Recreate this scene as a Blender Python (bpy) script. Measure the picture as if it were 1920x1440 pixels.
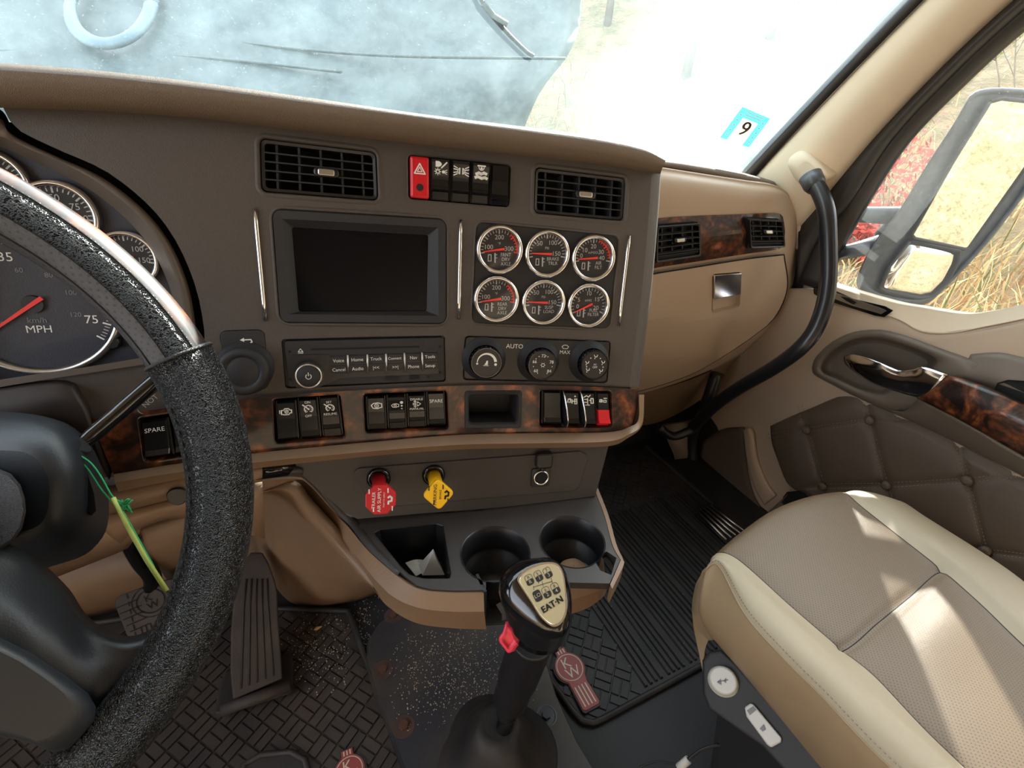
import bpy, bmesh, math, random
from mathutils import Vector, Matrix
random.seed(7)
V = Vector
R = math.radians
SC = bpy.context.scene
COL = SC.collection
for o in list(bpy.data.objects):
    bpy.data.objects.remove(o)

# ------------------------------------------------------------------ camera
CAM = V((0, 0, 0.95))
FPX = 900.0
yaw, pit, rol = R(27), R(30), R(3.2)
FW = V((math.sin(yaw)*math.cos(pit), math.cos(yaw)*math.cos(pit), -math.sin(pit)))
RT0 = V((math.cos(yaw), -math.sin(yaw), 0))
UP0 = RT0.cross(FW)
RT = RT0*math.cos(rol) + UP0*math.sin(rol)
UP = RT.cross(FW)
cd = bpy.data.cameras.new('camera')
cam = bpy.data.objects.new('camera', cd)
COL.objects.link(cam)
cam.matrix_world = Matrix.Translation(CAM) @ Matrix((RT, UP, -FW)).transposed().to_4x4()
cd.sensor_width = 36
cd.sensor_fit = 'HORIZONTAL'
cd.lens = FPX/1920*36
cd.clip_start = 0.01
cd.clip_end = 300
SC.camera = cam

# ------------------------------------------------------------------ light
SC.view_settings.view_transform = 'Standard'
SC.view_settings.look = 'None'
SC.view_settings.gamma = 1
SC.view_settings.use_curve_mapping = False
SC.view_settings.exposure = 2.0
w = bpy.data.worlds.new('sky')
SC.world = w
w.use_nodes = True
wn = w.node_tree
bg = wn.nodes['Background']
sky = wn.nodes.new('ShaderNodeTexSky')
sky.sky_type = 'NISHITA'
sky.sun_disc = False
sky.sun_elevation = R(25)
sky.sun_rotation = R(48)
sky.dust_density = 3.0
wmx = wn.nodes.new('ShaderNodeMix')
wmx.data_type = 'RGBA'
wmx.inputs[0].default_value = 0.88
wn.links.new(sky.outputs[0], wmx.inputs[6])
wmx.inputs[7].default_value = (1.0, 0.99, 0.97, 1)
wn.links.new(wmx.outputs[2], bg.inputs['Color'])
bg.inputs['Strength'].default_value = 1.0
SUN_DIR = -V((math.cos(R(25))*math.sin(R(46.8)), math.cos(R(25))*math.cos(R(46.8)), math.sin(R(25))))     # the way the light travels
sd = bpy.data.lights.new('sun', 'SUN')
sd.energy = 6.0
sd.angle = R(0.6)
sd.color = (1.0, 0.95, 0.86)
so = bpy.data.objects.new('sun', sd)
COL.objects.link(so)
so.rotation_euler = SUN_DIR.to_track_quat('-Z', 'Y').to_euler()

# ------------------------------------------------------------------ turning sight lines into places
def ray(px, py):
    return RT*((px-960)/FPX) - UP*((py-720)/FPX) + FW
def Zp(px, py, z):
    d = ray(px, py); return CAM + d*((z-CAM.z)/d.z)
def Xp(px, py, x):
    d = ray(px, py); return CAM + d*(x/d.x)
def Yp(px, py, y):
    d = ray(px, py); return CAM + d*(y/d.y)
def Dp(px, py, dist):
    return CAM + ray(px, py)*dist
def Pp(px, py, p, n):
    d = ray(px, py); return CAM + d*((p-CAM).dot(n)/d.dot(n))
FD = V((-0.105, -0.206, -0.973)).normalized()
def fy(x):
    return 0.644 - 0.17*(x-0.1) - 0.165*(x-0.1)**2
def fny(x):
    T = V((1, -0.17-0.33*(x-0.1), 0)).normalized()
    return T.cross(-FD).normalized()
def F(px, py, h=0.0):
    """point on the curved dash face (offset h towards the driver)"""
    r = ray(px, py)
    a = r.x - r.z*FD.x/FD.z
    b = r.y - r.z*FD.y/FD.z
    l = 0.6
    hh = 0.0
    for it in range(30):
        x = l*a
        n = fny(x)
        # surface shifted along n by h: y offset h/n.(0,1,0) approx
        e = l*b - fy(x) - h/(n.y)
        l -= e/(b + 0.17*a + 0.33*a*(x-0.1))
    return CAM + r*l
def Fn(P):
    r = P-CAM
    return fny(r.x - r.z*FD.x/FD.z)

# ------------------------------------------------------------------ materials
def s2l(c):
    return tuple(((v/255)/12.92 if v/255 <= 0.04045 else ((v/255+0.055)/1.055)**2.4) for v in c)
def N(nt, t, **k):
    n = nt.nodes.new(t)
    for a, b in k.items(): setattr(n, a, b)
    return n
def mat(name, rgb, rough=0.5, metal=0.0, bump=0.0, bscale=400, var=0.0, vscale=8, coat=0.0, kind='noise', spec=0.5, emit=None, es=0, var2=None, uv=False, dist=0.001):
    m = bpy.data.materials.new(name); m.use_nodes = True
    nt = m.node_tree; b = nt.nodes['Principled BSDF']
    c = (*s2l(rgb), 1)
    b.inputs['Base Color'].default_value = c
    b.inputs['Roughness'].default_value = rough
    b.inputs['Metallic'].default_value = metal
    b.inputs['Specular IOR Level'].default_value = spec
    b.inputs['Coat Weight'].default_value = coat
    b.inputs['Coat Roughness'].default_value = 0.08
    if emit:
        b.inputs['Emission Color'].default_value = (*s2l(emit), 1); b.inputs['Emission Strength'].default_value = es
    tc = N(nt, 'ShaderNodeTexCoord')
    src = tc.outputs['UV'] if uv else tc.outputs['Object']
    if var > 0:
        n = N(nt, 'ShaderNodeTexNoise'); n.inputs['Scale'].default_value = vscale; n.inputs['Detail'].default_value = 6
        nt.links.new(src, n.inputs['Vector'])
        mx = N(nt, 'ShaderNodeMix', data_type='RGBA')
        c2 = (*s2l(var2), 1) if var2 else tuple(v*(1-var) for v in c[:3])+(1,)
        rp = N(nt, 'ShaderNodeMapRange'); rp.inputs[1].default_value = 0.35; rp.inputs[2].default_value = 0.7
        nt.links.new(n.outputs['Fac'], rp.inputs[0])
        mu = N(nt, 'ShaderNodeMath', operation='MULTIPLY'); mu.inputs[1].default_value = 1.0 if not var2 else var
        nt.links.new(rp.outputs[0], mu.inputs[0]); nt.links.new(mu.outputs[0], mx.inputs[0])
        mx.inputs[6].default_value = c; mx.inputs[7].default_value = c2
        nt.links.new(mx.outputs[2], b.inputs['Base Color'])
    if bump > 0:
        bp = N(nt, 'ShaderNodeBump'); bp.inputs['Strength'].default_value = bump; bp.inputs['Distance'].default_value = dist
        if kind == 'noise':
            t = N(nt, 'ShaderNodeTexNoise'); t.inputs['Scale'].default_value = bscale; t.inputs['Detail'].default_value = 3
            nt.links.new(src, t.inputs['Vector']); nt.links.new(t.outputs['Fac'], bp.inputs['Height'])
        else:
            t = N(nt, 'ShaderNodeTexVoronoi', feature='DISTANCE_TO_EDGE'); t.inputs['Scale'].default_value = bscale
            nz = N(nt, 'ShaderNodeTexNoise'); nz.inputs['Scale'].default_value = bscale*0.5
            mxv = N(nt, 'ShaderNodeMix', data_type='VECTOR'); mxv.inputs[0].default_value = 0.02
            nt.links.new(src, nz.inputs['Vector']); nt.links.new(src, mxv.inputs[4]); nt.links.new(nz.outputs['Color'], mxv.inputs[5])
            nt.links.new(mxv.outputs[1], t.inputs['Vector'])
            sm = N(nt, 'ShaderNodeMapRange'); sm.inputs[1].default_value = 0; sm.inputs[2].default_value = 0.25
            nt.links.new(t.outputs['Distance'], sm.inputs[0]); nt.links.new(sm.outputs[0], bp.inputs['Height'])
        nt.links.new(bp.outputs[0], b.inputs['Normal'])
    return m
def wood(name):
    m = mat(name, (90, 45, 20), 0.45, coat=0.55, spec=0.3)
    nt = m.node_tree; b = nt.nodes['Principled BSDF']
    tc = N(nt, 'ShaderNodeTexCoord')
    n = N(nt, 'ShaderNodeTexNoise'); n.inputs['Scale'].default_value = 22; n.inputs['Detail'].default_value = 5; n.inputs['Distortion'].default_value = 1.6
    n2 = N(nt, 'ShaderNodeTexNoise'); n2.inputs['Scale'].default_value = 130; n2.inputs['Detail'].default_value = 4
    nt.links.new(tc.outputs['Object'], n.inputs['Vector']); nt.links.new(tc.outputs['Object'], n2.inputs['Vector'])
    ad = N(nt, 'ShaderNodeMath', operation='MULTIPLY_ADD'); ad.inputs[1].default_value = 0.3
    nt.links.new(n2.outputs['Fac'], ad.inputs[0]); nt.links.new(n.outputs['Fac'], ad.inputs[2])
    cr = N(nt, 'ShaderNodeValToRGB')
    e = cr.color_ramp.elements
    e[0].position = 0.56; e[0].color = (*s2l((26, 13, 9)), 1)
    e[1].position = 0.86; e[1].color = (*s2l((140, 76, 36)), 1)
    k = cr.color_ramp.elements.new(0.65); k.color = (*s2l((60, 30, 18)), 1)
    k = cr.color_ramp.elements.new(0.74); k.color = (*s2l((92, 48, 26)), 1)
    nt.links.new(ad.outputs[0], cr.inputs[0]); nt.links.new(cr.outputs[0], b.inputs['Base Color'])
    return m
M = {}
M['fascia'] = mat('dark_taupe_plastic', (74, 67, 62), 0.55, bump=0.35, bscale=900, var=0.1, vscale=300)
M['pad'] = mat('brown_dash_vinyl', (106, 88, 70), 0.6, bump=0.5, bscale=420, kind='vor')
M['beige'] = mat('beige_plastic', (178, 157, 136), 0.5, bump=0.2, bscale=900)
M['tan'] = mat('tan_shaded_beige_plastic', (132, 107, 85), 0.45, bump=0.2, bscale=700, var=0.08, vscale=30)  # on the lower lip it is beige with the shade mixed in
M['cream'] = mat('cream_pillar_fabric', (222, 205, 180), 0.7, bump=0.2, bscale=900)
M['grey'] = mat('charcoal_console_plastic', (62, 58, 56), 0.5, bump=0.3, bscale=900)
M['doorgrey'] = mat('taupe_door_plastic', (106, 95, 84), 0.45, bump=0.2, bscale=900)
M['black'] = mat('black_plastic', (26, 26, 29), 0.35, bump=0.1, bscale=700)
M['blackm'] = mat('matt_black_plastic', (34, 34, 37), 0.6, bump=0.2, bscale=900)
M['deep'] = mat('recess_black', (8, 8, 9), 0.8)
M['gloss'] = mat('gloss_black', (12, 12, 14), 0.12, coat=0.5)
M['glossk'] = mat('gloss_black_switch', (16, 17, 20), 0.22)
M['screen'] = mat('dark_screen_glass', (7, 9, 14), 0.2, spec=0.2)
M['chrome'] = mat('chrome', (225, 225, 228), 0.12, 1.0)
M['satin'] = mat('satin_metal', (205, 203, 200), 0.3, 1.0)
M['red'] = mat('red_plastic', (205, 22, 34), 0.35)
M['needle'] = mat('red_needle', (235, 50, 45), 0.5)
M['redk'] = mat('red_valve_plastic', (190, 28, 38), 0.35)
M['pink'] = mat('pink_red_button', (240, 62, 88), 0.4)
M['yellow'] = mat('yellow_plastic', (240, 184, 20), 0.4)
M['white'] = mat('white_print', (225, 225, 222), 0.6)
M['greyprint'] = mat('grey_print', (120, 120, 122), 0.6)
M['dialprint'] = mat('dial_print', (172, 172, 172), 0.6)
M['blackprint'] = mat('black_print', (18, 16, 14), 0.6)
M['dial'] = mat('dial_black', (20, 20, 23), 0.55)
M['cluster'] = mat('cluster_dark_face', (42, 43, 54), 0.5, bump=0.2, bscale=700)
M['bezelbrown'] = mat('cluster_bezel_brown', (92, 82, 74), 0.42, bump=0.2, bscale=900)
def backlit(name, rgb):
    m = bpy.data.materials.new(name); m.use_nodes = True; nt = m.node_tree; b = nt.nodes['Principled BSDF']; b.inputs['Base Color'].default_value = (*s2l(rgb), 1); b.inputs['Roughness'].default_value = 0.6
    t = N(nt, 'ShaderNodeBsdfTranslucent'); t.inputs[0].default_value = (*s2l(rgb), 1); x = N(nt, 'ShaderNodeMixShader'); x.inputs[0].default_value = 0.6
    nt.links.new(b.outputs[0], x.inputs[1]); nt.links.new(t.outputs[0], x.inputs[2]); nt.links.new(x.outputs[0], nt.nodes['Material Output'].inputs[0]); return m
M['wood'] = wood('burl_wood')
M['leather'] = mat('black_grained_leather', (17, 17, 20), 0.3, bump=0.7, bscale=330, kind='vor', dist=0.0022)
M['leather2'] = mat('black_smooth_leather', (40, 40, 43), 0.4, bump=0.5, bscale=600, kind='vor')
M['column'] = mat('column_plastic', (30, 34, 39), 0.45, bump=0.15, bscale=800)
M['rubber'] = mat('black_rubber', (30, 29, 31), 0.6, bump=0.3, bscale=300, var=0.3, vscale=12, var2=(74, 66, 60))
M['rubberd'] = mat('dusty_rubber', (42, 38, 38), 0.7, bump=0.4, bscale=260, var=0.7, vscale=9, var2=(76, 66, 58))
M['tunnel'] = mat('tunnel_rubber', (34, 34, 42), 0.55, bump=0.4, bscale=200, var=0.85, vscale=9, var2=(72, 64, 55))
M['floorc'] = mat('floor_vinyl', (28, 28, 31), 0.6, bump=0.3, bscale=350, var=0.3, vscale=6)
M['seatc'] = mat('cream_vinyl', (152, 138, 114), 0.38, bump=0.25, bscale=700, kind='vor')
M['seatside'] = mat('tan_vinyl_side', (150, 127, 98), 0.42, bump=0.25, bscale=700, kind='vor')
M['quilt'] = mat('quilted_taupe_leather', (96, 82, 69), 0.36, bump=0.3, bscale=500, kind='vor')
M['seal'] = mat('door_seal_rubber', (46, 43, 42), 0.5)
M['stitch'] = mat('thread', (140, 124, 106), 0.8)
M['bstitch'] = mat('black_thread', (12, 12, 14), 0.8)
M['kwred'] = mat('emblem_red', (140, 62, 58), 0.5)
M['kwcream'] = mat('emblem_cream', (200, 186, 165), 0.5)
M['gold'] = mat('shift_plate_gold', (200, 190, 155), 0.35, 0.6)
M['wgrey'] = mat('light_grey_button', (190, 188, 182), 0.4)
M['paper'] = mat('white_paper', (215, 215, 210), 0.8, bump=0.3, bscale=60)
M['tissue'] = mat('brown_tissue', (140, 112, 88), 0.9, bump=0.6, bscale=50, dist=0.01)
M['mirrorbody'] = mat('mirror_housing', (40, 47, 58), 0.45, var=0.5, vscale=60, bump=0.1, var2=(74, 84, 96))
M['mirror'] = mat('mirror_glass', (235, 238, 240), 0.02, 1.0)
M['green'] = mat('green_string', (20, 150, 90), 0.6)
M['stick'] = mat('bamboo_green', (170, 180, 90), 0.6, var=0.5, vscale=90, var2=(90, 130, 50))
M['cable'] = mat('black_cable', (22, 22, 24), 0.4)
# perforated seat insert (dots from UV)
def perf(name, rgb, pitch_, rad):
    m = mat(name, rgb, 0.36, bump=0.25, bscale=700, kind='vor')
    nt = m.node_tree; b = nt.nodes['Principled BSDF']
    tc = N(nt, 'ShaderNodeTexCoord')
    sx = N(nt, 'ShaderNodeSeparateXYZ'); nt.links.new(tc.outputs['UV'], sx.inputs[0])
    def mt(op, a, b2=None, v=None):
        q = N(nt, 'ShaderNodeMath', operation=op); nt.links.new(a, q.inputs[0])
        if b2 is not None: nt.links.new(b2, q.inputs[1])
        if v is not None: q.inputs[1].default_value = v
        return q.outputs[0]
    u = mt('DIVIDE', sx.outputs[0], v=pitch_); v_ = mt('DIVIDE', sx.outputs[1], v=pitch_)
    p = mt('ADD', u, v_); q = mt('SUBTRACT', u, v_)
    fx = mt('SUBTRACT', mt('FRACT', p), v=0.5); fy_ = mt('SUBTRACT', mt('FRACT', q), v=0.5)
    dd = mt('ADD', mt('MULTIPLY', fx, fx), mt('MULTIPLY', fy_, fy_))
    lt = mt('LESS_THAN', dd, v=rad*rad)
    mx = N(nt, 'ShaderNodeMix', data_type='RGBA')
    nt.links.new(lt, mx.inputs[0])
    mx.inputs[6].default_value = (*s2l(rgb), 1); mx.inputs[7].default_value = tuple(v*0.32 for v in s2l(rgb))+(1,)
    nt.links.new(mx.outputs[2], b.inputs['Base Color'])
    return m
M['perf'] = perf('perforated_taupe_leather', (98, 79, 57), 0.0044, 0.2)
M['perfb'] = perf('perforated_black_leather', (58, 57, 61), 0.0065, 0.2)
# dusty glass, with an optional painted glare haze towards the right
def glass(name, dust, lo, hi, tint, scale, glare_haze=0):
    m = bpy.data.materials.new(name); m.use_nodes = True
    nt = m.node_tree; nt.nodes.clear()
    o = N(nt, 'ShaderNodeOutputMaterial')
    tr = N(nt, 'ShaderNodeBsdfTransparent'); tr.inputs[0].default_value = (*tint, 1)
    gl = N(nt, 'ShaderNodeBsdfGlossy'); gl.inputs['Roughness'].default_value = 0.02
    tl = N(nt, 'ShaderNodeBsdfTranslucent'); tl.inputs[0].default_value = (*s2l(dust), 1)
    fr = N(nt, 'ShaderNodeFresnel'); fr.inputs[0].default_value = 1.3
    m1 = N(nt, 'ShaderNodeMixShader'); m2 = N(nt, 'ShaderNodeMixShader')
    tc = N(nt, 'ShaderNodeTexCoord')
    n = N(nt, 'ShaderNodeTexNoise'); n.inputs['Scale'].default_value = scale; n.inputs['Detail'].default_value = 8; n.inputs['Roughness'].default_value = 0.75
    n3 = N(nt, 'ShaderNodeTexNoise'); n3.inputs['Scale'].default_value = 420; n3.inputs['Detail'].default_value = 2
    nt.links.new(tc.outputs['Object'], n.inputs['Vector']); nt.links.new(tc.outputs['Object'], n3.inputs['Vector'])
    mr = N(nt, 'ShaderNodeMapRange'); mr.inputs[1].default_value = 0.3; mr.inputs[2].default_value = 0.7; mr.inputs[3].default_value = lo; mr.inputs[4].default_value = hi
    mr2 = N(nt, 'ShaderNodeMapRange'); mr2.inputs[1].default_value = 0.66; mr2.inputs[2].default_value = 0.76; mr2.inputs[3].default_value = 0; mr2.inputs[4].default_value = 0.10
    nt.links.new(n.outputs['Fac'], mr.inputs[0]); nt.links.new(n3.outputs['Fac'], mr2.inputs[0])
    ad = N(nt, 'ShaderNodeMath', operation='ADD'); nt.links.new(mr.outputs[0], ad.inputs[0]); nt.links.new(mr2.outputs[0], ad.inputs[1])
    if glare_haze:
        sp = N(nt, 'ShaderNodeSeparateXYZ'); nt.links.new(tc.outputs['Object'], sp.inputs[0])
        gr = N(nt, 'ShaderNodeMapRange', interpolation_type='SMOOTHSTEP'); gr.inputs[1].default_value = 0.45; gr.inputs[2].default_value = 0.75; gr.inputs[3].default_value = 0.0; gr.inputs[4].default_value = glare_haze  # haze growing to the right paints the washed-out glare into the glass
        nt.links.new(sp.outputs[0], gr.inputs[0])
        a2 = N(nt, 'ShaderNodeMath', operation='ADD'); nt.links.new(ad.outputs[0], a2.inputs[0]); nt.links.new(gr.outputs[0], a2.inputs[1]); ad = a2
    nt.links.new(fr.outputs[0], m1.inputs[0]); nt.links.new(tr.outputs[0], m1.inputs[1]); nt.links.new(gl.outputs[0], m1.inputs[2])
    nt.links.new(ad.outputs[0], m2.inputs[0]); nt.links.new(m1.outputs[0], m2.inputs[1]); nt.links.new(tl.outputs[0], m2.inputs[2])
    nt.links.new(m2.outputs[0], o.inputs[0])
    return m
M['windshield'] = glass('dusty_windshield_glass', (205, 232, 238), 0.012, 0.075, (0.84, 0.94, 0.95), 9, 0.07)
M['sideglass'] = glass('side_window_glass', (230, 240, 240), 0.02, 0.06, (0.93, 0.98, 0.97), 5)
def lensm():
    m = bpy.data.materials.new('gauge_lens'); m.use_nodes = True
    nt = m.node_tree; nt.nodes.clear()
    o = N(nt, 'ShaderNodeOutputMaterial'); tr = N(nt, 'ShaderNodeBsdfTransparent')
    gl = N(nt, 'ShaderNodeBsdfGlossy'); gl.inputs['Roughness'].default_value = 0.05
    mx = N(nt, 'ShaderNodeMixShader'); mx.inputs[0].default_value = 0.035
    nt.links.new(tr.outputs[0], mx.inputs[1]); nt.links.new(gl.outputs[0], mx.inputs[2]); nt.links.new(mx.outputs[0], o.inputs[0])
    return m
M['lens'] = lensm()

# ------------------------------------------------------------------ mesh building
class MB:
    def __init__(s):
        s.v = []; s.f = []; s.m = []; s.sm = []; s.uv = {}
    def add(s, pts, faces, mi=0, smooth=False, uvs=None):
        b = len(s.v); s.v += [V(p) for p in pts]
        if uvs:
            for i, u in enumerate(uvs): s.uv[b+i] = u
        for f in faces:
            s.f.append([b+i for i in f]); s.m.append(mi); s.sm.append(smooth)
    def loops(s, loops, cap0=True, cap1=True, mi=0, smooth=False, closed=True):
        n = len(loops[0]); pts = [p for l in loops for p in l]; F_ = []
        for k in range(len(loops)-1):
            for i in range(n if closed else n-1):
                j = (i+1) % n
                F_.append([k*n+i, k*n+j, (k+1)*n+j, (k+1)*n+i])
        s.add(pts, F_, mi, smooth)
        b = len(s.v)-len(pts)
        if cap0: s.f.append([b+i for i in range(n)][::-1]); s.m.append(mi); s.sm.append(False)
        if cap1: s.f.append([b+(len(loops)-1)*n+i for i in range(n)]); s.m.append(mi); s.sm.append(False)
    def grid(s, rows, mi=0, smooth=True, uvs=None, mfun=None):
        n = len(rows[0]); b = len(s.v)
        for i, r in enumerate(rows):
            for j, p in enumerate(r):
                if uvs: s.uv[len(s.v)] = uvs[i][j]
                s.v.append(V(p))
        for i in range(len(rows)-1):
            for j in range(n-1):
                s.f.append([b+i*n+j, b+i*n+j+1, b+(i+1)*n+j+1, b+(i+1)*n+j]); s.m.append(mfun(i, j) if mfun else mi); s.sm.append(smooth)
    def slab(s, rows, thick, mi=0, smooth=True, off=None):
        """closed solid from a grid: front rows and the same moved by `thick` (vector or function)"""
        f = thick if callable(thick) else (lambda p: p+thick)
        back = [[f(p) for p in r] for r in rows]
        n = len(rows[0]); m = len(rows)
        b = len(s.v); s.v += [V(p) for r in rows for p in r] + [V(p) for r in back for p in r]
        A = lambda i, j: b+i*n+j
        B = lambda i, j: b+m*n+i*n+j
        def q(*f_): s.f.append(list(f_)); s.m.append(mi); s.sm.append(smooth)
        for i in range(m-1):
            for j in range(n-1):
                q(A(i, j), A(i+1, j), A(i+1, j+1), A(i, j+1)); q(B(i, j), B(i, j+1), B(i+1, j+1), B(i+1, j))
        for i in range(m-1):
            q(A(i, 0), B(i, 0), B(i+1, 0), A(i+1, 0)); q(A(i, n-1), A(i+1, n-1), B(i+1, n-1), B(i, n-1))
        for j in range(n-1):
            q(A(0, j), A(0, j+1), B(0, j+1), B(0, j)); q(A(m-1, j), B(m-1, j), B(m-1, j+1), A(m-1, j+1))
    def tube(s, pts, r, n=10, mi=0, caps=True, smooth=True, flat=1.0, ref=None):
        pts = [V(p) for p in pts]; rs = r if isinstance(r, (list, tuple)) else [r]*len(pts)
        L = []; u = None
        for i, p in enumerate(pts):
            t = (pts[min(i+1, len(pts)-1)]-pts[max(i-1, 0)])
            t = t.normalized() if t.length > 1e-9 else V((0, 0, 1))
            if u is None:
                a = ref or (V((0, 0, 1)) if abs(t.z) < 0.9 else V((1, 0, 0)))
                u = (a - t*a.dot(t)).normalized()
            else:
                u = (u - t*u.dot(t)).normalized()
            w_ = t.cross(u)
            L.append([p + (u*math.cos(2*math.pi*k/n)*flat + w_*math.sin(2*math.pi*k/n))*rs[i] for k in range(n)])
        s.loops(L, caps, caps, mi, smooth)
    def build(s, name, mats, parent=None, recalc=True, bevel=0, sub=0):
        me = bpy.data.meshes.new(name)
        off = V(parent.location) if parent else V((0, 0, 0))
        if parent and parent.parent: off = off + V(parent.parent.location)
        me.from_pydata([tuple(p-off) for p in s.v], [], s.f)
        if not isinstance(mats, (list, tuple)): mats = [mats]
        for m in mats: me.materials.append(m)
        for i, p in enumerate(me.polygons):
            p.material_index = s.m[i]; p.use_smooth = s.sm[i]
        if s.uv:
            ul = me.uv_layers.new(name='UVMap')
            for l in me.loops: ul.data[l.index].uv = s.uv.get(l.vertex_index, (0, 0))
        if recalc:
            bm = bmesh.new(); bm.from_mesh(me)
            bmesh.ops.recalc_face_normals(bm, faces=bm.faces); bm.to_mesh(me); bm.free()
        o = bpy.data.objects.new(name, me); COL.objects.link(o)
        if parent: o.parent = parent
        if bevel:
            md = o.modifiers.new('bevel', 'BEVEL'); md.width = bevel; md.segments = 3; md.limit_method = 'ANGLE'; md.angle_limit = R(40)
        if sub:
            md = o.modifiers.new('sub', 'SUBSURF'); md.levels = sub; md.render_levels = sub
        return o
def thing(name, label, cat, loc, group=None):
    o = bpy.data.objects.new(name, None); COL.objects.link(o); o.location = loc
    o.empty_display_size = 0.02
    o['label'] = label; o['category'] = cat
    if group: o['group'] = group
    return o
def tag(o, label, cat, group=None, kind=None):
    o['label'] = label; o['category'] = cat
    if group: o['group'] = group
    if kind: o['kind'] = kind
    return o
def struct(o):
    o['kind'] = 'structure'; return o
def cr(pts, n):
    """smooth curve through points (Vectors or tuples), n samples per span"""
    P = [V(p) for p in pts]; out = []
    for i in range(len(P)-1):
        p0 = P[i-1] if i > 0 else P[0]*2-P[1]; p1 = P[i]; p2 = P[i+1]; p3 = P[i+2] if i+2 < len(P) else P[-1]*2-P[-2]
        for k in range(n):
            t = k/n
            out.append(0.5*((2*p1)+(p2-p0)*t+(2*p0-5*p1+4*p2-p3)*t*t+(3*p1-p0-3*p2+p3)*t**3))
    out.append(P[-1]); return out
def resamp(P, n):
    P = [V(p) for p in P]; L = [0]
    for a, b in zip(P, P[1:]): L.append(L[-1]+(b-a).length)
    out = []; k = 0
    for i in range(n):
        t = L[-1]*i/(n-1)
        while k < len(L)-2 and L[k+1] < t: k += 1
        d = L[k+1]-L[k]; out.append(P[k].lerp(P[k+1], min(1, max(0, (t-L[k])/d)) if d > 0 else 0))
    return out
def coons(top, right, bottom, left, nu, nv, smooth=True):
    """top & bottom run left to right, left & right run top to bottom; rows of points"""
    f = (lambda p, n: resamp(cr(p, 8), n)) if smooth else resamp
    T = f(top, nu); B = f(bottom, nu); L = f(left, nv); Q = f(right, nv); rows = []
    for j in range(nv):
        v = j/(nv-1); r = []
        for i in range(nu):
            u = i/(nu-1)
            r.append(T[i]*(1-v)+B[i]*v+L[j]*(1-u)+Q[j]*u-(T[0]*(1-u)*(1-v)+T[-1]*u*(1-v)+B[0]*(1-u)*v+B[-1]*u*v))
        rows.append(r)
    return rows
def net(rows, nu, nv, us=None):
    """smooth surface through a control net"""
    A = [resamp_u(cr(r, nu)) for r in rows]
    cols = list(zip(*A)); C2 = [cr(c, nv) for c in cols]
    return [list(r) for r in zip(*C2)]
def resamp_u(x): return x

class Fr:
    """a four-cornered patch of surface; s right, t down (0..1), h out (metres)"""
    def __init__(s, a, b, c, d, out=None):
        s.c = [V(a), V(b), V(c), V(d)]
        s.W = ((b-a).length+(c-d).length)/2; s.H = ((d-a).length+(c-b).length)/2
        x = (b-a)+(c-d); y = (a-d)+(b-c)
        s.n = x.cross(y).normalized()
        if s.n.dot(CAM-s.c[0]) < 0: s.n = -s.n
        s.x = x.normalized(); s.y = s.n.cross(s.x).normalized()
        if s.y.dot(y) < 0: s.y = -s.y
    def P(s, u, v, h=0.0):
        a, b, c, d = s.c
        return a*(1-u)*(1-v)+b*u*(1-v)+c*u*v+d*(1-u)*v+s.n*h
    def sub(s, u0, v0, u1, v1, h=0):
        return Fr(s.P(u0, v0, h), s.P(u1, v0, h), s.P(u1, v1, h), s.P(u0, v1, h))
    def m(s, x, y, h=0.0):
        """metres from the centre, x right, y up"""
        return s.P(0.5+x/s.W, 0.5-y/s.H, h)
def frF(a, b, c, d, h=0.0):
    return Fr(F(*a, h), F(*b, h), F(*c, h), F(*d, h))
def frC(px, py, w, hgt, h=0.0, rot=0.0):
    """frame of given metric size centred on a sight line on the dash face"""
    c = F(px, py, h); n = Fn(c); x = V((1, 0, 0)); x = (x-n*x.dot(n))
    x = (F(px+10, py, h)-F(px-10, py, h)).normalized() if rot is None else Fxdir(c)
    y = n.cross(x)
    return Fr(c-x*w/2+y*hgt/2, c+x*w/2+y*hgt/2, c+x*w/2-y*hgt/2, c-x*w/2-y*hgt/2)
def Fxdir(c):
    r = c-CAM; xx = r.x-r.z*FD.x/FD.z
    T = V((1, -0.17-0.33*(xx-0.1), -0.065)).normalized(); n = Fn(c)
    return (T-n*T.dot(n)).normalized()
def rr(W, H, r, n=5):
    """rounded rectangle loop in metres, centred"""
    r = min(r, W/2*0.99, H/2*0.99); out = []
    for cx, cy, a0 in ((W/2-r, H/2-r, 0), (-W/2+r, H/2-r, 90), (-W/2+r, -H/2+r, 180), (W/2-r, -H/2+r, 270)):
        for k in range(n+1):
            a = R(a0+90*k/n); out.append((cx+r*math.cos(a), cy+r*math.sin(a)))
    return out
def circ(r, n=48, cx=0, cy=0, a0=0, ry=None):
    return [(cx+r*math.cos(2*math.pi*k/n+a0), cy+(ry or r)*math.sin(2*math.pi*k/n+a0)) for k in range(n)]
def shr(pts, d):
    """inset a convex-ish loop by d"""
    n = len(pts); out = []
    ar = sum(pts[i][0]*pts[(i+1) % n][1]-pts[(i+1) % n][0]*pts[i][1] for i in range(n))
    sg = 1 if ar > 0 else -1
    for i in range(n):
        a, b, c = pts[i-1], pts[i], pts[(i+1) % n]
        def nr(p, q):
            dx, dy = q[0]-p[0], q[1]-p[1]; l = math.hypot(dx, dy) or 1e-9; return (-dy/l*sg, dx/l*sg)
        n1, n2 = nr(a, b), nr(b, c); mx, my = n1[0]+n2[0], n1[1]+n2[1]; l = math.hypot(mx, my) or 1e-9
        k = d/max(0.4, l/2)
        out.append((b[0]+mx/l*k, b[1]+my/l*k))
    return out
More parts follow.
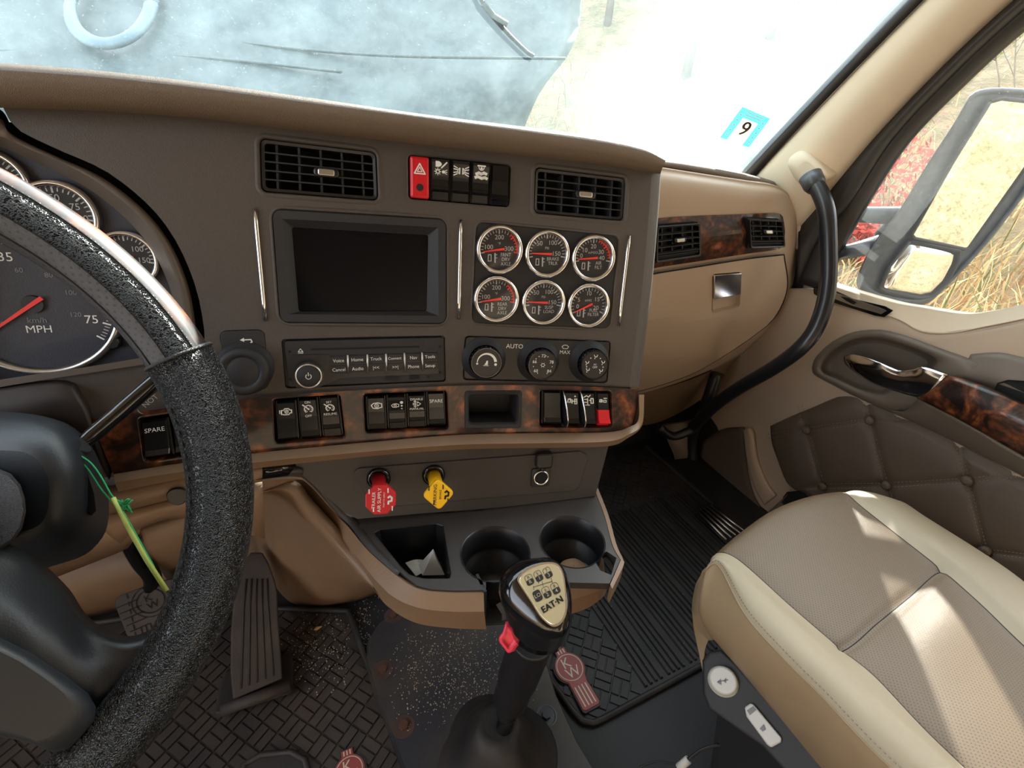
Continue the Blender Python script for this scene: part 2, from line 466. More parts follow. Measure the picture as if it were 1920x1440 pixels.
def prism(mb, fr, pts, h0, h1, bev=0.0, mi=0, smooth=False, cap0=True):
    L = [[fr.m(x, y, h0) for x, y in pts]]
    if bev:
        L.append([fr.m(x, y, h1-bev) for x, y in pts])
        q = shr(pts, bev*0.3); L.append([fr.m(x, y, h1-bev*0.3) for x, y in q])
        q = shr(pts, bev); L.append([fr.m(x, y, h1) for x, y in q])
    else:
        L.append([fr.m(x, y, h1) for x, y in pts])
    mb.loops(L, cap0, True, mi, smooth)
def ringp(mb, fr, prof, mi=0, smooth=True, close=True):
    """prof: list of (pts, h) loops; makes a strip through them, closed tubewise if close"""
    L = [[fr.m(x, y, h) for x, y in p] for p, h in prof]
    if close: L.append(L[0])
    mb.loops(L, False, False, mi, smooth)
def lathe(mb, fr, cx, cy, prof, n=40, mi=0, smooth=True, cap0=False, cap1=True):
    L = [[fr.m(cx+r*math.cos(2*math.pi*k/n), cy+r*math.sin(2*math.pi*k/n), h) for k in range(n)] for r, h in prof]
    mb.loops(L, cap0, cap1, mi, smooth)
def stroke(mb, fr, pl, w_, h=0.0004, mi=0, closed=False):
    """flat printed line of width w_ following pl (metres from the centre)"""
    pts = list(pl)
    if closed: pts = pts+[pts[0]]
    for (x0, y0), (x1, y1) in zip(pts, pts[1:]):
        dx, dy = x1-x0, y1-y0; l = math.hypot(dx, dy) or 1e-9; nx, ny = -dy/l*w_/2, dx/l*w_/2; ex, ey = dx/l*w_*0.3, dy/l*w_*0.3
        mb.add([fr.m(x0+nx-ex, y0+ny-ey, h), fr.m(x1+nx+ex, y1+ny+ey, h), fr.m(x1-nx+ex, y1-ny+ey, h), fr.m(x0-nx-ex, y0-ny-ey, h)], [[0, 1, 2, 3]], mi)
def fill(mb, fr, pl, h=0.0004, mi=0):
    mb.add([fr.m(x, y, h) for x, y in pl], [list(range(len(pl)))], mi)
_tc = {}
def glyphs(txt, bold):
    k = (txt, bold)
    if k in _tc: return _tc[k]
    cu = bpy.data.curves.new('t', 'FONT'); cu.body = txt; cu.align_x = 'CENTER'; cu.align_y = 'CENTER'; cu.size = 1; cu.resolution_u = 3
    cu.space_line = 0.85
    cu.offset = 0.0
    o = bpy.data.objects.new('t', cu); COL.objects.link(o)
    bpy.context.view_layer.update()
    dg = bpy.context.evaluated_depsgraph_get()
    me = bpy.data.meshes.new_from_object(o.evaluated_get(dg))
    vs = [tuple(v.co) for v in me.vertices]; fs = [list(p.vertices) for p in me.polygons]
    bpy.data.objects.remove(o); bpy.data.curves.remove(cu); bpy.data.meshes.remove(me)
    _tc[k] = (vs, fs); return _tc[k]
def text(mb, fr, txt, x, y, size, h=0.0005, rot=0, mi=0, bold=True, sx=1.0):
    vs, fs = glyphs(txt, bold); c, s_ = math.cos(R(rot)), math.sin(R(rot))
    pts = []
    for a, b, _ in vs:
        a = a*size*sx; b = b*size
        pts.append(fr.m(x+a*c-b*s_, y+a*s_+b*c, h))
    mb.add(pts, fs, mi)
def cut(o, cutters):
    """cut holes: cutters = list of MB closed solids (world coords)"""
    bpy.context.view_layer.update()
    tmp = []
    for c in cutters:
        k = c.build('cutter', M['deep']); tmp.append(k)
        md = o.modifiers.new('b', 'BOOLEAN'); md.operation = 'DIFFERENCE'; md.object = k; md.solver = 'EXACT'
    bpy.context.view_layer.update()
    dg = bpy.context.evaluated_depsgraph_get()
    me = bpy.data.meshes.new_from_object(o.evaluated_get(dg))
    for md in list(o.modifiers): o.modifiers.remove(md)
    old = o.data; o.data = me; bpy.data.meshes.remove(old)
    for k in tmp:
        d = k.data; bpy.data.objects.remove(k); bpy.data.meshes.remove(d)
    for p in me.polygons: p.use_smooth = False
    return o
# ================================================================== STRUCTURE
def rail(pts): return [V(p) for p in pts]
def G(px, py, off=0.0):
    """point on the curved windshield"""
    r = ray(px, py); l = 1.0
    for it in range(40):
        p = CAM+r*l
        y = 0.875+0.26*(1-(p.x/1.05)**2)-0.786*(p.z-0.834)+off
        l += (y-p.y)/ (r.y+0.786*r.z+0.5*r.x*p.x/1.1)*0.7
    return CAM+r*l
def gy(x, z): return 0.875+0.26*(1-(x/1.05)**2)-0.786*(z-0.834)

# windshield
mb = MB()
rows = [[V((x, gy(x, z), z)) for x in [-1.05+2.1*i/24 for i in range(25)]] for z in (0.80, 0.9, 1.0, 1.15, 1.3, 1.45, 1.6)]
mb.grid(rows)
ws = struct(mb.build('window_1', M['windshield']))
ws['label'] = 'dusty curved windshield above the dashboard'
# floor, back wall, roof, driver side, firewall
def boxmb(mb, x0, y0, z0, x1, y1, z1, mi=0):
    p = [V((x, y, z)) for z in (z0, z1) for x, y in ((x0, y0), (x1, y0), (x1, y1), (x0, y1))]
    mb.add(p, [[3, 2, 1, 0], [4, 5, 6, 7], [0, 1, 5, 4], [1, 2, 6, 5], [2, 3, 7, 6], [3, 0, 4, 7]], mi)
mb = MB(); boxmb(mb, -1.2, -1.1, -0.06, 1.16, 1.02, 0.0)
struct(mb.build('floor', M['floorc']))
mb = MB(); boxmb(mb, -1.2, -1.16, -0.06, 1.2, -1.1, 1.62); 
struct(mb.build('wall_back', M['beige']))
mb = MB()
mb.slab([[V((x, y, 1.62)) for x in [-1.15, -0.5, 0, 0.5, 1.08]] for y in (0.52, 0.2, -0.2, -0.6, -1.1)], V((0, 0, 0.04)))
struct(mb.build('ceiling', M['cream']))
mb = MB()
boxmb(mb, -1.2, -1.1, -0.06, -1.14, 1.0, 0.62); boxmb(mb, -1.2, -1.1, 0.62, -1.14, -0.45, 1.62)
boxmb(mb, -1.2, 0.62, 0.62, -1.14, 0.9, 0.85)
struct(mb.build('wall_left', M['beige']))
mb = MB(); boxmb(mb, -1.2, 0.97, -0.06, 0.28, 1.03, 0.75); 
struct(mb.build('wall_front', M['tan']))
mb = MB(); boxmb(mb, 0.28, 0.97, -0.06, 1.16, 1.03, 0.75)
struct(mb.build('wall_front_passenger', M['floorc'])).name = 'wall_front_right'
mb = MB(); boxmb(mb, 1.125, 0.70, -0.06, 1.18, 1.03, 0.80)
struct(mb.build('wall_cowl_right', M['floorc']))
# door side above the window: rear pillar and roof rail
mb = MB(); boxmb(mb, 1.10, -1.1, 0.6, 1.16, -0.35, 1.62); boxmb(mb, 1.10, -0.35, 1.5, 1.16, 0.5, 1.62)
struct(mb.build('wall_right', M['cream']))

# windshield seal (dark strip along the pillar)
WE = [(1398, 338), (1440, 290), (1500, 226), (1600, 122), (1720, 0), (1850, -128), (2000, -280)]
mb = MB()
rows = []
for px, py in WE:
    rows.append([G(px-8, py-8, -0.012), G(px+8, py+1, -0.03)])
A = [Xp(px-7, py-7, 1.035) for px, py in WE]; B = [Xp(px+9, py+3, 1.03) for px, py in WE]
mb.slab([cr(A, 5), cr(B, 5)], V((0.02, 0.03, 0.02)))
struct(mb.build('trim_1', M['seal']))
# A pillar
PL_ = [(1399, 340), (1440, 300), (1508, 230), (1608, 126), (1728, 4), (1858, -124), (2010, -278)]
PR_ = [(1496, 432), (1530, 392), (1569, 342), (1647, 249), (1763, 128), (1900, 0), (2090, -160)]
rows = []
for k in range(9):
    t = k/8; r = []
    for (a, b), (c, d) in zip(PL_, PR_):
        px, py = a+(c-a)*t, b+(d-b)*t
        x = 1.035+0.05*t-0.028*math.sin(math.pi*t)
        r.append(Xp(px, py, x))
    rows.append(cr(r, 5))
mb = MB(); mb.slab(rows, V((0.07, 0.02, 0.0)))
pil = struct(mb.build('trim_2', M['cream']))
# lower end of the pillar down behind the dash
rows = [[Xp(1399, 340, 1.06), Xp(1440, 360, 1.06), Xp(1500, 425, 1.08)], [Xp(1400, 420, 1.08), Xp(1440, 440, 1.08), Xp(1500, 470, 1.09)]]
mb = MB(); mb.slab(rows, V((0.03, 0, 0))); struct(mb.build('trim_3', M['cream']))
# door weather seal, two dark bands
S0 = [(1497, 425), (1532, 388), (1571, 340), (1650, 247), (1766, 126), (1903, -2), (2090, -150)]
S1 = [(1494, 530), (1530, 450), (1590, 380), (1668, 262), (1786, 136), (1918, 14), (2095, -130)]
S2 = [(1542, 545), (1573, 467), (1627, 370), (1697, 265), (1802, 156), (1916, 52), (2100, -90)]
def band(a, b, xa, xb, bulge, nt=6):
    rows = []
    for k in range(nt+1):
        t = k/nt
        rows.append(cr([Xp(p[0]+(q[0]-p[0])*t, p[1]+(q[1]-p[1])*t, xa+(xb-xa)*t-bulge*math.sin(math.pi*t)) for p, q in zip(a, b)], 5))
    return rows
mb = MB(); mb.slab(band(S0, S1, 1.085, 1.09, 0.012), V((0.03, 0, 0))); mb.slab(band(S1, S2, 1.10, 1.12, 0.006), V((0.02, 0, 0)))
struct(mb.build('trim_4', M['seal']))
# passenger door glass
mb = MB()
rows = [[V((1.135, y, z)) for y in (-0.4, 0, 0.3, 0.6, 0.78)] for z in (0.55, 0.8, 1.2, 1.55)]
mb.grid(rows)
struct(mb.build('window_2', M['sideglass']))

# ================================================================== DASHBOARD
DB = thing('dashboard', 'wide taupe dashboard with burl wood strip and beige lower trim under the windshield', 'dashboard', (0.3, 0.8, 0.4))
def FG(pxg, h0, h1):
    """closed solid from a grid of pixels on the dash face between offsets h0 (back) and h1 (front)"""
    return [[F(p.x, p.y, h1) for p in r] for r in pxg], [[F(p.x, p.y, h0) for p in r] for r in pxg]
def slab2(mb, fr_, bk, mi=0, smooth=False):
    n = len(fr_[0]); m = len(fr_); flat = {}
    b = len(mb.v); mb.v += [p for r in fr_ for p in r]+[p for r in bk for p in r]
    A = lambda i, j: b+i*n+j
    B = lambda i, j: b+m*n+i*n+j
    def q(*f_): mb.f.append(list(f_)); mb.m.append(mi); mb.sm.append(smooth)
    for i in range(m-1):
        for j in range(n-1):
            q(A(i, j), A(i+1, j), A(i+1, j+1), A(i, j+1)); q(B(i, j), B(i, j+1), B(i+1, j+1), B(i+1, j))
    for i in range(m-1):
        q(A(i, 0), B(i, 0), B(i+1, 0), A(i+1, 0)); q(A(i, n-1), A(i+1, n-1), B(i+1, n-1), B(i, n-1))
    for j in range(n-1):
        q(A(0, j), A(0, j+1), B(0, j+1), B(0, j)); q(A(m-1, j), B(m-1, j), B(m-1, j+1), A(m-1, j+1))
def v2(l): return [V((x, y, 0)) for x, y in l]
FT = v2([(5, 200), (150, 205), (300, 213), (480, 233), (700, 260), (960, 288), (1140, 309), (1222, 322)])
FRt = v2([(1222, 322), (1215, 420), (1204, 540), (1190, 650), (1180, 726)])
FB = v2([(440, 752), (600, 738), (836, 726), (1000, 723), (1180, 728)])
FL = v2([(5, 200), (22, 232), (45, 250), (110, 281), (200, 322), (280, 386), (330, 452), (365, 532), (382, 610), (390, 690), (440, 752)])
pxg = coons(FT, FRt, FB, FL, 40, 26)
mb = MB(); f_, b_ = FG(pxg, -0.035, 0.0); slab2(mb, f_, b_)
fas = mb.build('fascia', M['fascia'], DB)
def cutter(fr, pts, h0=-0.06, h1=0.03):
    c = MB(); prism(c, fr, pts, h0, h1); return c
def qrr(fr, r): return rr(fr.W, fr.H, r)
fVL = frF((485, 257), (706, 284), (710, 377), (488, 360))
fVR = frF((1003, 312), (1175, 333), (1170, 415), (1000, 400))
fHZ = frF((765, 290), (958, 309), (955, 389), (766, 373))
fSC = frF((508, 390), (838, 410), (838, 608), (524, 606))
fRA = frF((527, 636), (834, 629), (836, 716), (535, 729))
fGA = frF((893, 415), (1162, 442), (1144, 617), (884, 606))
fHV = frF((871, 629), (1146, 639), (1139, 719), (867, 713))
fKN = frF((410, 620), (496, 617), (505, 728), (432, 738))
cuts = [cutter(fVL, qrr(fVL, 0.006)), cutter(fVR, qrr(fVR, 0.006)), cutter(fHZ, qrr(fHZ, 0.004)), cutter(fSC, qrr(fSC, 0.010), -0.06),
        cutter(fRA, qrr(fRA, 0.004), -0.06), cutter(fGA, qrr(fGA, 0.008), -0.003), cutter(fHV, qrr(fHV, 0.006), -0.006), cutter(fKN, qrr(fKN, 0.008), -0.008)]
cut(fas, cuts)
# chamfer rims round the big openings
def rim(name, fr, r, w_, hb, material, parent, h=0.0008):
    m_ = MB(); o_ = qrr(fr, r)
    o2 = shr(o_, -w_)
    ringp(m_, fr, [(o2, -0.001), (shr(o_, -w_*0.4), h), (o_, h*0.6), (shr(o_, 0.001), hb)], close=False)
    return m_.build(name, material, parent)
rim('vent_surround', fVL, 0.007, 0.006, -0.03, M['fascia'], DB, 0.002)
rim('vent_surround', fVR, 0.007, 0.006, -0.03, M['fascia'], DB, 0.002)
rim('switch_surround', fHZ, 0.005, 0.002, -0.02, M['fascia'], DB)
rim('screen_surround', fSC, 0.012, 0.004, -0.008, M['fascia'], DB, 0.0012)
rim('gauge_surround', fGA, 0.010, 0.003, -0.002, M['fascia'], DB, 0.0012)
# rounded right end of the fascia running back to the passenger side
edge = cr([V((p.x, p.y, 0)) for p in FRt], 6)
rows = []
for k, (dx, h) in enumerate([(0, 0.0), (6, -0.0015), (12, -0.006), (16, -0.014), (18, -0.03)]):
    rows.append([F(p.x+dx, p.y, h) for p in edge])
rows.append([p+V((0.02, 0.12, 0)) for p in rows[-1]])
mb = MB(); mb.grid(rows); mb.build('fascia_end', M['fascia'], DB)
# upper pad
LA = [(-160, 112), (0, 118), (200, 134), (400, 158), (600, 186), (800, 215), (1000, 240), (1130, 258), (1205, 275), (1240, 298)]
LB = [(-160, 150), (0, 160), (200, 172), (400, 192), (600, 217), (800, 240), (1000, 268), (1130, 287), (1205, 303), (1243, 312)]
LC = [(-160, 196), (0, 202), (200, 209), (400, 225), (600, 250), (800, 272), (1000, 294), (1130, 309), (1205, 322), (1238, 326)]
a_ = [F(x, y, 0.026) for x, y in LA]; a0 = [F(x, y-0.5, 0.010)+V((0, 0.012, -0.002)) for x, y in LA]
b1 = [F(x, y, 0.040) for x, y in LB]; c1 = [F(x, y, 0.022) for x, y in LC]; c2 = [F(x, y-4, 0.002) for x, y in LC]
ab = [(p*0.5+q*0.5)+V((0, -0.006, 0.003)) for p, q in zip(a_, b1)]
back = [V((p.x*1.0, gy(p.x, 0.85)-0.02, p.z-0.045)) for p in a_]
mid = [p.lerp(q, 0.15)+V((0, 0, 0.001)) for p, q in zip(a0, back)]
ext = lambda x: [V((-1.12, x[0].y, x[0].z)), V((-0.72, x[0].y, x[0].z))]+x
rows = [cr(ext(x), 6) for x in (back, mid, a0, a_, ab, b1, c1, c2)]
mb = MB(); mb.grid(rows)
# right end cap of the pad
endl = [r[-1] for r in rows[2:]]
e2 = [p+V((0.010, 0.02, -0.002)) for p in endl]; e3 = [p+V((0.012, 0.10, -0.004)) for p in endl]
mb.grid([endl, e2, e3])
mb.build('upper_pad', M['pad'], DB)
# chrome strips
for a, b in (((478, 391), (498, 602)), ((864, 412), (860, 598)), ((1180, 442), (1160, 611))):
    m_ = MB(); m_.tube([F(a[0]+(b[0]-a[0])*k/6, a[1]+(b[1]-a[1])*k/6, 0.001) for k in range(7)], 0.0026, 8); m_.build('chrome_strip', M['chrome'], DB)
# wood strip
WT = v2([(172, 786), (290, 768), (440, 750), (600, 736), (836, 724), (1000, 722), (1160, 727), (1188, 730)])
WB_ = v2([(213, 889), (345, 867), (490, 848), (700, 828), (860, 815), (1000, 812), (1137, 810), (1180, 800)])
WR_ = v2([(1188, 730), (1188, 760), (1180, 800)]); WL_ = v2([(172, 786), (190, 835), (213, 889)])
pxg = coons(WT, WR_, WB_, WL_, 48, 8)
mb = MB(); f_, b_ = FG(pxg, -0.03, 0.006); slab2(mb, f_, b_)
wd = mb.build('wood_strip', M['wood'], DB)
fS1 = frF((511, 748), (638, 739), (648, 821), (516, 832), 0.006)
fS2 = frF((681, 738), (838, 732), (841, 805), (685, 812), 0.006)
fPK = frF((871, 733), (979, 732), (977, 802), (871, 803), 0.006)
fS3 = frF((1012, 731), (1146, 733), (1148, 802), (1011, 801), 0.006)
fS0 = frF((258, 784), (370, 768), (384, 850), (270, 866), 0.006)
for f0 in (fS0, fS1, fS2, fPK, fS3): pass
cut(wd, [cutter(f0, rr(f0.W, f0.H, 0.004), -0.05, 0.02) for f0 in (fS0, fS1, fS2, fPK, fS3)])
m_ = MB(); m_.loops([[F(p.x, p.y, 0.006) for p in cr(WR_, 5)], [F(p.x+4, p.y, 0.003) for p in cr(WR_, 5)], [F(p.x+7, p.y-1, -0.008) for p in cr(WR_, 5)], [F(p.x+8, p.y-2, -0.03) for p in cr(WR_, 5)]], False, False, closed=False, smooth=True)
m_.build('wood_end', M['wood'], DB)
for f0 in (fS0, fS1, fS2, fS3): rim('wood_opening_edge', f0, 0.005, 0.0022, -0.03, M['wood'], DB, 0.0015)
# black wells behind the openings
for f0, d in ((fVL, -0.05), (fVR, -0.05), (fHZ, -0.02), (fS0, -0.03), (fS1, -0.022), (fS2, -0.022), (fS3, -0.022), (fRA, -0.006), (fHV, -0.007), (fKN, -0.009)):
    m_ = MB(); o_ = shr(rr(f0.W, f0.H, 0.004), -0.0005)
    m_.loops([[f0.m(x, y, -0.001) for x, y in o_], [f0.m(x, y, d) for x, y in o_]], False, True)
    m_.build('opening_well', M['deep'] if d < -0.02 else M['black'], DB)
# lower beige lip
LT = [(213, 889), (345, 867), (490, 848), (700, 828), (860, 815), (1000, 812), (1137, 810), (1180, 800), (1197, 786), (1198, 740)]
LM = [(215, 905), (345, 884), (490, 866), (700, 846), (860, 834), (1000, 831), (1137, 828), (1180, 814), (1203, 795), (1206, 740)]
LN = [(222, 922), (350, 896), (490, 877), (700, 855), (860, 843), (1000, 840), (1136, 837), (1176, 822), (1204, 797), (1208, 740)]
t0 = [F(x, y, 0.004) for x, y in LT]; t1 = [F(x, y+1, 0.010) for x, y in LT]
m1 = [F(x, y, 0.026) for x, y in LM]; n1 = [F(x, y, 0.016) for x, y in LN]; n2 = [F(x, y-3, -0.02) for x, y in LN]
m1[-2:] = [F(x, y, 0.0) for x, y in LM[-2:]]; n1[-2:] = [F(x, y, -0.01) for x, y in LN[-2:]]; n2[-2:] = [F(x, y, -0.04) for x, y in LN[-2:]]
t1[-2:] = [F(x+2, y, 0.004) for x, y in LT[-2:]]
mb = MB(); mb.grid([cr(x, 6) for x in (t0, t1, m1)]); mb.grid([cr(x, 6) for x in (m1, n1)], smooth=False); mb.grid([cr(x, 6) for x in (n1, n2)], smooth=False)
mb.build('lower_lip', M['tan'], DB)  # beige lip coloured darker to carry the shade under the dash
# body mass behind so light does not leak
mb = MB()
rows = [[F(x, y, -0.07) for x, y in r] for r in ([(-200, 220), (400, 245), (800, 290), (1215, 340)], [(-200, 500), (400, 500), (800, 500), (1195, 520)], [(-200, 800), (400, 780), (800, 770), (1180, 760)])]
mb.grid(rows); mb.build('back_shell', M['deep'], DB)
# plain left end of the dash beside the instrument cluster
e0 = F(-160, 262, 0.0); e1 = F(-160, 800, 0.0)
mb = MB(); mb.slab([[V((-1.13, e0.y, e0.z+0.06)), V((e0.x+0.005, e0.y, e0.z+0.06))], [V((-1.13, e1.y, e1.z-0.02)), V((e1.x+0.01, e1.y, e1.z-0.02))], [V((-1.13, e1.y+0.12, 0.36)), V((e1.x+0.03, e1.y+0.12, 0.36))]], V((0, 0.03, 0)), smooth=False); mb.build('fascia_left_end', M['fascia'], DB)
# instrument hood, gap and inner bezel round the cluster
H0 = [(-160, 180), (-60, 190), (0, 205), (22, 236), (45, 252), (110, 283), (200, 324), (280, 388), (330, 454), (365, 534), (380, 612), (384, 660)]
H1 = [(-160, 200), (-60, 210), (0, 222), (14, 244), (40, 262), (105, 293), (192, 333), (270, 394), (320, 458), (353, 536), (367, 612), (371, 662)]
H2 = [(-160, 238), (-60, 246), (0, 256), (30, 268), (60, 282), (110, 303), (180, 340), (255, 400), (304, 464), (336, 540), (350, 612), (354, 664)]
H3 = [(-160, 262), (-60, 268), (0, 276), (28, 286), (58, 300), (105, 322), (172, 358), (240, 414), (288, 474), (320, 545), (335, 615), (340, 666)]
def frows(lst): return [cr([F(x, y, h) for x, y in l], 6) for l, h in lst]
mb = MB(); mb.grid(frows([(H0, 0.0), (H0, -0.03), (H1, -0.03)])); mb.build('cluster_gap', M['deep'], DB)
mb = MB(); mb.grid(frows([(H1, -0.03), (H1, -0.006), (H2, 0.0), (H2, -0.004), (H3, -0.03), (H3, -0.045)])); mb.build('cluster_bezel', M['bezelbrown'], DB)
H4 = [(-160, 800), (-60, 790), (0, 770), (28, 760), (58, 750), (105, 742), (172, 730), (240, 715), (288, 700), (320, 690), (335, 680), (342, 668)]
mb = MB(); mb.grid([cr([F(x, y, -0.04) for x, y in l], 6) for l in (H3, [((a[0]+b[0])/2, (a[1]+b[1])/2) for a, b in zip(H3, H4)], H4)]); mb.build('cluster_face', M['cluster'], DB)
# shelf strips under the cluster
for nm, m__, T_, B_, h0, h1 in (
    ('cluster_sill', M['bezelbrown'], [(-160, 744), (0, 712), (150, 690), (280, 668), (345, 655)], [(-160, 758), (0, 726), (150, 702), (290, 680), (352, 668)], -0.04, 0.004),
    ('knee_panel_upper', M['fascia'], [(-160, 758), (0, 726), (150, 702), (290, 680), (392, 662)], [(-160, 860), (0, 830), (172, 788), (300, 768), (445, 752)], 0.002, -0.002)):
    mb = MB(); mb.grid([cr([F(x, y, h0) for x, y in T_], 6), cr([F(x, y, h1) for x, y in T_], 6), cr([F(x, y, h1) for x, y in B_], 6), cr([F(x, y, h1-0.02) for x, y in B_], 6)], smooth=False)
    mb.build(nm, m__, DB)
# dark column surround below the cluster
mb = MB()
rows = [[F(x, y, 0.012) for x, y in r] for r in ([(-160, 770), (0, 736), (100, 724), (135, 730)], [(-160, 840), (0, 800), (110, 760), (160, 770)], [(-160, 900), (0, 860), (150, 830), (205, 900)])]
mb.slab([cr(r, 6) for r in rows], V((0, 0.02, 0))); mb.build('column_surround', mat('dark_brown_plastic', (44, 36, 33), 0.5), DB)
# lower left knee panels
def kp(name, material, rows, thick=0.02, sm=True):
    m_ = MB(); m_.slab([cr(r, 6) for r in rows], V((0, thick, 0))); return m_.build(name, material, DB)
kp('knee_panel', M['tan'], [[F(x, y, h) for x, y, h in r] for r in (
    [(150, 915, 0.0), (222, 912, 0.0), (350, 890, 0.0), (492, 870, 0.0)], [(150, 940, 0.01), (235, 935, 0.01), (350, 915, 0.01), (492, 890, 0.008)], [(170, 972, 0.0), (255, 953, 0.0), (350, 930, 0.0), (492, 903, 0.0)])])
kp('knee_panel_lower', M['tan'], [[F(x, y, h) for x, y, h in r] for r in (
    [(170, 974, -0.004), (255, 955, -0.004), (350, 932, -0.004), (492, 908, -0.004)], [(200, 1000, 0.0), (262, 975, 0.0), (350, 952, -0.0), (494, 940, -0.01)], [(225, 1020, -0.02), (262, 992, -0.02), (350, 972, -0.03), (497, 1010, -0.03)])])
m_ = MB(); fr = frF((308, 918), (352, 912), (352, 945), (318, 948), 0.012); prism(m_, fr, rr(fr.W, fr.H, 0.012), -0.003, 0.002, 0.001); m_.build('ashtray_pull', M['black'], DB)
m_ = MB(); m_.slab([[F(x, y, 0.004) for x, y in r] for r in ([(478, 882), (555, 874)], [(480, 900), (540, 892)])], V((0, 0.02, 0))); m_.build('black_slot', M['gloss'], DB)
# lower panel carrying the air valves
LPp = F(900, 900, -0.012); LPn = Fn(LPp)
def L_(px, py, h=0): return Pp(px, py, LPp+LPn*h, LPn)
pxg = coons(v2([(545, 868), (700, 850), (880, 838), (1142, 832)]), v2([(1142, 832), (1128, 885), (1116, 930)]), v2([(670, 973), (800, 962), (950, 950), (1116, 930)]), v2([(545, 868), (578, 900), (640, 955), (670, 973)]), 24, 10)
mb = MB(); slab2(mb, [[L_(p.x, p.y) for p in r] for r in pxg], [[L_(p.x, p.y, -0.02) for p in r] for r in pxg]); mb.build('valve_panel', M['grey'], DB)
pts = [(664, 884), (672, 878), (1088, 846), (1099, 852), (1102, 862), (1086, 912), (1076, 920), (720, 951), (700, 948), (690, 940)]
mb = MB(); mb.loops([[L_(x, y, 0.0) for x, y in pts], [L_(x, y, 0.0028) for x, y in pts]], False, True); mb.build('valve_plate', M['grey'], DB, bevel=0.001)
# ---- passenger side of the dash
QN = V((-0.10, -1, 0.0)).normalized(); QP = V((0.68, 0.74, 0.7))
def Q(px, py, dy=0.0): return Pp(px, py, QP+V((0, dy, 0)), QN)
pT = [(1205, 318, 0.02), (1240, 321, 0.02), (1300, 330, 0.02), (1400, 345, 0.02), (1450, 352, 0.022), (1474, 364, 0.03), (1482, 378, 0.045)]
pM = [(1205, 345, 0), (1240, 348, 0), (1300, 352, 0), (1400, 362, 0.0), (1450, 366, 0.004), (1482, 384, 0.02), (1491, 402, 0.04)]
pM2 = [(1200, 405, -0.004), (1232, 407, -0.004), (1300, 404, -0.004), (1400, 398, -0.004), (1460, 398, 0.0), (1488, 404, 0.016), (1495, 420, 0.04)]
pM3 = [(1190, 510, 0.0), (1225, 506, 0), (1300, 494, 0), (1400, 482, 0.0), (1460, 476, 0.0), (1486, 478, 0.014), (1495, 480, 0.04)]
pM4 = [(1185, 600, 0.0), (1222, 600, 0.0), (1300, 592, 0.0), (1400, 572, 0.0), (1450, 560, 0.004), (1474, 556, 0.016), (1484, 554, 0.04)]
pB = [(1180, 680, 0.015), (1200, 680, 0.015), (1290, 664, 0.015), (1370, 644, 0.018), (1420, 626, 0.024), (1444, 616, 0.035), (1452, 612, 0.05)]
pB2 = [(1178, 742, 0.05), (1194, 740, 0.05), (1270, 718, 0.05), (1340, 690, 0.055), (1375, 670, 0.065), (1390, 662, 0.08), (1396, 660, 0.10)]
mb = MB(); rows = [[Q(*p) for p in r] for r in (pT, pM, pM2, pM3, pM4, pB, pB2)]
top = [[p+V((0, 0.25, 0.015)) for p in rows[0]], [p+V((0, 0.03, 0.008)) for p in rows[0]]]
g = [cr(r, 8) for r in top+rows]; g2 = [cr(c, 4) for c in zip(*g)]
mb.grid([list(r) for r in zip(*g2)]); mb.build('passenger_panel', M['beige'], DB)
# dark strip on its top edge
tA = [(1238, 300, 0.04), (1300, 309, 0.04), (1400, 328, 0.04), (1448, 340, 0.04), (1456, 348, 0.05)]
tB = [(1238, 310, 0.03), (1300, 320, 0.03), (1400, 340, 0.03), (1448, 351, 0.03), (1456, 356, 0.045)]
mb = MB(); mb.slab([cr([Q(x, y-2, d+0.10) for x, y, d in tA], 6), cr([Q(*p) for p in tA], 6), cr([Q(*p) for p in tB], 6)], V((0, 0.02, -0.01))); mb.build('passenger_top_strip', M['pad'], DB)
# glovebox door with its edge gap and latch
gb = [(1190, 524), (1226, 514), (1300, 502), (1400, 486), (1458, 477), (1470, 480), (1476, 490), (1474, 540), (1460, 585), (1440, 610), (1405, 634), (1352, 672), (1290, 704), (1194, 738), (1185, 700)]
gd = lambda y: 0.0 if y < 600 else (0.015*(y-600)/70 if y < 670 else 0.015+0.035*(y-670)/70)
GBT = v2([(1192, 523), (1226, 514), (1300, 502), (1400, 486), (1470, 478)]); GBR = v2([(1470, 478), (1476, 540), (1452, 596), (1405, 636)])
GBB = v2([(1180, 738), (1240, 722), (1300, 700), (1350, 672), (1405, 636)]); GBL = v2([(1192, 523), (1188, 630), (1180, 738)])
pxg = coons(GBT, GBR, GBB, GBL, 20, 14)
mb = MB(); slab2(mb, [[Q(p.x, p.y, gd(p.y)-0.010) for p in r] for r in pxg], [[Q(p.x, p.y, gd(p.y)+0.004) for p in r] for r in pxg], smooth=True)
gbd = mb.build('glovebox_door', M['beige'], DB)
m_ = MB(); gl_ = cr(GBT, 6)+cr(GBR, 6)+cr(GBB[::-1], 6)[::1]
m_.tube([Q(p.x, p.y-0.5, gd(p.y)-0.0098 if gd(p.y) < 0.001 else gd(p.y)-0.009) for p in cr(GBT, 6)+cr(GBR, 6)[1:]+cr(GBB[::-1], 6)[1:]], 0.0016, 6); m_.build('door_gap', M['deep'], DB)
fl = Fr(Q(1336, 514, -0.011), Q(1390, 510, -0.011), Q(1387, 575, -0.011), Q(1336, 587, -0.011))
c = MB(); prism(c, fl, rr(fl.W, fl.H, 0.008), -0.012, 0.02); cut(gbd, [c])
for p in gbd.data.polygons: p.use_smooth = False
mb = MB(); o_ = rr(fl.W, fl.H, 0.008)
mb.loops([[fl.m(x, y, 0.0005) for x, y in o_], [fl.m(x, y, -0.012) for x, y in shr(o_, 0.002)]], False, True); mb.build('latch_recess', M['beige'], gbd)
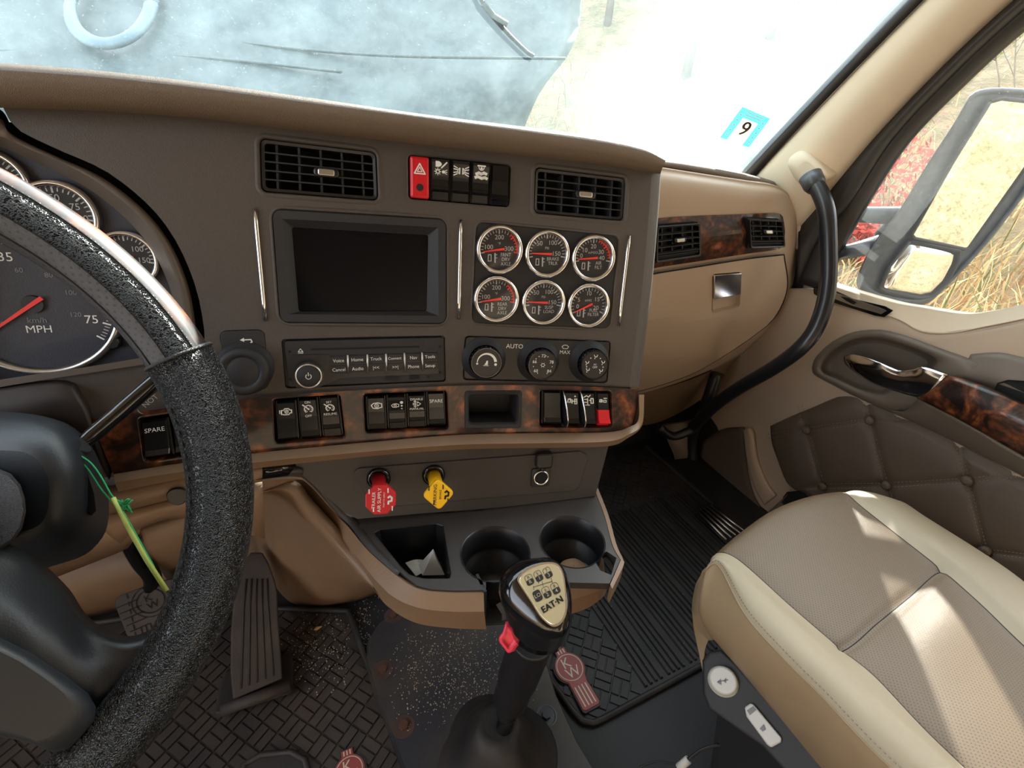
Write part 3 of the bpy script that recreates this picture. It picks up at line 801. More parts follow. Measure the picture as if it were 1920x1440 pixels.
fl2 = fl.sub(0.02, 0.02, 0.98, 0.62)
mb = MB(); prism(mb, fl2, rr(fl2.W, fl2.H, 0.002), -0.004, 0.004, 0.0015); mb.build('latch_lever', M['chrome'], gbd)
# passenger wood trim
pw = [(1188, 425, -0.008), (1230, 411, -0.008), (1310, 405, -0.008), (1400, 402, -0.008), (1456, 400, -0.006), (1468, 406, -0.003)]
pw2 = [(1186, 470, -0.018), (1228, 455, -0.018), (1310, 446, -0.018), (1400, 437, -0.018), (1460, 432, -0.014), (1472, 434, -0.006)]
pw3 = [(1184, 512, -0.008), (1225, 503, -0.008), (1310, 490, -0.008), (1400, 476, -0.008), (1456, 468, -0.006), (1468, 460, -0.003)]
mb = MB(); rows = [cr([Q(*p) for p in r], 8) for r in (pw, pw2, pw3)]; g2 = [cr(c, 5) for c in zip(*rows)]
mb.slab([list(r) for r in zip(*g2)], V((0, 0.018, 0))); pwt = mb.build('passenger_wood_trim', M['wood'], DB)
fP1 = Fr(Q(1224, 421, -0.014), Q(1306, 415, -0.014), Q(1308, 478, -0.014), Q(1222, 491, -0.014))
fP2 = Fr(Q(1395, 407, -0.014), Q(1459, 410, -0.010), Q(1464, 462, -0.010), Q(1398, 464, -0.014))
cut(pwt, [cutter(f0, rr(f0.W, f0.H, 0.006), -0.06, 0.05) for f0 in (fP1, fP2)])
bpy.context.view_layer.update()
psp = [o for o in DB.children if o.name == 'passenger_panel'][0]
for f0 in (fP1, fP2):
    m_ = MB(); o_ = rr(f0.W*1.01, f0.H*1.01, 0.006); m_.loops([[f0.m(x, y, 0.004) for x, y in o_], [f0.m(x, y, -0.006) for x, y in o_]], False, True); m_.build('opening_well', M['deep'], DB)
# underside of the passenger dash
u0 = [(1178, 742, 0.05), (1270, 720, 0.05), (1340, 692, 0.055), (1396, 662, 0.10)]
u1 = [(1178, 800, 0.10), (1240, 790, 0.10), (1320, 745, 0.12), (1372, 690, 0.16)]
mb = MB(); mb.grid([cr([Q(*p) for p in r], 6) for r in (u0, u1)]+[cr([Q(p[0], p[1]-6, p[2]+0.15) for p in u1], 6)]); mb.build('passenger_lower_panel', M['tan'], DB)
# ================================================================== AIR VENTS
def air_vent(fr, label, material='blackm', nh=4, nv=5, tabx=0.5, taby=0.5, depth=0.0, group='dashboard air vents', tilt=0.0, back=-0.030):
    t = thing('air_vent', label, 'air vent', fr.P(0.5, 1, 0), group)
    W, H = fr.W, fr.H
    m_ = MB(); o_ = rr(W*0.985, H*0.97, 0.006); i_ = rr(W*0.985-0.008, H*0.97-0.008, 0.004)
    ringp(m_, fr, [(o_, back), (o_, depth-0.003), (shr(o_, 0.001), depth-0.002), (i_, depth-0.003), (i_, back)], smooth=False)
    m_.build('vent_frame', M['black'], t)
    ih = H*0.97-0.008; iw = W*0.985-0.008
    for k in range(nh):
        y = ih*(0.5-(k+1)/(nh+1))
        m_ = MB(); dy = tilt
        p = [(-iw/2, y), (iw/2, y)]
        a = [fr.m(-iw/2, y-0.0007, depth-0.003), fr.m(iw/2, y-0.0007, depth-0.003), fr.m(iw/2, y-0.0007+dy, depth-0.009), fr.m(-iw/2, y-0.0007+dy, depth-0.009)]
        b = [fr.m(-iw/2, y+0.0007, depth-0.003), fr.m(iw/2, y+0.0007, depth-0.003), fr.m(iw/2, y+0.0007+dy, depth-0.009), fr.m(-iw/2, y+0.0007+dy, depth-0.009)]
        m_.loops([a, b], True, True); m_.build('slat', M['blackm'], t)
    for k in range(nv):
        x = iw*((k+0.5)/nv-0.5)
        m_ = MB()
        a = [fr.m(x-0.0012, -ih/2, depth-0.0085), fr.m(x-0.0012, ih/2, depth-0.0085), fr.m(x-0.0012, ih/2, max(back, depth-0.030)), fr.m(x-0.0012, -ih/2, max(back, depth-0.030))]
        b = [fr.m(x+0.0012, -ih/2, depth-0.0085), fr.m(x+0.0012, ih/2, depth-0.0085), fr.m(x+0.0012, ih/2, max(back, depth-0.030)), fr.m(x+0.0012, -ih/2, max(back, depth-0.030))]
        m_.loops([a, b], True, True); m_.build('vane', M['blackm'], t)
    m_ = MB(); q = rr(0.028, 0.010, 0.0045); cx, cy = W*(tabx-0.5), H*(0.5-taby)
    q = [(x+cx, y+cy) for x, y in q]
    prism(m_, fr, q, depth-0.012, depth+0.002, 0.002); tb = m_.build('tab', M['black'], t)
    m_ = MB(); q = [(cx+x, cy+y) for x, y in rr(0.018, 0.007, 0.002)]
    prism(m_, fr, q, depth+0.0015, depth+0.0035, 0.001); m_.build('tab_insert', M['satin'], tb)
    return t
air_vent(fVL, 'wide black air vent at the left above the dark screen, silver tab in the middle', tabx=0.55, taby=0.52)
air_vent(fVR, 'black air vent above the six round gauges, near the right end of the dash', tabx=0.55, taby=0.48)
for f0, l in ((fP1, 'passenger wood trim air vent next to the end of the centre dash'), (fP2, 'small air vent at the far right of the passenger wood trim')):
    m_ = MB(); prism(m_, f0, rr(f0.W*0.97, f0.H*0.96, 0.006), -0.006, -0.0045); bk = m_
    t = air_vent(f0, l, nh=4, nv=4, depth=0.016, taby=0.42, tilt=0.002, back=-0.004)
    bk.build('vent_core', M['deep'], t)
    m_ = MB(); ff = Fr(f0.P(0, 0.8, 0.008), f0.P(1, 0.8, 0.008), f0.P(1, 1.02, 0.0), f0.P(0, 1.02, 0.0)); prism(m_, ff, rr(ff.W, ff.H, 0.003), -0.003, 0.003, 0.001); m_.build('lower_lip', M['blackm'], t)

# ================================================================== ROCKER SWITCHES
def icon(mb, fr, kind, cx, cy, s):
    """small printed symbols, s = half size in metres"""
    w_ = s*0.16
    P = lambda pl: [(cx+x*s, cy+y*s) for x, y in pl]
    S = lambda pl, c=False, k=1.0: stroke(mb, fr, P(pl), w_*k, closed=c)
    C = lambda x, y, r, n=14, a0=0, a1=360: [(x+r*math.cos(R(a0+(a1-a0)*i/n)), y+r*math.sin(R(a0+(a1-a0)*i/n))) for i in range(n+1)]
    if kind == 'hazard':
        S([(-1, -0.8), (1, -0.8), (0, 0.95)], True, 1.4); S([(-0.45, -0.45), (0.45, -0.45), (0, 0.35)], True, 0.9)
    elif kind == 'engine':
        S([(-0.8, -0.5), (-0.8, 0.3), (-0.4, 0.3), (-0.2, 0.6), (0.5, 0.6), (0.7, 0.3), (1.0, 0.3), (1.0, -0.3), (0.7, -0.3), (0.5, -0.6), (-0.4, -0.6), (-0.5, -0.5)], True, 1.3); S([(-1.1, -0.3), (-1.1, 0.3)]); S(C(0.1, 0, 0.3), k=1.2); S([(-0.2, -0.2), (0.4, 0.25)])
    elif kind == 'engine2':
        S([(-0.9, 0.1), (-0.5, 0.5), (0.4, 0.6), (0.9, 0.4), (1.1, 0.4), (1.1, -0.4), (0.8, -0.4), (0.3, -0.6), (-0.6, -0.5)], True, 1.2); S(C(0.1, 0, 0.36), k=1.2); fill(mb, fr, P(C(0.1, 0, 0.12)))
    elif kind == 'cruise':
        S(C(0.1, 0, 0.75, 16, -50, 230), k=1.4); S([(0.1, 0), (-0.9, 0.9)], k=1.5); fill(mb, fr, P(C(0.1, 0, 0.2)))
        for a in (200, 240, 300, 340, 20, 60): S([(0.1+0.45*math.cos(R(a)), 0.45*math.sin(R(a))), (0.1+0.62*math.cos(R(a)), 0.62*math.sin(R(a)))], k=0.7)
    elif kind == 'lights':
        fill(mb, fr, P([(-0.8, 0.3), (-0.3, 0.3), (0.0, 0.45), (0.15, 0.7), (0.0, 0.95), (-0.3, 1.1), (-0.8, 1.1)])); S([(0.1, 0.2), (0.9, 1.0)], k=1.2)
        S(C(-0.45, -0.35, 0.25)); fill(mb, fr, P(C(0.4, -0.35, 0.22)))
        for a in range(0, 360, 45): S([(-0.45+0.36*math.cos(R(a)), -0.35+0.36*math.sin(R(a))), (-0.45+0.5*math.cos(R(a)), -0.35+0.5*math.sin(R(a)))], k=0.6)
        for d in (-0.3, 0, 0.3): S([(0.55, -0.35+d*0.4), (0.95, -0.35+d)], k=0.6)
    elif kind == 'marker':
        for sg in (-1, 1):
            S([(sg*0.25, 0.4), (sg*0.25, -0.4)], k=1.2); S([(sg*0.25+x_*-sg*-1*0.0, 0) for x_ in (0, 0.01)]); S(C(sg*0.2, 0, 0.35, 8, 90 if sg < 0 else -90, 270 if sg < 0 else 90), k=1.0)
            for d in (-0.5, -0.2, 0.2, 0.5): S([(sg*0.6, d*0.8), (sg*1.15, d*1.3)], k=0.9)
    elif kind == 'plow':
        S([(-0.6, 1.0), (0.6, 1.0)], k=1.2); S(C(0, 0.8, 0.4, 8, 180, 360)); fill(mb, fr, P(C(0, 0.65, 0.2)))
        S([(-0.8, -0.2), (-0.4, 0.0), (0, -0.15), (0.4, 0.05), (0.8, -0.1)], k=2.6); S([(-0.9, -0.7), (-0.5, -0.55), (0.1, -0.75), (0.6, -0.6), (0.9, -0.75)], k=2.6)
    elif kind == 'dots':
        icon(mb, fr, 'engine2', cx-0.35*s, cy, s*0.7)
        for y, r in ((0.65, 0.32), (-0.1, 0.2), (-0.75, 0.16)): fill(mb, fr, P(C(1.0, y, r, 12)))
    elif kind == 'arrow':
        S([(-0.7, 0.2), (0.2, 0.2), (0.2, 0.5), (0.8, 0), (0.2, -0.5), (0.2, -0.2), (-0.7, -0.2)], True, 0.9); S([(-0.3, 0.9), (-0.3, -0.9)], k=0.9); S([(-0.6, 0.6), (0, 0.6)], k=0.8); S([(-0.6, -0.6), (0, -0.6)], k=0.8)
    elif kind == 'axle':
        S([(-0.9, -0.3), (-0.3, -0.3), (-0.3, 0.3), (-0.7, 0.3)], True, 1.6); S([(0, -0.5), (0, 0.2)], k=1.3); S([(0, -0.1), (0.9, -0.1)], k=1.3); S([(0.5, -0.6), (0.9, -0.6), (0.9, 0.3), (0.5, 0.3)], True, 1.3); fill(mb, fr, P([(0.4, 0.7), (0.8, 0.7), (0.6, 1.05)]))
    elif kind == 'diff':
        S([(-1, 0.7), (-0.4, 1.1), (0, 0.8), (0.4, 1.2)], k=1.2); S([(-0.9, 0.3), (-0.2, 0.3)], k=1.2); S([(-0.9, -0.3), (-0.2, -0.3)], k=1.2); S([(-0.2, 0.5), (-0.2, -0.9)], k=1.3); S([(-0.7, -0.9), (0.2, -0.9)], k=1.2); S([(0.5, -0.5), (1, -0.5), (1, 0.5), (0.5, 0.5)], True, 1.3); S([(0.15, 0.1), (0.4, 0.1)], k=1.2)
    elif kind == 'pto':
        S([(-1, -0.2), (-0.4, -0.2), (-0.4, 0.3), (-0.9, 0.3)], True, 1.8); S([(0, -0.3), (0.7, -0.3), (0.7, 0.2), (0, 0.2)], True, 1.2); S([(0.1, 0.7), (0.9, 0.7)], k=1.2)
def rocker(fr, label, state='up', sym=None, top=None, bottom=None, material='glossk', word=None, group=None, red_half=False, sscale=1.0):
    """state 'up' = upper half standing proud at the bottom (pressed at the top)"""
    t = thing('rocker_switch', label, 'switch', fr.P(0.5, 1, 0), group)
    W, H = fr.W, fr.H; w_ = W*0.86
    prof = {'up': [(0.0, 0.001), (0.04, 0.005), (0.42, 0.006), (0.50, 0.0065), (0.75, 0.008), (0.86, 0.0115), (0.885, 0.0105), (0.90, 0.004), (1.0, 0.001)],
            'down': [(0.0, 0.001), (0.03, 0.009), (0.10, 0.0095), (0.42, 0.0065), (0.50, 0.006), (0.66, 0.0065), (0.74, 0.0085), (0.775, 0.007), (0.80, 0.003), (0.98, 0.002), (1.0, -0.004)]}[state]
    L = []
    for v, h in prof:
        y = H*(0.5-v); L.append([fr.m(-w_/2, y, -0.012), fr.m(-w_/2, y, h-0.0012), fr.m(-w_/2+0.001, y, h), fr.m(w_/2-0.001, y, h), fr.m(w_/2, y, h-0.0012), fr.m(w_/2, y, -0.012)])
    m_ = MB()
    m_.loops(L, True, True, smooth=False)
    mats_ = [M[material]]
    if red_half:
        mats_ = [M['glossk'], M['red']]
        n6 = 6
        for i, f0 in enumerate(m_.f):
            vi = min(f0)//6
            if vi >= 3 and len(f0) == 4: m_.m[i] = 1
    o = m_.build('rocker', mats_, t)
    # body round the rocker
    m_ = MB(); prism(m_, fr, rr(W*0.97, H, 0.002), -0.015, -0.001); m_.build('switch_body', M['black'], t)
    hi = 0.0062 if state == 'up' else 0.0078
    f2 = Fr(fr.m(-w_/2, H*0.46, hi-0.0006), fr.m(w_/2, H*0.46, hi-0.0006), fr.m(w_/2, H*0.06, 0.0066), fr.m(-w_/2, H*0.06, 0.0066)) if state == 'up' else Fr(fr.m(-w_/2, H*0.42, 0.0100), fr.m(w_/2, H*0.42, 0.0100), fr.m(w_/2, H*0.06, 0.0068), fr.m(-w_/2, H*0.06, 0.0068))
    if sym or word or top or bottom:
        m_ = MB()
        if sym: icon(m_, f2, sym, 0, 0.0 if not (top and not bottom) else -0.001, w_*0.30*sscale)
        if word: text(m_, f2, word, 0, 0, w_*0.30)
        if top: text(m_, f2, top, 0, f2.H*0.40, w_*0.21)
        if bottom: text(m_, f2, bottom, 0, -f2.H*0.42, w_*0.21)
        m_.build('printed_symbol', M['white'], o)
    return t
# hazard bank: a tall red button and four rockers
hz = fHZ.sub(0.015, 0.03, 0.985, 0.97)
t = thing('hazard_button', 'red hazard warning button with a white triangle at the left of the top switch row', 'button', hz.P(0.1, 1, 0))
f0 = hz.sub(0.0, 0.0, 0.185, 1.0)
m_ = MB(); prism(m_, f0, rr(f0.W, f0.H, 0.0025), -0.015, 0.007, 0.003); ob = m_.build('button_cap', M['red'], t)
m_ = MB(); icon(m_, Fr(f0.P(0, 0, 0.007), f0.P(1, 0, 0.007), f0.P(1, 1, 0.007), f0.P(0, 1, 0.007)), 'hazard', 0, f0.H*0.2, f0.W*0.28); m_.build('warning_triangle', M['white'], ob)
m_ = MB(); f1 = Fr(f0.P(0, 0, 0.007), f0.P(1, 0, 0.007), f0.P(1, 1, 0.007), f0.P(0, 1, 0.007)); fill(m_, f1, circ(0.0042, 20, 0, -f0.H*0.24)); m_.build('indicator_dot', M['blackprint'], ob)
for k, (sy, l) in enumerate((('lights', 'black headlight rocker switch right of the red hazard button'), ('marker', 'black rocker switch with two facing lamp symbols, third in the top row'), ('plow', 'black rocker switch with a lamp over a rough road symbol in the top row'), (None, 'blank black rocker switch at the right end of the top row'))):
    a = 0.195+k*0.2015
    rocker(hz.sub(a, 0.0, a+0.2, 1.0), l, 'down' if sy else 'up', sy, group='rocker switches beside the hazard button', sscale=1.25)
# wood strip banks
b = fS1.sub(0.02, 0.03, 0.98, 0.97, -0.006)
for k, (sy, st, tp, bt, l) in enumerate((('engine', 'up', None, None, 'black engine brake rocker switch, leftmost in the three-switch wood opening'),
        ('cruise', 'up', 'ON', 'OFF', 'black cruise control rocker switch marked ON and OFF'),
        ('cruise', 'down', 'SET', 'RESUME', 'black cruise control rocker switch marked SET and RESUME'))):
    rocker(b.sub(0.333*k+0.005, 0.06-0.03*k, 0.333*k+0.325, 1.0), l, st, sy, tp, bt, group='cruise and engine brake switches in the wood strip')
b = fS2.sub(0.02, 0.03, 0.98, 0.97, -0.006)
for k, (sy, st, tp, bt, wd_, l) in enumerate((('engine2', 'up', None, None, None, 'black rocker switch with one engine symbol, leftmost of four below the radio'),
        ('dots', 'down', None, None, None, 'black rocker switch with an engine symbol and three dots'),
        ('arrow', 'down', 'DISABLE', 'MANUAL', None, 'black rocker switch marked DISABLE and MANUAL'),
        (None, 'up', None, None, 'SPARE', 'SPARE rocker switch right of the DISABLE MANUAL one'))):
    rocker(b.sub(0.25*k+0.004, 0.08-0.02*k, 0.25*k+0.246, 1.0-0.02*k), l, st, sy, tp, bt, word=wd_, group='four rocker switches below the radio')
b = fS0.sub(0.01, 0.03, 0.99, 0.97, -0.006)
for k, l in enumerate(('fully visible SPARE rocker switch between the turn stalk and the wheel rim', 'black SPARE rocker switch partly hidden behind the steering wheel rim')):
    rocker(b.sub(0.0+0.5*k, 0.08, 0.5*k+0.48, 1.0), l, 'up', None, word='SPARE', group='spare switches behind the steering wheel')
b = fS3.sub(0.02, 0.03, 0.98, 0.97, -0.006)
rocker(b.sub(0.02, 0.02, 0.30, 0.97), 'blank black filler switch at the left of the guarded switches by the wood strip end', 'up', None, group='axle switches at the wood strip end')
rocker(b.sub(0.32, 0.02, 0.56, 1.0), 'black axle lock rocker switch between two curved chrome guards', 'up', 'axle', group='axle switches at the wood strip end', sscale=1.2)
rocker(b.sub(0.57, 0.02, 0.79, 1.0), 'black differential rocker switch right of the second chrome guard', 'up', 'diff', group='axle switches at the wood strip end', sscale=1.2)
rocker(b.sub(0.80, 0.02, 1.0, 1.0), 'rocker switch with a red lower half at the right end of the wood strip', 'up', 'pto', red_half=True, group='axle switches at the wood strip end', sscale=1.1)
for x0, l in ((0.315, 'curved chrome switch guard, left of the two at the right end of the wood strip'), (0.565, 'curved chrome switch guard, right of the two, before the red switch')):
    t = thing('switch_guard', l, 'switch guard', b.P(x0, 1, 0), 'chrome switch guards')
    m_ = MB()
    pr = [(0.0, 0.002), (0.12, 0.008), (0.3, 0.014), (0.5, 0.019), (0.75, 0.021), (0.93, 0.015), (1.04, 0.006)]
    L = [[b.P(x0-0.012, v, 0.0), b.P(x0+0.0+0.02*v, v, h), b.P(x0+0.016+0.02*v, v, h), b.P(x0+0.010, v, 0.0)] for v, h in pr]
    m_.loops(L, True, True, smooth=False); o = m_.build('guard_blade', M['black'], t)
    m_ = MB(); m_.tube(cr([b.P(x0+0.008+0.02*v, v, h+0.0005) for v, h in pr], 5), 0.0011, 8); m_.build('chrome_edge', M['chrome'], t)
# empty pocket in the wood strip
t = thing('dash_pocket', 'small empty black storage pocket in the middle of the wood strip', 'pocket', fPK.P(0.5, 1, 0))
m_ = MB(); W, H = fPK.W, fPK.H; o_ = rr(W, H, 0.004); i_ = rr(W*0.84, H*0.74, 0.004)
ringp(m_, fPK, [(o_, -0.006), (o_, 0.001), (shr(o_, 0.0012), 0.002), (shr(i_, -0.002), 0.0005), (i_, -0.003), (i_, -0.045)], close=False, smooth=False); m_.loops([[fPK.m(x, y, -0.045) for x, y in i_]]*1+[[fPK.m(x*0.99, y*0.99, -0.0455) for x, y in i_]], False, True)
m_.build('pocket_frame', M['blackm'], t)
m_ = MB(); m_.tube([fPK.P(0.66, 0.2, -0.03), fPK.P(0.66, 0.62, -0.03)], 0.0008, 6); m_.build('divider', M['blackm'], t)

# ================================================================== DISPLAY SCREEN
t = thing('display_screen', 'dark switched-off display screen in a sloped charcoal frame at the dash centre', 'screen', fSC.P(0.5, 1, 0))
fi = frF((547, 426), (803, 441), (800, 583), (560, 584), -0.008)
def q3(fr, r, n=5): return [fr.m(x, y, 0) for x, y in rr(fr.W, fr.H, r, n)]
A0 = [fSC.m(x, y, -0.001) for x, y in shr(qrr(fSC, 0.010), 0.0005)]; A1 = [fSC.m(x, y, 0.001) for x, y in shr(qrr(fSC, 0.010), 0.002)]
A2 = [fSC.m(x, y, 0.0) for x, y in shr(qrr(fSC, 0.010), 0.011)]
B0 = q3(fi, 0.003); m_ = MB(); m_.loops([A0, A1, A2, B0], False, False, smooth=False); m_.build('screen_frame', M['blackm'], t)
m_ = MB(); m_.loops([B0, [p-fi.n*0.002 for p in B0]], False, True); m_.build('screen_glass', M['screen'], t)

# ================================================================== RADIO
t = thing('radio', 'black dash radio with a disc slot, power knob and rows of labelled keys', 'radio', fRA.P(0.5, 1, 0))
W, H = fRA.W, fRA.H
f0 = fRA.sub(0.02, 0.04, 0.99, 0.96)
m_ = MB(); prism(m_, f0, rr(f0.W, f0.H, 0.003), -0.006, 0.002, 0.001); body = m_.build('radio_body', M['blackm'], t)
f1 = Fr(*[f0.P(u, v, 0.002) for u, v in ((0, 0), (1, 0), (1, 1), (0, 1))])
def RP(px, py): # pixel in the photo -> metres on the radio face
    p = F(px, py, 0.003); c = f1.P(0.5, 0.5); d = p-c; return d.dot(f1.x), d.dot(f1.y)
m_ = MB(); a, b_ = RP(584, 655), RP(786, 650); stroke(m_, f1, [a, b_], 0.0024); m_.build('disc_slot', M['deep'], t)
m_ = MB()
pl = [RP(548, 666), RP(610, 664), RP(622, 667), RP(815, 661), RP(820, 668), RP(822, 700), RP(640, 708), RP(600, 725), RP(556, 727), RP(549, 700)]
m_.loops([[f1.m(x, y, 0) for x, y in pl], [f1.m(x, y, 0.0012) for x, y in pl]], False, True); m_.build('key_field', M['black'], t)
kx, ky = RP(581, 701)
m_ = MB(); lathe(m_, f1, kx, ky, [(0.0165, 0.0), (0.0165, 0.009), (0.0158, 0.0122), (0.0148, 0.013), (0.0138, 0.012)], 36, cap1=False); m_.build('knob_ring', M['satin'], t)
m_ = MB(); lathe(m_, f1, kx, ky, [(0.0138, 0.0), (0.0138, 0.0118), (0.0132, 0.0125), (0.004, 0.0128)], 36); kb = m_.build('power_knob', M['blackm'], t)
fk = Fr(*[p+f1.n*0.0128 for p in f1.c])
m_ = MB(); r_ = 0.0032; stroke(m_, fk, [(kx+r_*math.cos(R(a)), ky+r_*math.sin(R(a))) for a in range(130, 411, 20)], 0.001); stroke(m_, fk, [(kx, ky+0.001), (kx, ky+0.005)], 0.001); m_.build('power_symbol', M['white'], kb)
words = [('Voice', 'Cancel', 635, 675, 636, 692), ('Home', 'Audio', 670, 673, 671, 690), ('Truck', '|<<', 705, 671.5, 705, 688), ('Connect', '>>|', 740, 670.5, 741, 687), ('Nav', 'Phone', 775, 669.5, 775, 686), ('Tools', 'Setup', 806, 668, 806, 684.5)]
for a, b_, x0, y0, x1, y1 in words:
    for wd_, xx, yy in ((a, x0, y0), (b_, x1, y1)):
        m_ = MB(); cx, cy = RP(xx, yy); q = [(cx+x, cy+y) for x, y in rr(0.0205, 0.0098, 0.001)]
        prism(m_, f1, q, 0.001, 0.0022, 0.0004); k = m_.build('key', M['blackm'], t)
        fq = Fr(*[p+f1.n*0.0022 for p in f1.c])
        m_ = MB(); text(m_, fq, wd_, cx, cy-0.0003, 0.0062 if len(wd_) < 7 else 0.0052, bold=True, sx=0.95, rot=1.5); m_.build('key_lettering', M['white'], k)
for i, (x, y0, y1) in enumerate(((652, 665, 700), (688.5, 663.5, 699), (723.5, 662.5, 698), (758, 661, 697), (791, 660, 695))):
    m_ = MB(); a, b_ = RP(x, y0), RP(x+1.5, y1); m_.tube([f1.m(a[0], a[1], 0.0022), f1.m(b_[0], b_[1], 0.0022)], 0.0012, 8); m_.build('chrome_divider', M['satin'], t)
m_ = MB(); a = RP(563, 658); s_ = 0.0028; stroke(m_, f1, [(a[0]-s_, a[1]-s_*0.4), (a[0]+s_, a[1]-s_*0.4), (a[0], a[1]+s_)], 0.0008, closed=True); stroke(m_, f1, [(a[0]-s_, a[1]-s_), (a[0]+s_, a[1]-s_)], 0.0007); m_.build('eject_mark', M['white'], t)
m_ = MB(); a = RP(777, 707); fill(m_, f1, [(a[0]+x, a[1]+y) for x, y in rr(0.012, 0.005, 0.0006)], 0.0016)
for x, y in ((545, 711), (543, 659), (825, 650), (825, 698), (803, 706)): a = RP(x, y); fill(m_, f1, circ(0.0017, 12, *a), 0.0016)
m_.build('port_hole', M['deep'], t)
m_ = MB()
for i in range(12): a = RP(722+i*2.4, 703.5); b_ = RP(722+i*2.4, 713); stroke(m_, f1, [a, b_], 0.0006, 0.0016)
m_.build('microphone_grille', M['deep'], t)

# ================================================================== GAUGES
t0_ = MB(); prism(t0_, fGA, shr(qrr(fGA, 0.008), 0.001), -0.003, -0.0008, 0.0005); t0_.build('gauge_plate', M['cluster'], DB).data.materials[0] = M['dial']
def gauge(px, py, label, words, nums, needle, arc=None, unit=None, r=0.0305, sym=True, h0=0.0008, a0=190, a1=-10, nmaj=None, group='round chrome-ringed gauges', frc=None):
    fr = frc or frC(px, py, r*2, r*2, h0, None)
    t = thing('gauge', label, 'gauge', fr.P(0.5, 1, 0), group)
    m_ = MB(); lathe(m_, fr, 0, 0, [(r*1.03, 0.0), (r*1.02, 0.004), (r*0.97, 0.0075), (r*0.90, 0.0078), (r*0.83, 0.005), (r*0.80, 0.001)], 48, cap1=False); m_.build('bezel', M['chrome'], t)
    m_ = MB(); lathe(m_, fr, 0, 0, [(r*0.85, 0.0), (r*0.84, 0.0008)], 40); m_.build('dial_face', M['dial'], t)
    f2 = Fr(*[p+fr.n*0.0008 for p in fr.c])
    m_ = MB(); red = MB()
    nt = nmaj or 20
    for k in range(nt+1):
        a = a0+(a1-a0)*k/nt; big = k % 5 == 0; c, s_ = math.cos(R(a)), math.sin(R(a))
        tgt = red if (arc and arc[0] <= k <= arc[1]) else m_
        stroke(tgt, f2, [(c*r*(0.66 if big else 0.70), s_*r*(0.66 if big else 0.70)), (c*r*0.78, s_*r*0.78)], r*(0.05 if big else 0.03))
    for s_, a, rad in nums: text(m_, f2, s_, math.cos(R(a))*r*rad, math.sin(R(a))*r*rad, r*0.27)
    if unit: text(m_, f2, unit, 0, r*0.24, r*0.15)
    for i, wd_ in enumerate(words): text(m_, f2, wd_, r*0.28, -r*(0.22+0.19*i), r*0.21, sx=0.9)
    if sym:
        cx, cy, q = -r*0.36, -r*0.34, r*0.13
        stroke(m_, f2, [(cx-q, cy-q), (cx, cy-q), (cx, cy+q), (cx-q*0.9, cy+q)], r*0.035, closed=True); stroke(m_, f2, [(cx+q*1.3, cy-q*1.4), (cx+q*1.3, cy+q*1.4)], r*0.06); stroke(m_, f2, [(cx+q*1.3, cy+q), (cx+q*2, cy+q)], r*0.03); stroke(m_, f2, [(cx+q*1.3, cy), (cx+q*2, cy)], r*0.03)
    m_.build('dial_markings', M['dialprint'], t)
    if arc: 
        stroke(red, f2, [(math.cos(R(a0+(a1-a0)*k/nt))*r*0.78, math.sin(R(a0+(a1-a0)*k/nt))*r*0.78) for k in range(arc[0], arc[1]+1)], r*0.03)
        red.build('red_zone', M['needle'], t)
    c, s_ = math.cos(R(needle)), math.sin(R(needle)); m_ = MB()
    L = []
    for hh in (0.002, 0.0028): L.append([fr.m(c*x-s_*y, s_*x+c*y, hh) for x, y in ((-r*0.22, -r*0.05), (r*0.70, -r*0.02), (r*0.70, r*0.02), (-r*0.22, r*0.05))])
    m_.loops(L, True, True); m_.build('needle', M['needle'], t)
    m_ = MB(); fill(m_, fr, circ(r*0.82, 32), 0.0045); m_.build('gauge_lens', M['lens'], t)
    return t
tmp_n = [('100', 168, 0.48), ('200', 90, 0.50), ('300', 4, 0.42)]
gauge(936, 468, 'round gauge marked FRNT DRV AXLE, upper left of the six', ['FRNT', 'DRV', 'AXLE'], tmp_n, 187, (14, 20), '°F')
gauge(1025, 476, 'round gauge marked BRAKE TRLR, upper middle of the six', ['BRAKE', 'TRLR'], [('50', 128, 0.55), ('100', 62, 0.52), ('150', 0, 0.42)], 178, None, 'PSI')
gauge(1111, 484, 'round gauge marked AIR FILT with red marks, upper right of the six', ['AIR', 'FILT'], [('0', 170, 0.55), ('10', 140, 0.52), ('20', 90, 0.50), ('30', 35, 0.45), ('40', 0, 0.42)], 184, (12, 19), 'in/H2O')
gauge(930, 561, 'round gauge marked REAR DRV AXLE, lower left of the six', ['REAR', 'DRV', 'AXLE'], tmp_n, 188, (14, 20), '°F')
gauge(1018, 567, 'round gauge marked SUSP LOAD, lower middle of the six', ['SUSP', 'LOAD'], [('50', 128, 0.55), ('100', 62, 0.52), ('150', 0, 0.42)], 178, None, 'PSI')
gauge(1102, 573, 'round gauge marked FUEL FILTER, lower right of the six', ['FUEL', 'FILTER'], [('0', 185, 0.5), ('5', 150, 0.52), ('10', 90, 0.55), ('15', 35, 0.5), ('20', -15, 0.4)], 205, None, 'inHG', a0=205, a1=-25)
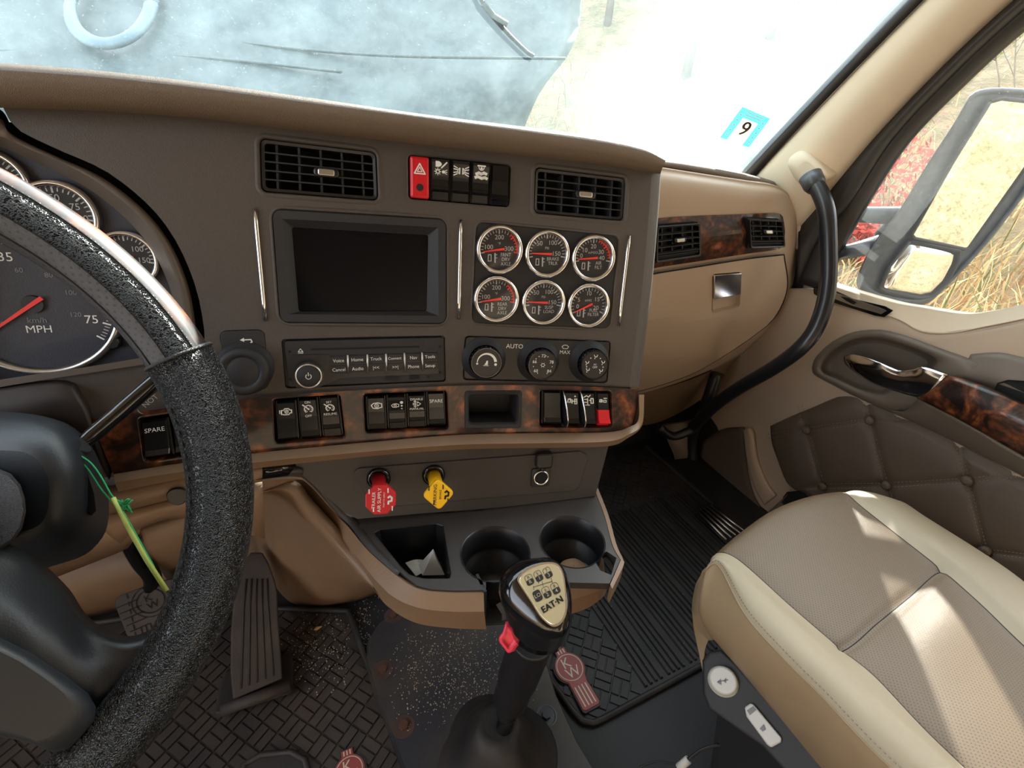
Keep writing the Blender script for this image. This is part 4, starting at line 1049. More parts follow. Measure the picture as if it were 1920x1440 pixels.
# ---- driver's cluster
def bigdial():
    fr = frC(64, 570, 0.15, 0.15, -0.038, None)
    r = 0.078
    t = thing('speedometer', 'large MPH speedometer behind the steering wheel with a red needle', 'speedometer', fr.P(0.5, 1, 0))
    m_ = MB(); lathe(m_, fr, 0, 0, [(r*1.03, 0.0), (r*1.03, 0.004), (r*1.0, 0.008), (r*0.95, 0.008), (r*0.93, 0.002)], 72, cap1=False); m_.build('bezel', M['satin'], t)
    m_ = MB(); lathe(m_, fr, 0, 0, [(r*0.95, 0.0), (r*0.94, 0.0015)], 64); m_.build('dial_face', M['cluster'], t)
    f2 = Fr(*[p+fr.n*0.0015 for p in fr.c]); m_ = MB(); g_ = MB()
    for k in range(0, 81):
        mph = k; a = 216-252*mph/80; c, s_ = math.cos(R(a)), math.sin(R(a)); big = k % 5 == 0
        stroke(m_, f2, [(c*r*(0.80 if big else 0.83), s_*r*(0.80 if big else 0.83)), (c*r*0.89, s_*r*0.89)], r*(0.022 if big else 0.008))
    for mph in range(5, 80, 10): a = 216-252*mph/80; text(m_, f2, str(mph), math.cos(R(a))*r*0.66, math.sin(R(a))*r*0.66, r*0.17)
    for kmh in range(0, 121, 20): a = 216-252*kmh/1.609/80; text(g_, f2, str(kmh), math.cos(R(a))*r*0.47, math.sin(R(a))*r*0.47, r*0.095)
    text(m_, f2, 'MPH', 0, -r*0.36, r*0.15); text(g_, f2, 'km/h', 0, -r*0.23, r*0.11)
    m_.build('dial_markings', M['white'], t); g_.build('inner_scale', M['greyprint'], t)
    m_ = MB(); a = 217; c, s_ = math.cos(R(a)), math.sin(R(a))
    m_.loops([[fr.m(c*x-s_*y, s_*x+c*y, hh) for x, y in ((-r*0.16, -r*0.028), (r*0.80, -r*0.012), (r*0.80, r*0.012), (-r*0.16, r*0.028))] for hh in (0.005, 0.0065)], True, True); m_.build('needle', M['needle'], t)
    m_ = MB(); lathe(m_, fr, 0, 0, [(r*0.13, 0.001), (r*0.12, 0.005)], 24); m_.build('needle_hub', M['dial'], t)
    m_ = MB(); fill(m_, fr, circ(r*0.93, 40), 0.007); m_.build('gauge_lens', M['lens'], t)
bigdial()
gauge(112, 405, 'small cluster gauge marked 75 above the speedometer, half behind the wheel rim', [], [('25', 150, 0.45), ('50', 90, 0.5), ('75', 30, 0.5), ('100', -10, 0.5)], 200, None, r=0.036, sym=False, h0=-0.038, group='small gauges round the speedometer')
gauge(240, 486, 'small cluster gauge marked 100 at the right end of the instrument cluster', [], [('50', 150, 0.45), ('100', 45, 0.5), ('150', -5, 0.5)], 200, None, r=0.031, sym=False, h0=-0.038, group='small gauges round the speedometer')
gauge(-18, 345, 'small cluster gauge cut by the left edge of the picture above the wheel', [], [], 200, None, r=0.034, sym=False, h0=-0.038, group='small gauges round the speedometer').children
m_ = MB(); fr = frC(214, 641, 0.02, 0.02, -0.038, None); lathe(m_, fr, 0, 0, [(0.008, 0), (0.008, 0.004), (0.006, 0.007)], 24); tag(m_.build('reset_button', M['black']), 'small round black reset button at the lower right of the instrument cluster', 'button')

# ================================================================== CLIMATE CONTROLS
t = thing('climate_control', 'black heater control panel with three large round knobs under the gauges', 'control panel', fHV.P(0.5, 1, 0))
f0 = fHV.sub(0.01, 0.03, 0.99, 0.97)
m_ = MB(); prism(m_, f0, rr(f0.W, f0.H, 0.005), -0.008, 0.0, 0.0008); m_.build('panel', M['black'], t)
fh = Fr(*f0.c)
def HP(px, py, fr_=None):
    p = F(px, py, 0.0); d = p-fh.P(0.5, 0.5); return d.dot(fh.x), d.dot(fh.y)
m_ = MB(); text(m_, fh, 'AUTO', *HP(965, 649), 0.0088); m_.build('auto_lettering', M['white'], t)
m_ = MB(); x0, y0 = HP(1060, 652); stroke(m_, fh, [(x0-0.005, y0+0.002), (x0-0.002, y0+0.004), (x0+0.002, y0+0.004), (x0+0.005, y0+0.002), (x0+0.003, y0-0.001), (x0-0.003, y0-0.001)], 0.0008, closed=True); text(m_, fh, 'MAX', x0, y0-0.0065, 0.0075); m_.build('defrost_lettering', M['white'], t)
for kx_, ky_, tx, ty, nm in ((907, 672, 920, 681, 'fan'), (1009, 676, 1021, 682, 'temp'), (1104, 677, 1115, 684, 'mode')):
    x0, y0 = HP(kx_, ky_)
    m_ = MB(); lathe(m_, fh, x0, y0, [(0.031, 0.0), (0.030, 0.002), (0.026, 0.005), (0.0235, 0.012), (0.0225, 0.014)], 48, cap1=False); m_.build('knob_skirt', M['blackm'], t)
    m_ = MB(); n = 96; prof = [(0.0218, 0.004), (0.0218, 0.022), (0.0205, 0.0245), (0.0195, 0.0245)]
    L = [[fh.m(x0+(r_*(0.965 if (k//2) % 2 and j < 2 else 1))*math.cos(2*math.pi*k/n), y0+(r_*(0.965 if (k//2) % 2 and j < 2 else 1))*math.sin(2*math.pi*k/n), h) for k in range(n)] for j, (r_, h) in enumerate(prof)]
    m_.loops(L, False, False, smooth=False); kb = m_.build('knob', M['gloss'], t)
    m_ = MB(); lathe(m_, fh, x0, y0, [(0.0198, 0.0235), (0.004, 0.0237)], 40); m_.build('knob_face', M['black'], kb)
    f5 = Fr(*[p+fh.n*0.0237 for p in fh.c]); m_ = MB()
    if nm == 'fan':
        n = 20
        for i in range(n):
            a, b_ = R(178-170*i/n), R(178-170*(i+1)/n); wa, wb = 0.0005+0.0014*i/n, 0.0005+0.0014*(i+1)/n
            m_.add([f5.m(x0+(0.0125+wa)*math.cos(a), y0+(0.0125+wa)*math.sin(a), .0004), f5.m(x0+(0.0125+wb)*math.cos(b_), y0+(0.0125+wb)*math.sin(b_), .0004), f5.m(x0+(0.0125-wb)*math.cos(b_), y0+(0.0125-wb)*math.sin(b_), .0004), f5.m(x0+(0.0125-wa)*math.cos(a), y0+(0.0125-wa)*math.sin(a), .0004)], [[0, 1, 2, 3]])
        fill(m_, f5, circ(0.0014, 12, x0-0.0125, y0-0.0015)); fill(m_, f5, circ(0.0019, 12, x0+0.0125, y0-0.002)); fill(m_, f5, [(x0-0.003, y0-0.003), (x0+0.002, y0-0.003), (x0+0.002, y0+0.003), (x0, y0+0.003), (x0-0.001, y0)]); stroke(m_, f5, [(x0-0.004, y0-0.004), (x0+0.003, y0-0.004)], 0.0006)
    elif nm == 'temp':
        for s_, a in (('60', 222), ('66', 160), ('72', 90), ('78', 20), ('84', -42)): text(m_, f5, s_, x0+0.0128*math.cos(R(a)), y0+0.0128*math.sin(R(a)), 0.0062)
        for a in (190, 118, 105-30+0, 62, -8, 240, 300, 140): fill(m_, f5, circ(0.0007, 8, x0+0.0135*math.cos(R(a)), y0+0.0135*math.sin(R(a))))
        stroke(m_, f5, circ(0.0022, 8, x0, y0), 0.0006, closed=True)
        for a in range(0, 360, 60): stroke(m_, f5, [(x0+0.0022*math.cos(R(a)), y0+0.0022*math.sin(R(a))), (x0+0.0035*math.cos(R(a)), y0+0.0035*math.sin(R(a)))], 0.0006)
    else:
        for a in (215, 165, 90, 20, -40):
            cx, cy = x0+0.0125*math.cos(R(a)), y0+0.0125*math.sin(R(a)); s_ = 0.0024
            stroke(m_, f5, [(cx-s_, cy+s_), (cx-s_*0.3, cy-s_*0.3), (cx+s_*0.8, cy), (cx+s_, cy+s_)], 0.0010); fill(m_, f5, circ(0.0008, 8, cx-s_*0.5, cy-s_*1.1))
        for a in (190, 125, 55, -10): fill(m_, f5, circ(0.0009, 8, x0+0.0125*math.cos(R(a)), y0+0.0125*math.sin(R(a))))
        text(m_, f5, 'AC', x0, y0+0.0012, 0.0035); text(m_, f5, 'OFF', x0, y0-0.0028, 0.0042)
    m_.build('knob_markings', M['white'], kb)
# ================================================================== ROTARY CONTROLLER
t = thing('rotary_controller', 'large round black menu knob with a return arrow above it, left of the radio', 'knob', fKN.P(0.5, 1, 0))
f0 = fKN.sub(0.01, 0.01, 0.99, 0.99)
m_ = MB(); prism(m_, f0, rr(f0.W, f0.H, 0.007), -0.008, 0.0005, 0.0008); m_.build('panel', M['blackm'], t)
x0, y0 = (lambda d: (d.dot(f0.x), d.dot(f0.y)))(F(461, 691, 0)-f0.P(0.5, 0.5))
m_ = MB(); lathe(m_, f0, x0, y0, [(0.033, 0.0), (0.033, 0.002), (0.0295, 0.003), (0.0295, 0.014), (0.027, 0.018), (0.023, 0.019), (0.019, 0.0178), (0.0185, 0.0165), (0.017, 0.0175), (0.004, 0.018)], 56); m_.build('knob', M['blackm'], t)
m_ = MB(); x0, y0 = (lambda d: (d.dot(f0.x), d.dot(f0.y)))(F(458, 640, 0)-f0.P(0.5, 0.5))
stroke(m_, Fr(*[p+f0.n*0.0005 for p in f0.c]), [(x0-0.008, y0-0.003), (x0+0.004, y0-0.003), (x0+0.007, y0-0.001), (x0+0.006, y0+0.002), (x0-0.001, y0+0.002)], 0.0014); fill(m_, Fr(*[p+f0.n*0.0005 for p in f0.c]), [(x0-0.001, y0+0.0045), (x0-0.001, y0-0.0005), (x0-0.0055, y0+0.002)])
m_.build('return_arrow', M['white'], t)

# ================================================================== AIR VALVE KNOBS AND POWER SOCKET
def valve(hx, hy, px, py, sides, rot, size, material, label, words, pmat, nm):
    t = thing(nm, label, 'valve knob', L_(hx, hy, 0))
    n = LPn; c0 = L_(hx, hy, 0.002); x = V((1, -0.2, -0.05)).normalized(); x = (x-n*x.dot(n)).normalized(); y = n.cross(x)
    if y.z < 0: y = -y
    fr0 = Fr(c0-x*.02+y*.02, c0+x*.02+y*.02, c0+x*.02-y*.02, c0-x*.02-y*.02)
    m_ = MB(); lathe(m_, fr0, 0, 0, [(0.017, 0), (0.017, 0.003), (0.014, 0.006), (0.012, 0.006), (0.012, -0.004)], 32, cap1=True); m_.build('valve_collar', M['gloss'], t)
    c1 = L_(px, py, 0.055)
    ax = (c1-c0).normalized()
    m_ = MB(); m_.tube([c0+n*0.001, c0.lerp(c1, 0.5), c1-n*0.003], [0.0098, 0.0098, 0.0105], 20); m_.build('stem', M[material], t)
    # the knob faces up the way the photograph shows it
    toC = (CAM-c1).normalized(); nn = (n*0.45+toC*0.55).normalized()
    xx = RT; xx = (xx-nn*xx.dot(nn)).normalized(); yy = nn.cross(xx)
    if yy.dot(UP) < 0: yy = -yy
    fr1 = Fr(c1-xx*size+yy*size, c1+xx*size+yy*size, c1+xx*size-yy*size, c1-xx*size-yy*size)
    base = [(size*math.cos(R(rot+360*k/sides)), size*math.sin(R(rot+360*k/sides))) for k in range(sides)]
    if sides == 4:
        pts = []
        for k in range(4):
            a, b_, c_ = base[k-1], base[k], base[(k+1) % 4]
            p = (b_[0]+(a[0]-b_[0])*0.2, b_[1]+(a[1]-b_[1])*0.2); q = (b_[0]+(c_[0]-b_[0])*0.2, b_[1]+(c_[1]-b_[1])*0.2)
            for j in range(6):
                s_ = j/5; pts.append(tuple((1-s_)**2*p[i]+2*s_*(1-s_)*b_[i]+s_*s_*q[i] for i in (0, 1)))
    else: pts = base
    m_ = MB()
    prism(m_, fr1, pts, -0.006, 0.004, 0.0015); kb = m_.build('knob_head', M[material], t)
    m_ = MB(); f3 = Fr(*[p+fr1.n*0.004 for p in fr1.c])
    for wd_, ox, oy, sz in words: text(m_, f3, wd_, ox*size, oy*size, sz*size, rot=88)
    for k in range(sides):
        if sides == 8 and k % 2: continue
        a = R(rot+360*(k+0.5)/sides); d = size*(0.80 if sides == 8 else 0.62); 
        stroke(m_, f3, [(d*math.cos(a)-size*0.18*-math.sin(a)*-1, d*math.sin(a)-size*0.18*math.cos(a)), (d*math.cos(a)+size*0.18*-math.sin(a), d*math.sin(a)+size*0.18*math.cos(a))], size*0.07)
    k = size; e = 0.45*size if sides == 8 else 0.4*size
    stroke(m_, f3, [(e, 0.12*k), (e+0.1*k, 0.2*k), (e+0.22*k, 0.1*k), (e+0.2*k, -0.1*k), (e+0.02*k, -0.12*k), (e, -0.28*k)], size*0.11)
    m_.build('knob_lettering', M[pmat], kb)
valve(710, 896, 714, 936, 8, 22.5, 0.0215, 'redk', 'red octagonal trailer air supply knob with white writing', [('TRAILER', -0.42, 0, 0.28), ('AIR SUPPLY', -0.08, 0, 0.30), ('PUSH TO APPLY', 0.2, 0, 0.13)], 'white', 'trailer_air_valve')
valve(813, 890, 822, 926, 4, 3, 0.0222, 'yellow', 'yellow diamond-shaped parking brake knob with black writing', [('PARKING', -0.20, 0, 0.31), ('BRAKE', 0.12, 0, 0.20)], 'blackprint', 'parking_brake_valve')
t = thing('power_socket', 'round chrome-rimmed power socket with its black cap flipped up, right of the yellow knob', 'socket', L_(1013, 895, 0))
n = LPn; c0 = L_(1013, 893, 0.003); x = V((1, -0.2, -0.05)).normalized(); x = (x-n*x.dot(n)).normalized(); y = n.cross(x); y = y if y.z > 0 else -y
fr = Fr(c0-x*.02+y*.02, c0+x*.02+y*.02, c0+x*.02-y*.02, c0-x*.02-y*.02)
m_ = MB(); prism(m_, fr, [(x_, y_-0.001) for x_, y_ in rr(0.030, 0.032, 0.004)], -0.003, 0.003, 0.001); m_.build('socket_base', M['black'], t)
m_ = MB(); lathe(m_, fr, 0, 0, [(0.0125, 0.003), (0.0125, 0.006), (0.0115, 0.007), (0.010, 0.006), (0.0098, 0.0032)], 36, cap1=False); m_.build('socket_ring', M['chrome'], t)
m_ = MB(); lathe(m_, fr, 0, 0, [(0.0098, 0.0034), (0.004, 0.0033)], 30); m_.build('socket_barrel', M['deep'], t)
m_ = MB(); prism(m_, fr, [(x_+0.003, y_+0.030) for x_, y_ in rr(0.027, 0.026, 0.006)], 0.002, 0.010, 0.003); m_.build('socket_cap', M['black'], t)
m_ = MB(); m_.tube([fr.m(0.003, 0.018, 0.006), fr.m(0.002, 0.012, 0.003)], 0.004, 8); m_.build('cap_hinge', M['black'], t)
# ================================================================== STORAGE CONSOLE UNDER THE DASH
ZS = 0.400
cc = thing('storage_console', 'charcoal cup holder console with a tan outer shell under the centre of the dash', 'console', Zp(930, 1100, 0.3))
def flat(px, z): return [Zp(x, y, z) for x, y in px]
# outline of the charcoal top (clockwise from the back left)
top = [(560, 893), (668, 972), (900, 958), (1118, 926), (1136, 975), (1147, 1022), (1162, 1048), (1143, 1092), (1125, 1078), (1063, 1092), (985, 1106), (910, 1106), (860, 1107), (793, 1103), (757, 1085), (720, 1050), (660, 985), (620, 940)]
top = [(575, 897), (640, 958), (668, 972), (900, 958), (1118, 920), (1136, 975), (1147, 1022), (1163, 1050), (1143, 1094), (1063, 1092), (985, 1106), (910, 1106), (855, 1107), (810, 1105), (782, 1098), (750, 1072), (700, 1018), (640, 955)]
top = [(660, 972), (900, 958), (1118, 920), (1136, 975), (1147, 1022), (1163, 1050), (1143, 1094), (1063, 1092), (985, 1106), (910, 1106), (855, 1107), (810, 1105), (782, 1098), (750, 1072), (700, 1018)]
def poly_solid(px, z0, z1):
    m_ = MB(); m_.loops([flat(px, z1)[:], [p+V((0, 0, z0-z1)) for p in flat(px, z1)]], True, True); return m_
tray = poly_solid(top, ZS-0.012, ZS).build('console_top', M['grey'], cc)
c1 = Zp(929, 1037, ZS); c2 = Zp(1073, 1014, ZS)
def zc(c, r, z, n=40): return [V((c.x+r*math.cos(2*math.pi*k/n), c.y+r*math.sin(2*math.pi*k/n), z)) for k in range(n)]
R1, R2 = 0.0485, 0.0475
def cyl(c, r, z0, z1): m_ = MB(); m_.loops([zc(c, r, z0), zc(c, r, z1)], True, True); return m_
cub = [(702, 1000), (712, 994), (818, 983), (830, 987), (845, 1076), (842, 1084), (793, 1084), (768, 1077), (752, 1062)]
notch = [(912, 1080), (962, 1090), (1058, 1078), (1070, 1150), (1050, 1190), (905, 1190)]
notch = [(911, 1092), (925, 1070), (985, 1075), (1040, 1092), (1040, 1150), (911, 1150)]
cut(tray, [cyl(c1, R1, 0.3, 0.5), cyl(c2, R2, 0.3, 0.5), poly_solid(cub, 0.3, ZS).build and (lambda: (lambda m_: (m_.loops([flat(cub, ZS), [p+V((0, 0, -0.1)) for p in flat(cub, ZS)]], True, True), m_)[1])(MB()))()][:2])
m_ = MB(); q = flat(cub, ZS); m_.loops([[p+V((0, 0, 0.05)) for p in q], [p+V((0, 0, -0.1)) for p in q]], True, True); cut(tray, [m_])
m_ = MB(); q = flat(notch, ZS); m_.loops([[p+V((0, 0, 0.05)) for p in q], [p+V((0, 0, -0.1)) for p in q]], True, True); cut(tray, [m_])
m_ = MB(); q = flat([(1112, 1046), (1138, 1034), (1156, 1046), (1146, 1078), (1126, 1070)], ZS); m_.loops([[p+V((0, 0, 0.05)) for p in q], [p+V((0, 0, -0.1)) for p in q]], True, True); cut(tray, [m_])
# cup wells (open towards the driver)
for c, r, a0, a1 in ((c1, R1, -48-90-5, 360-48-90-50), (c2, R2, -30-60, 300-30-60)):
    m_ = MB(); n = 40
    prof = [(r+0.0015, ZS+0.001), (r-0.001, ZS-0.001), (r-0.003, ZS-0.04), (r-0.003, ZS-0.045), (r-0.007, ZS-0.046), (r-0.009, ZS-0.09), (0.004, ZS-0.092)]
    L = [zc(c, rr_, z, n) for rr_, z in prof]
    m_.loops(L, False, True, smooth=True); m_.build('cup_well', M['black'], cc)
m_ = MB(); q = flat(cub, ZS); ce = sum(q, V((0, 0, 0)))/len(q)
m_.loops([[p+(p-ce)*0.02+V((0, 0, 0.0012)) for p in q], q, [ce+(p-ce)*0.93+V((0, 0, -0.075)) for p in q]], False, True); m_.build('cubby_liner', M['black'], cc)
# charcoal strip running up to the left of the valve panel
lf = [(478, 886), (560, 878), (590, 900), (640, 950), (668, 972), (700, 1018), (750, 1072)]
lg = [(478, 900), (560, 890), (582, 905), (632, 962), (655, 985), (690, 1030), (745, 1080)]
def side3(px):  # depth runs from the dash face down to the console top
    out = []
    for i, (x, y) in enumerate(px):
        a = L_(x, y, 0.004); b_ = Zp(x, y, ZS+0.001); t = min(1, max(0, (i-1.5)/2.5)); out.append(a.lerp(b_, t))
    return out
m_ = MB(); m_.slab([cr(side3(lf), 6), cr(side3(lg), 6)], V((0.0, 0.012, -0.006))); m_.build('console_edge_strip', M['grey'], cc)
# tan outer shell: rim, crease and under-side running round the console
s_a = [(478, 905), (552, 898), (580, 910), (630, 965), (655, 990), (690, 1032), (742, 1078), (770, 1098), (800, 1108), (850, 1112), (907, 1112)]
s_b = [(478, 917), (545, 908), (566, 916), (606, 970), (640, 1008), (672, 1048), (708, 1092), (742, 1122), (790, 1141), (850, 1147), (908, 1147)]
s_c = [(478, 926), (538, 916), (552, 924), (590, 974), (628, 1015), (665, 1060), (700, 1104), (728, 1138), (780, 1168), (850, 1178), (912, 1180)]
def shell(px, dz, hp=0.0):
    out = []
    for i, (x, y) in enumerate(px):
        a = L_(x, y, 0.002+hp); b_ = Zp(x, y, ZS-dz); t = min(1, max(0, (i-0.5)/3.0)); out.append(a.lerp(b_, t))
    return out
A_, B_, C_ = shell(s_a, 0.002), shell(s_b, 0.022), shell(s_c, 0.07)
inn = [p+V((0.004, 0.012, -0.012)) for p in A_]
m_ = MB(); m_.slab([cr(x, 8) for x in (A_, B_)], V((0, 0.010, -0.004)), smooth=False); m_.slab([cr(x, 8) for x in (B_, C_)], V((0, 0.010, 0.0)), smooth=False)
m_.build('shell_left', M['tan'], cc)
r_a = [(1020, 1102), (1066, 1095), (1100, 1086), (1129, 1078), (1141, 1090)]
r_b = [(1020, 1132), (1066, 1125), (1100, 1116), (1133, 1104), (1140, 1098)]
r_c = [(1020, 1160), (1066, 1152), (1100, 1141), (1130, 1120), (1139, 1104)]
m_ = MB(); A2_, B2_, C2_ = [Zp(x, y, ZS-0.004) for x, y in r_a], [Zp(x, y, ZS-0.03) for x, y in r_b], [Zp(x, y, ZS-0.06) for x, y in r_c]
m_.slab([cr(x, 5) for x in (A2_, B2_)], V((0, 0.010, -0.004)), smooth=False); m_.slab([cr(x, 5) for x in (B2_, C2_)], V((0, 0.010, 0)), smooth=False)
m_.build('shell_front', M['tan'], cc)
e_a = [(1114, 915), (1134, 968), (1148, 1020), (1162, 1047)]
e_b = [(1121, 915), (1141, 966), (1155, 1018), (1168, 1048)]
e_d = [(1146, 1090), (1163, 1062)]
m_ = MB(); P1 = [Zp(x, y, ZS+0.001) for x, y in e_a+[(1163, 1052), (1144, 1096)]]; P2 = [Zp(x, y, ZS-0.001) for x, y in e_b+[(1169, 1060), (1148, 1104)]]
m_.slab([cr(P1, 5), cr(P2, 5)], V((0, 0.0, -0.03)), smooth=False); m_.build('shell_right', M['tan'], cc)
# black liner of the notch for the lever
nt = [(912, 1098), (1040, 1098)]
m_ = MB()
a = [Zp(913, 1090, ZS), Zp(913, 1108, ZS-0.001)]; w0 = Zp(912, 1108, ZS-0.001); w1 = Zp(1045, 1092, ZS-0.001); bk0 = Zp(915, 1085, ZS-0.01)
p0 = Zp(911, 1108, ZS); p1 = Zp(1042, 1098, ZS); bk = V((0.0, 0.02, 0.0))
m_.slab([[p0+V((-0.003, -0.001, 0)), p0+V((0.001, -0.001, 0))], [p0+V((-0.003, -0.001, -0.07)), p0+V((0.001, -0.001, -0.07))]], V((0.0, 0.03, 0)), smooth=False)
m_.slab([[p0+V((0, 0.022, -0.012)), p1+V((0, 0.022, -0.012))], [p0+V((0, 0.022, -0.075)), p1+V((0, 0.022, -0.075))]], V((0.0, 0.004, 0)), smooth=False)
m_.slab([[p0+V((0, 0.026, -0.066)), p1+V((0, 0.026, -0.066))], [p0+V((0, -0.002, -0.066)), p1+V((0, -0.002, -0.066))]], V((0.0, 0, -0.006)), smooth=False)
m_.build('notch_liner', M['blackm'], cc)
# underside and body of the console
m_ = MB()
und = [Zp(700, 1104, 0.34), Zp(740, 1150, 0.33), Zp(850, 1178, 0.33), Zp(1050, 1158, 0.335), Zp(1138, 1104, 0.34), Zp(1118, 935, 0.34), Zp(900, 960, 0.34), Zp(668, 990, 0.34)]
ce = sum(und, V((0, 0, 0)))/8
m_.loops([und, [ce+(p-ce)*0.85+V((0, 0.05, -0.03)) for p in und]], False, True); m_.build('console_underside', M['tan'], cc)
# things lying in it
for k, (pp, lab) in enumerate((([(760, 1055), (797, 1050), (812, 1076), (780, 1080)], 'crumpled white receipt lying flat in the left cubby of the console'), ([(812, 1035), (835, 1076), (790, 1078)], 'white paper triangle standing up in the left cubby of the console'))):
    m_ = MB(); z = 0.345
    if k == 0:
        q = [Zp(x, y, z) for x, y in pp]; g = coons([q[0], q[0].lerp(q[1], .5)+V((0, 0, .004)), q[1]], [q[1], q[1].lerp(q[2], .5)-V((0, 0, .003)), q[2]], [q[3], q[3].lerp(q[2], .5)+V((0, 0, .006)), q[2]], [q[0], q[0].lerp(q[3], .5), q[3]], 8, 6)
        m_.slab(g, V((0, 0, -0.001)), smooth=False)
    else:
        a, b_, c_ = Zp(812, 1036, 0.392), Zp(834, 1078, 0.352), Zp(792, 1079, 0.352)
        m_.loops([[a, b_, c_], [a+V((0.002, 0.006, 0)), b_+V((0, 0.02, 0)), c_+V((0, 0.02, 0))]], True, True)
    tag(m_.build('folded_paper', M['paper']), lab, 'paper')
m_ = MB(); c = c2+V((0.0, -0.012, -0.085)); n = 14; L = []
random.seed(3)
for j in range(8):
    th = math.pi*j/7; L.append([c+V((0.030*math.sin(th)*math.cos(2*math.pi*k/n)*(0.8+0.35*random.random()), 0.026*math.sin(th)*math.sin(2*math.pi*k/n)*(0.8+0.35*random.random()), 0.022-0.022*math.cos(th)+0.004*random.random())) for k in range(n)])
m_.loops(L, True, True, smooth=False)
tag(m_.build('crumpled_tissue', M['tissue'], sub=1), 'crumpled brown paper tissue in the right cup holder', 'tissue')

# ================================================================== FOOTWELL
# tan side of the engine tunnel
T_ = [Zp(x, y, z) if u else L_(x, y, -0.004) for x, y, z, u in ((478, 924, 0, 0), (540, 917, 0, 0), (575, 955, .40, 0), (640, 1026, .375, 1), (690, 1088, .35, 1), (712, 1112, .34, 1))]
Bt = [Yp(478, 1034, 0.80), Yp(500, 1060, 0.80), Yp(530, 1120, 0.80), Yp(590, 1141, 0.78), Yp(650, 1132, 0.74), Yp(712, 1113, 0.70)]
Bt = [Yp(478, 1034, 0.86), Zp(524, 1110, 0.04), Zp(560, 1136, 0.0), Zp(600, 1141, 0.0), Zp(655, 1131, 0.0), Zp(714, 1112, 0.0)]
rows = []
for k in range(9):
    t = k/8; r = []
    for i, (a, b_) in enumerate(zip(T_, Bt)):
        p = a.lerp(b_, t); r.append(p+V((-0.01, 0.09, 0.0))*math.sin(math.pi*t)*(0.9-0.14*i))
    rows.append(cr(r, 5))
mb = MB(); mb.slab(rows, V((0.01, 0.015, 0))); ts = mb.build('tunnel_side', M['tan'], cc)
# steel footwell backing behind the pedals: tan lower firewall board
mb = MB(); rows = [[Yp(-200, 1060, 0.93), Yp(75, 1090, 0.93), Yp(235, 1028, 0.93), Yp(420, 980, 0.93), Yp(540, 950, 0.93)], [Zp(-120, 1230, 0.0), Zp(140, 1170, 0.0), Zp(225, 1145, 0.0), Zp(400, 1120, 0.0), Zp(545, 1105, 0.0)]]
mb.slab(rows, V((0, 0.02, 0))); 
ob = mb.build('trim_5', M['tan']); struct(ob)
# panel behind the column, brown tan, above the board
mb = MB(); rows = [[Yp(x, y, d) for x, y, d in r] for r in ([(-100, 1010, .70), (60, 1000, .70), (190, 985, .70), (262, 985, .70)], [(-100, 1060, .70), (60, 1050, .70), (190, 1020, .70), (262, 1000, .70)], [(-100, 1140, .78), (60, 1098, .78), (150, 1065, .78), (238, 1030, .78)])]
mb.slab([cr(r, 5) for r in rows], V((0, 0.02, 0))); mb.build('column_lower_panel', M['tan'], DB)
mb = MB(); rows = [[Yp(x, y, d) for x, y, d in r] for r in ([(262, 995, .76), (300, 985, .76), (352, 970, .76)], [(280, 1040, .80), (310, 1035, .80), (350, 1020, .80)], [(318, 1095, .86), (335, 1100, .86), (350, 1100, .86)])]
mb.slab([cr(r, 5) for r in rows], V((0, 0.02, 0))); mb.build('knee_bolster', M['tan'], DB)

# driver's rubber mat with a basket-weave relief
def weave_mat(name, base, rim_w=0.012):
    pass
DMo = thing('floor_mat', 'black rubber driver floor mat with a waffle tread and a red emblem, littered with debris', 'floor mat', Zp(550, 1300, 0.0))
out = [(-300, 1260), (150, 1172), (330, 1146), (500, 1140), (655, 1146), (672, 1200), (712, 1300), (760, 1420), (800, 1560), (300, 1700), (-400, 1700)]
q = flat(out, 0.006)
mb = MB(); mb.loops([[p*1 for p in q], [p-V((0, 0, 0.006)) for p in q]], True, True); mb.build('mat_base', M['rubberd'], DMo)
rimp = [Zp(x, y, 0.010) for x, y in out]
mb = MB(); mb.tube(resamp(rimp[:9], 60), 0.006, 8); mb.build('mat_rim', M['rubber'], DMo)
def inside(p, poly):
    c = False; j = len(poly)-1
    for i in range(len(poly)):
        a, b_ = poly[i], poly[j]
        if (a.y > p.y) != (b_.y > p.y) and p.x < (b_.x-a.x)*(p.y-a.y)/(b_.y-a.y)+a.x: c = not c
        j = i
    return c
def bricks(mb, poly, ang, pitch, z, h, gap=0.0022, skip=None, w_=None):
    """raised rubber blocks laid in a herringbone / basket weave"""
    ca, sa = math.cos(R(ang)), math.sin(R(ang)); xs = [p.x for p in poly]; ys = [p.y for p in poly]
    ce = V((sum(xs)/len(xs), sum(ys)/len(ys), 0)); n = int(1.1/pitch)
    ins = poly
    for i in range(-n, n):
        for j in range(-n, n):
            d = (i+j) % 2
            L, W = (pitch-gap, pitch*0.5-gap)
            for s_ in (-1, 1):
                cx, cy = i*pitch, j*pitch; ox, oy = (0, s_*pitch*0.25) if d == 0 else (s_*pitch*0.25, 0)
                lx, ly = (L/2, W/2) if d == 0 else (W/2, L/2)
                pts = []
                for a, b_ in ((-lx, -ly), (lx, -ly), (lx, ly), (-lx, ly)):
                    x, y = cx+ox+a, cy+oy+b_; pts.append(V((ce.x+x*ca-y*sa, ce.y+x*sa+y*ca, z)))
                m_ = sum(pts, V((0, 0, 0)))/4
                if not inside(m_, ins) or (skip and skip(m_)): continue
                k = 0.0012
                tp = [p.lerp(m_, 0.08)+V((0, 0, h)) for p in pts]
                mb.loops([pts, tp], False, True)
pin = [ce_ for ce_ in flat([(-300, 1275), (150, 1190), (330, 1162), (500, 1152), (646, 1158), (662, 1205), (700, 1305), (745, 1425), (780, 1540), (300, 1640), (-400, 1640)], 0.006)]
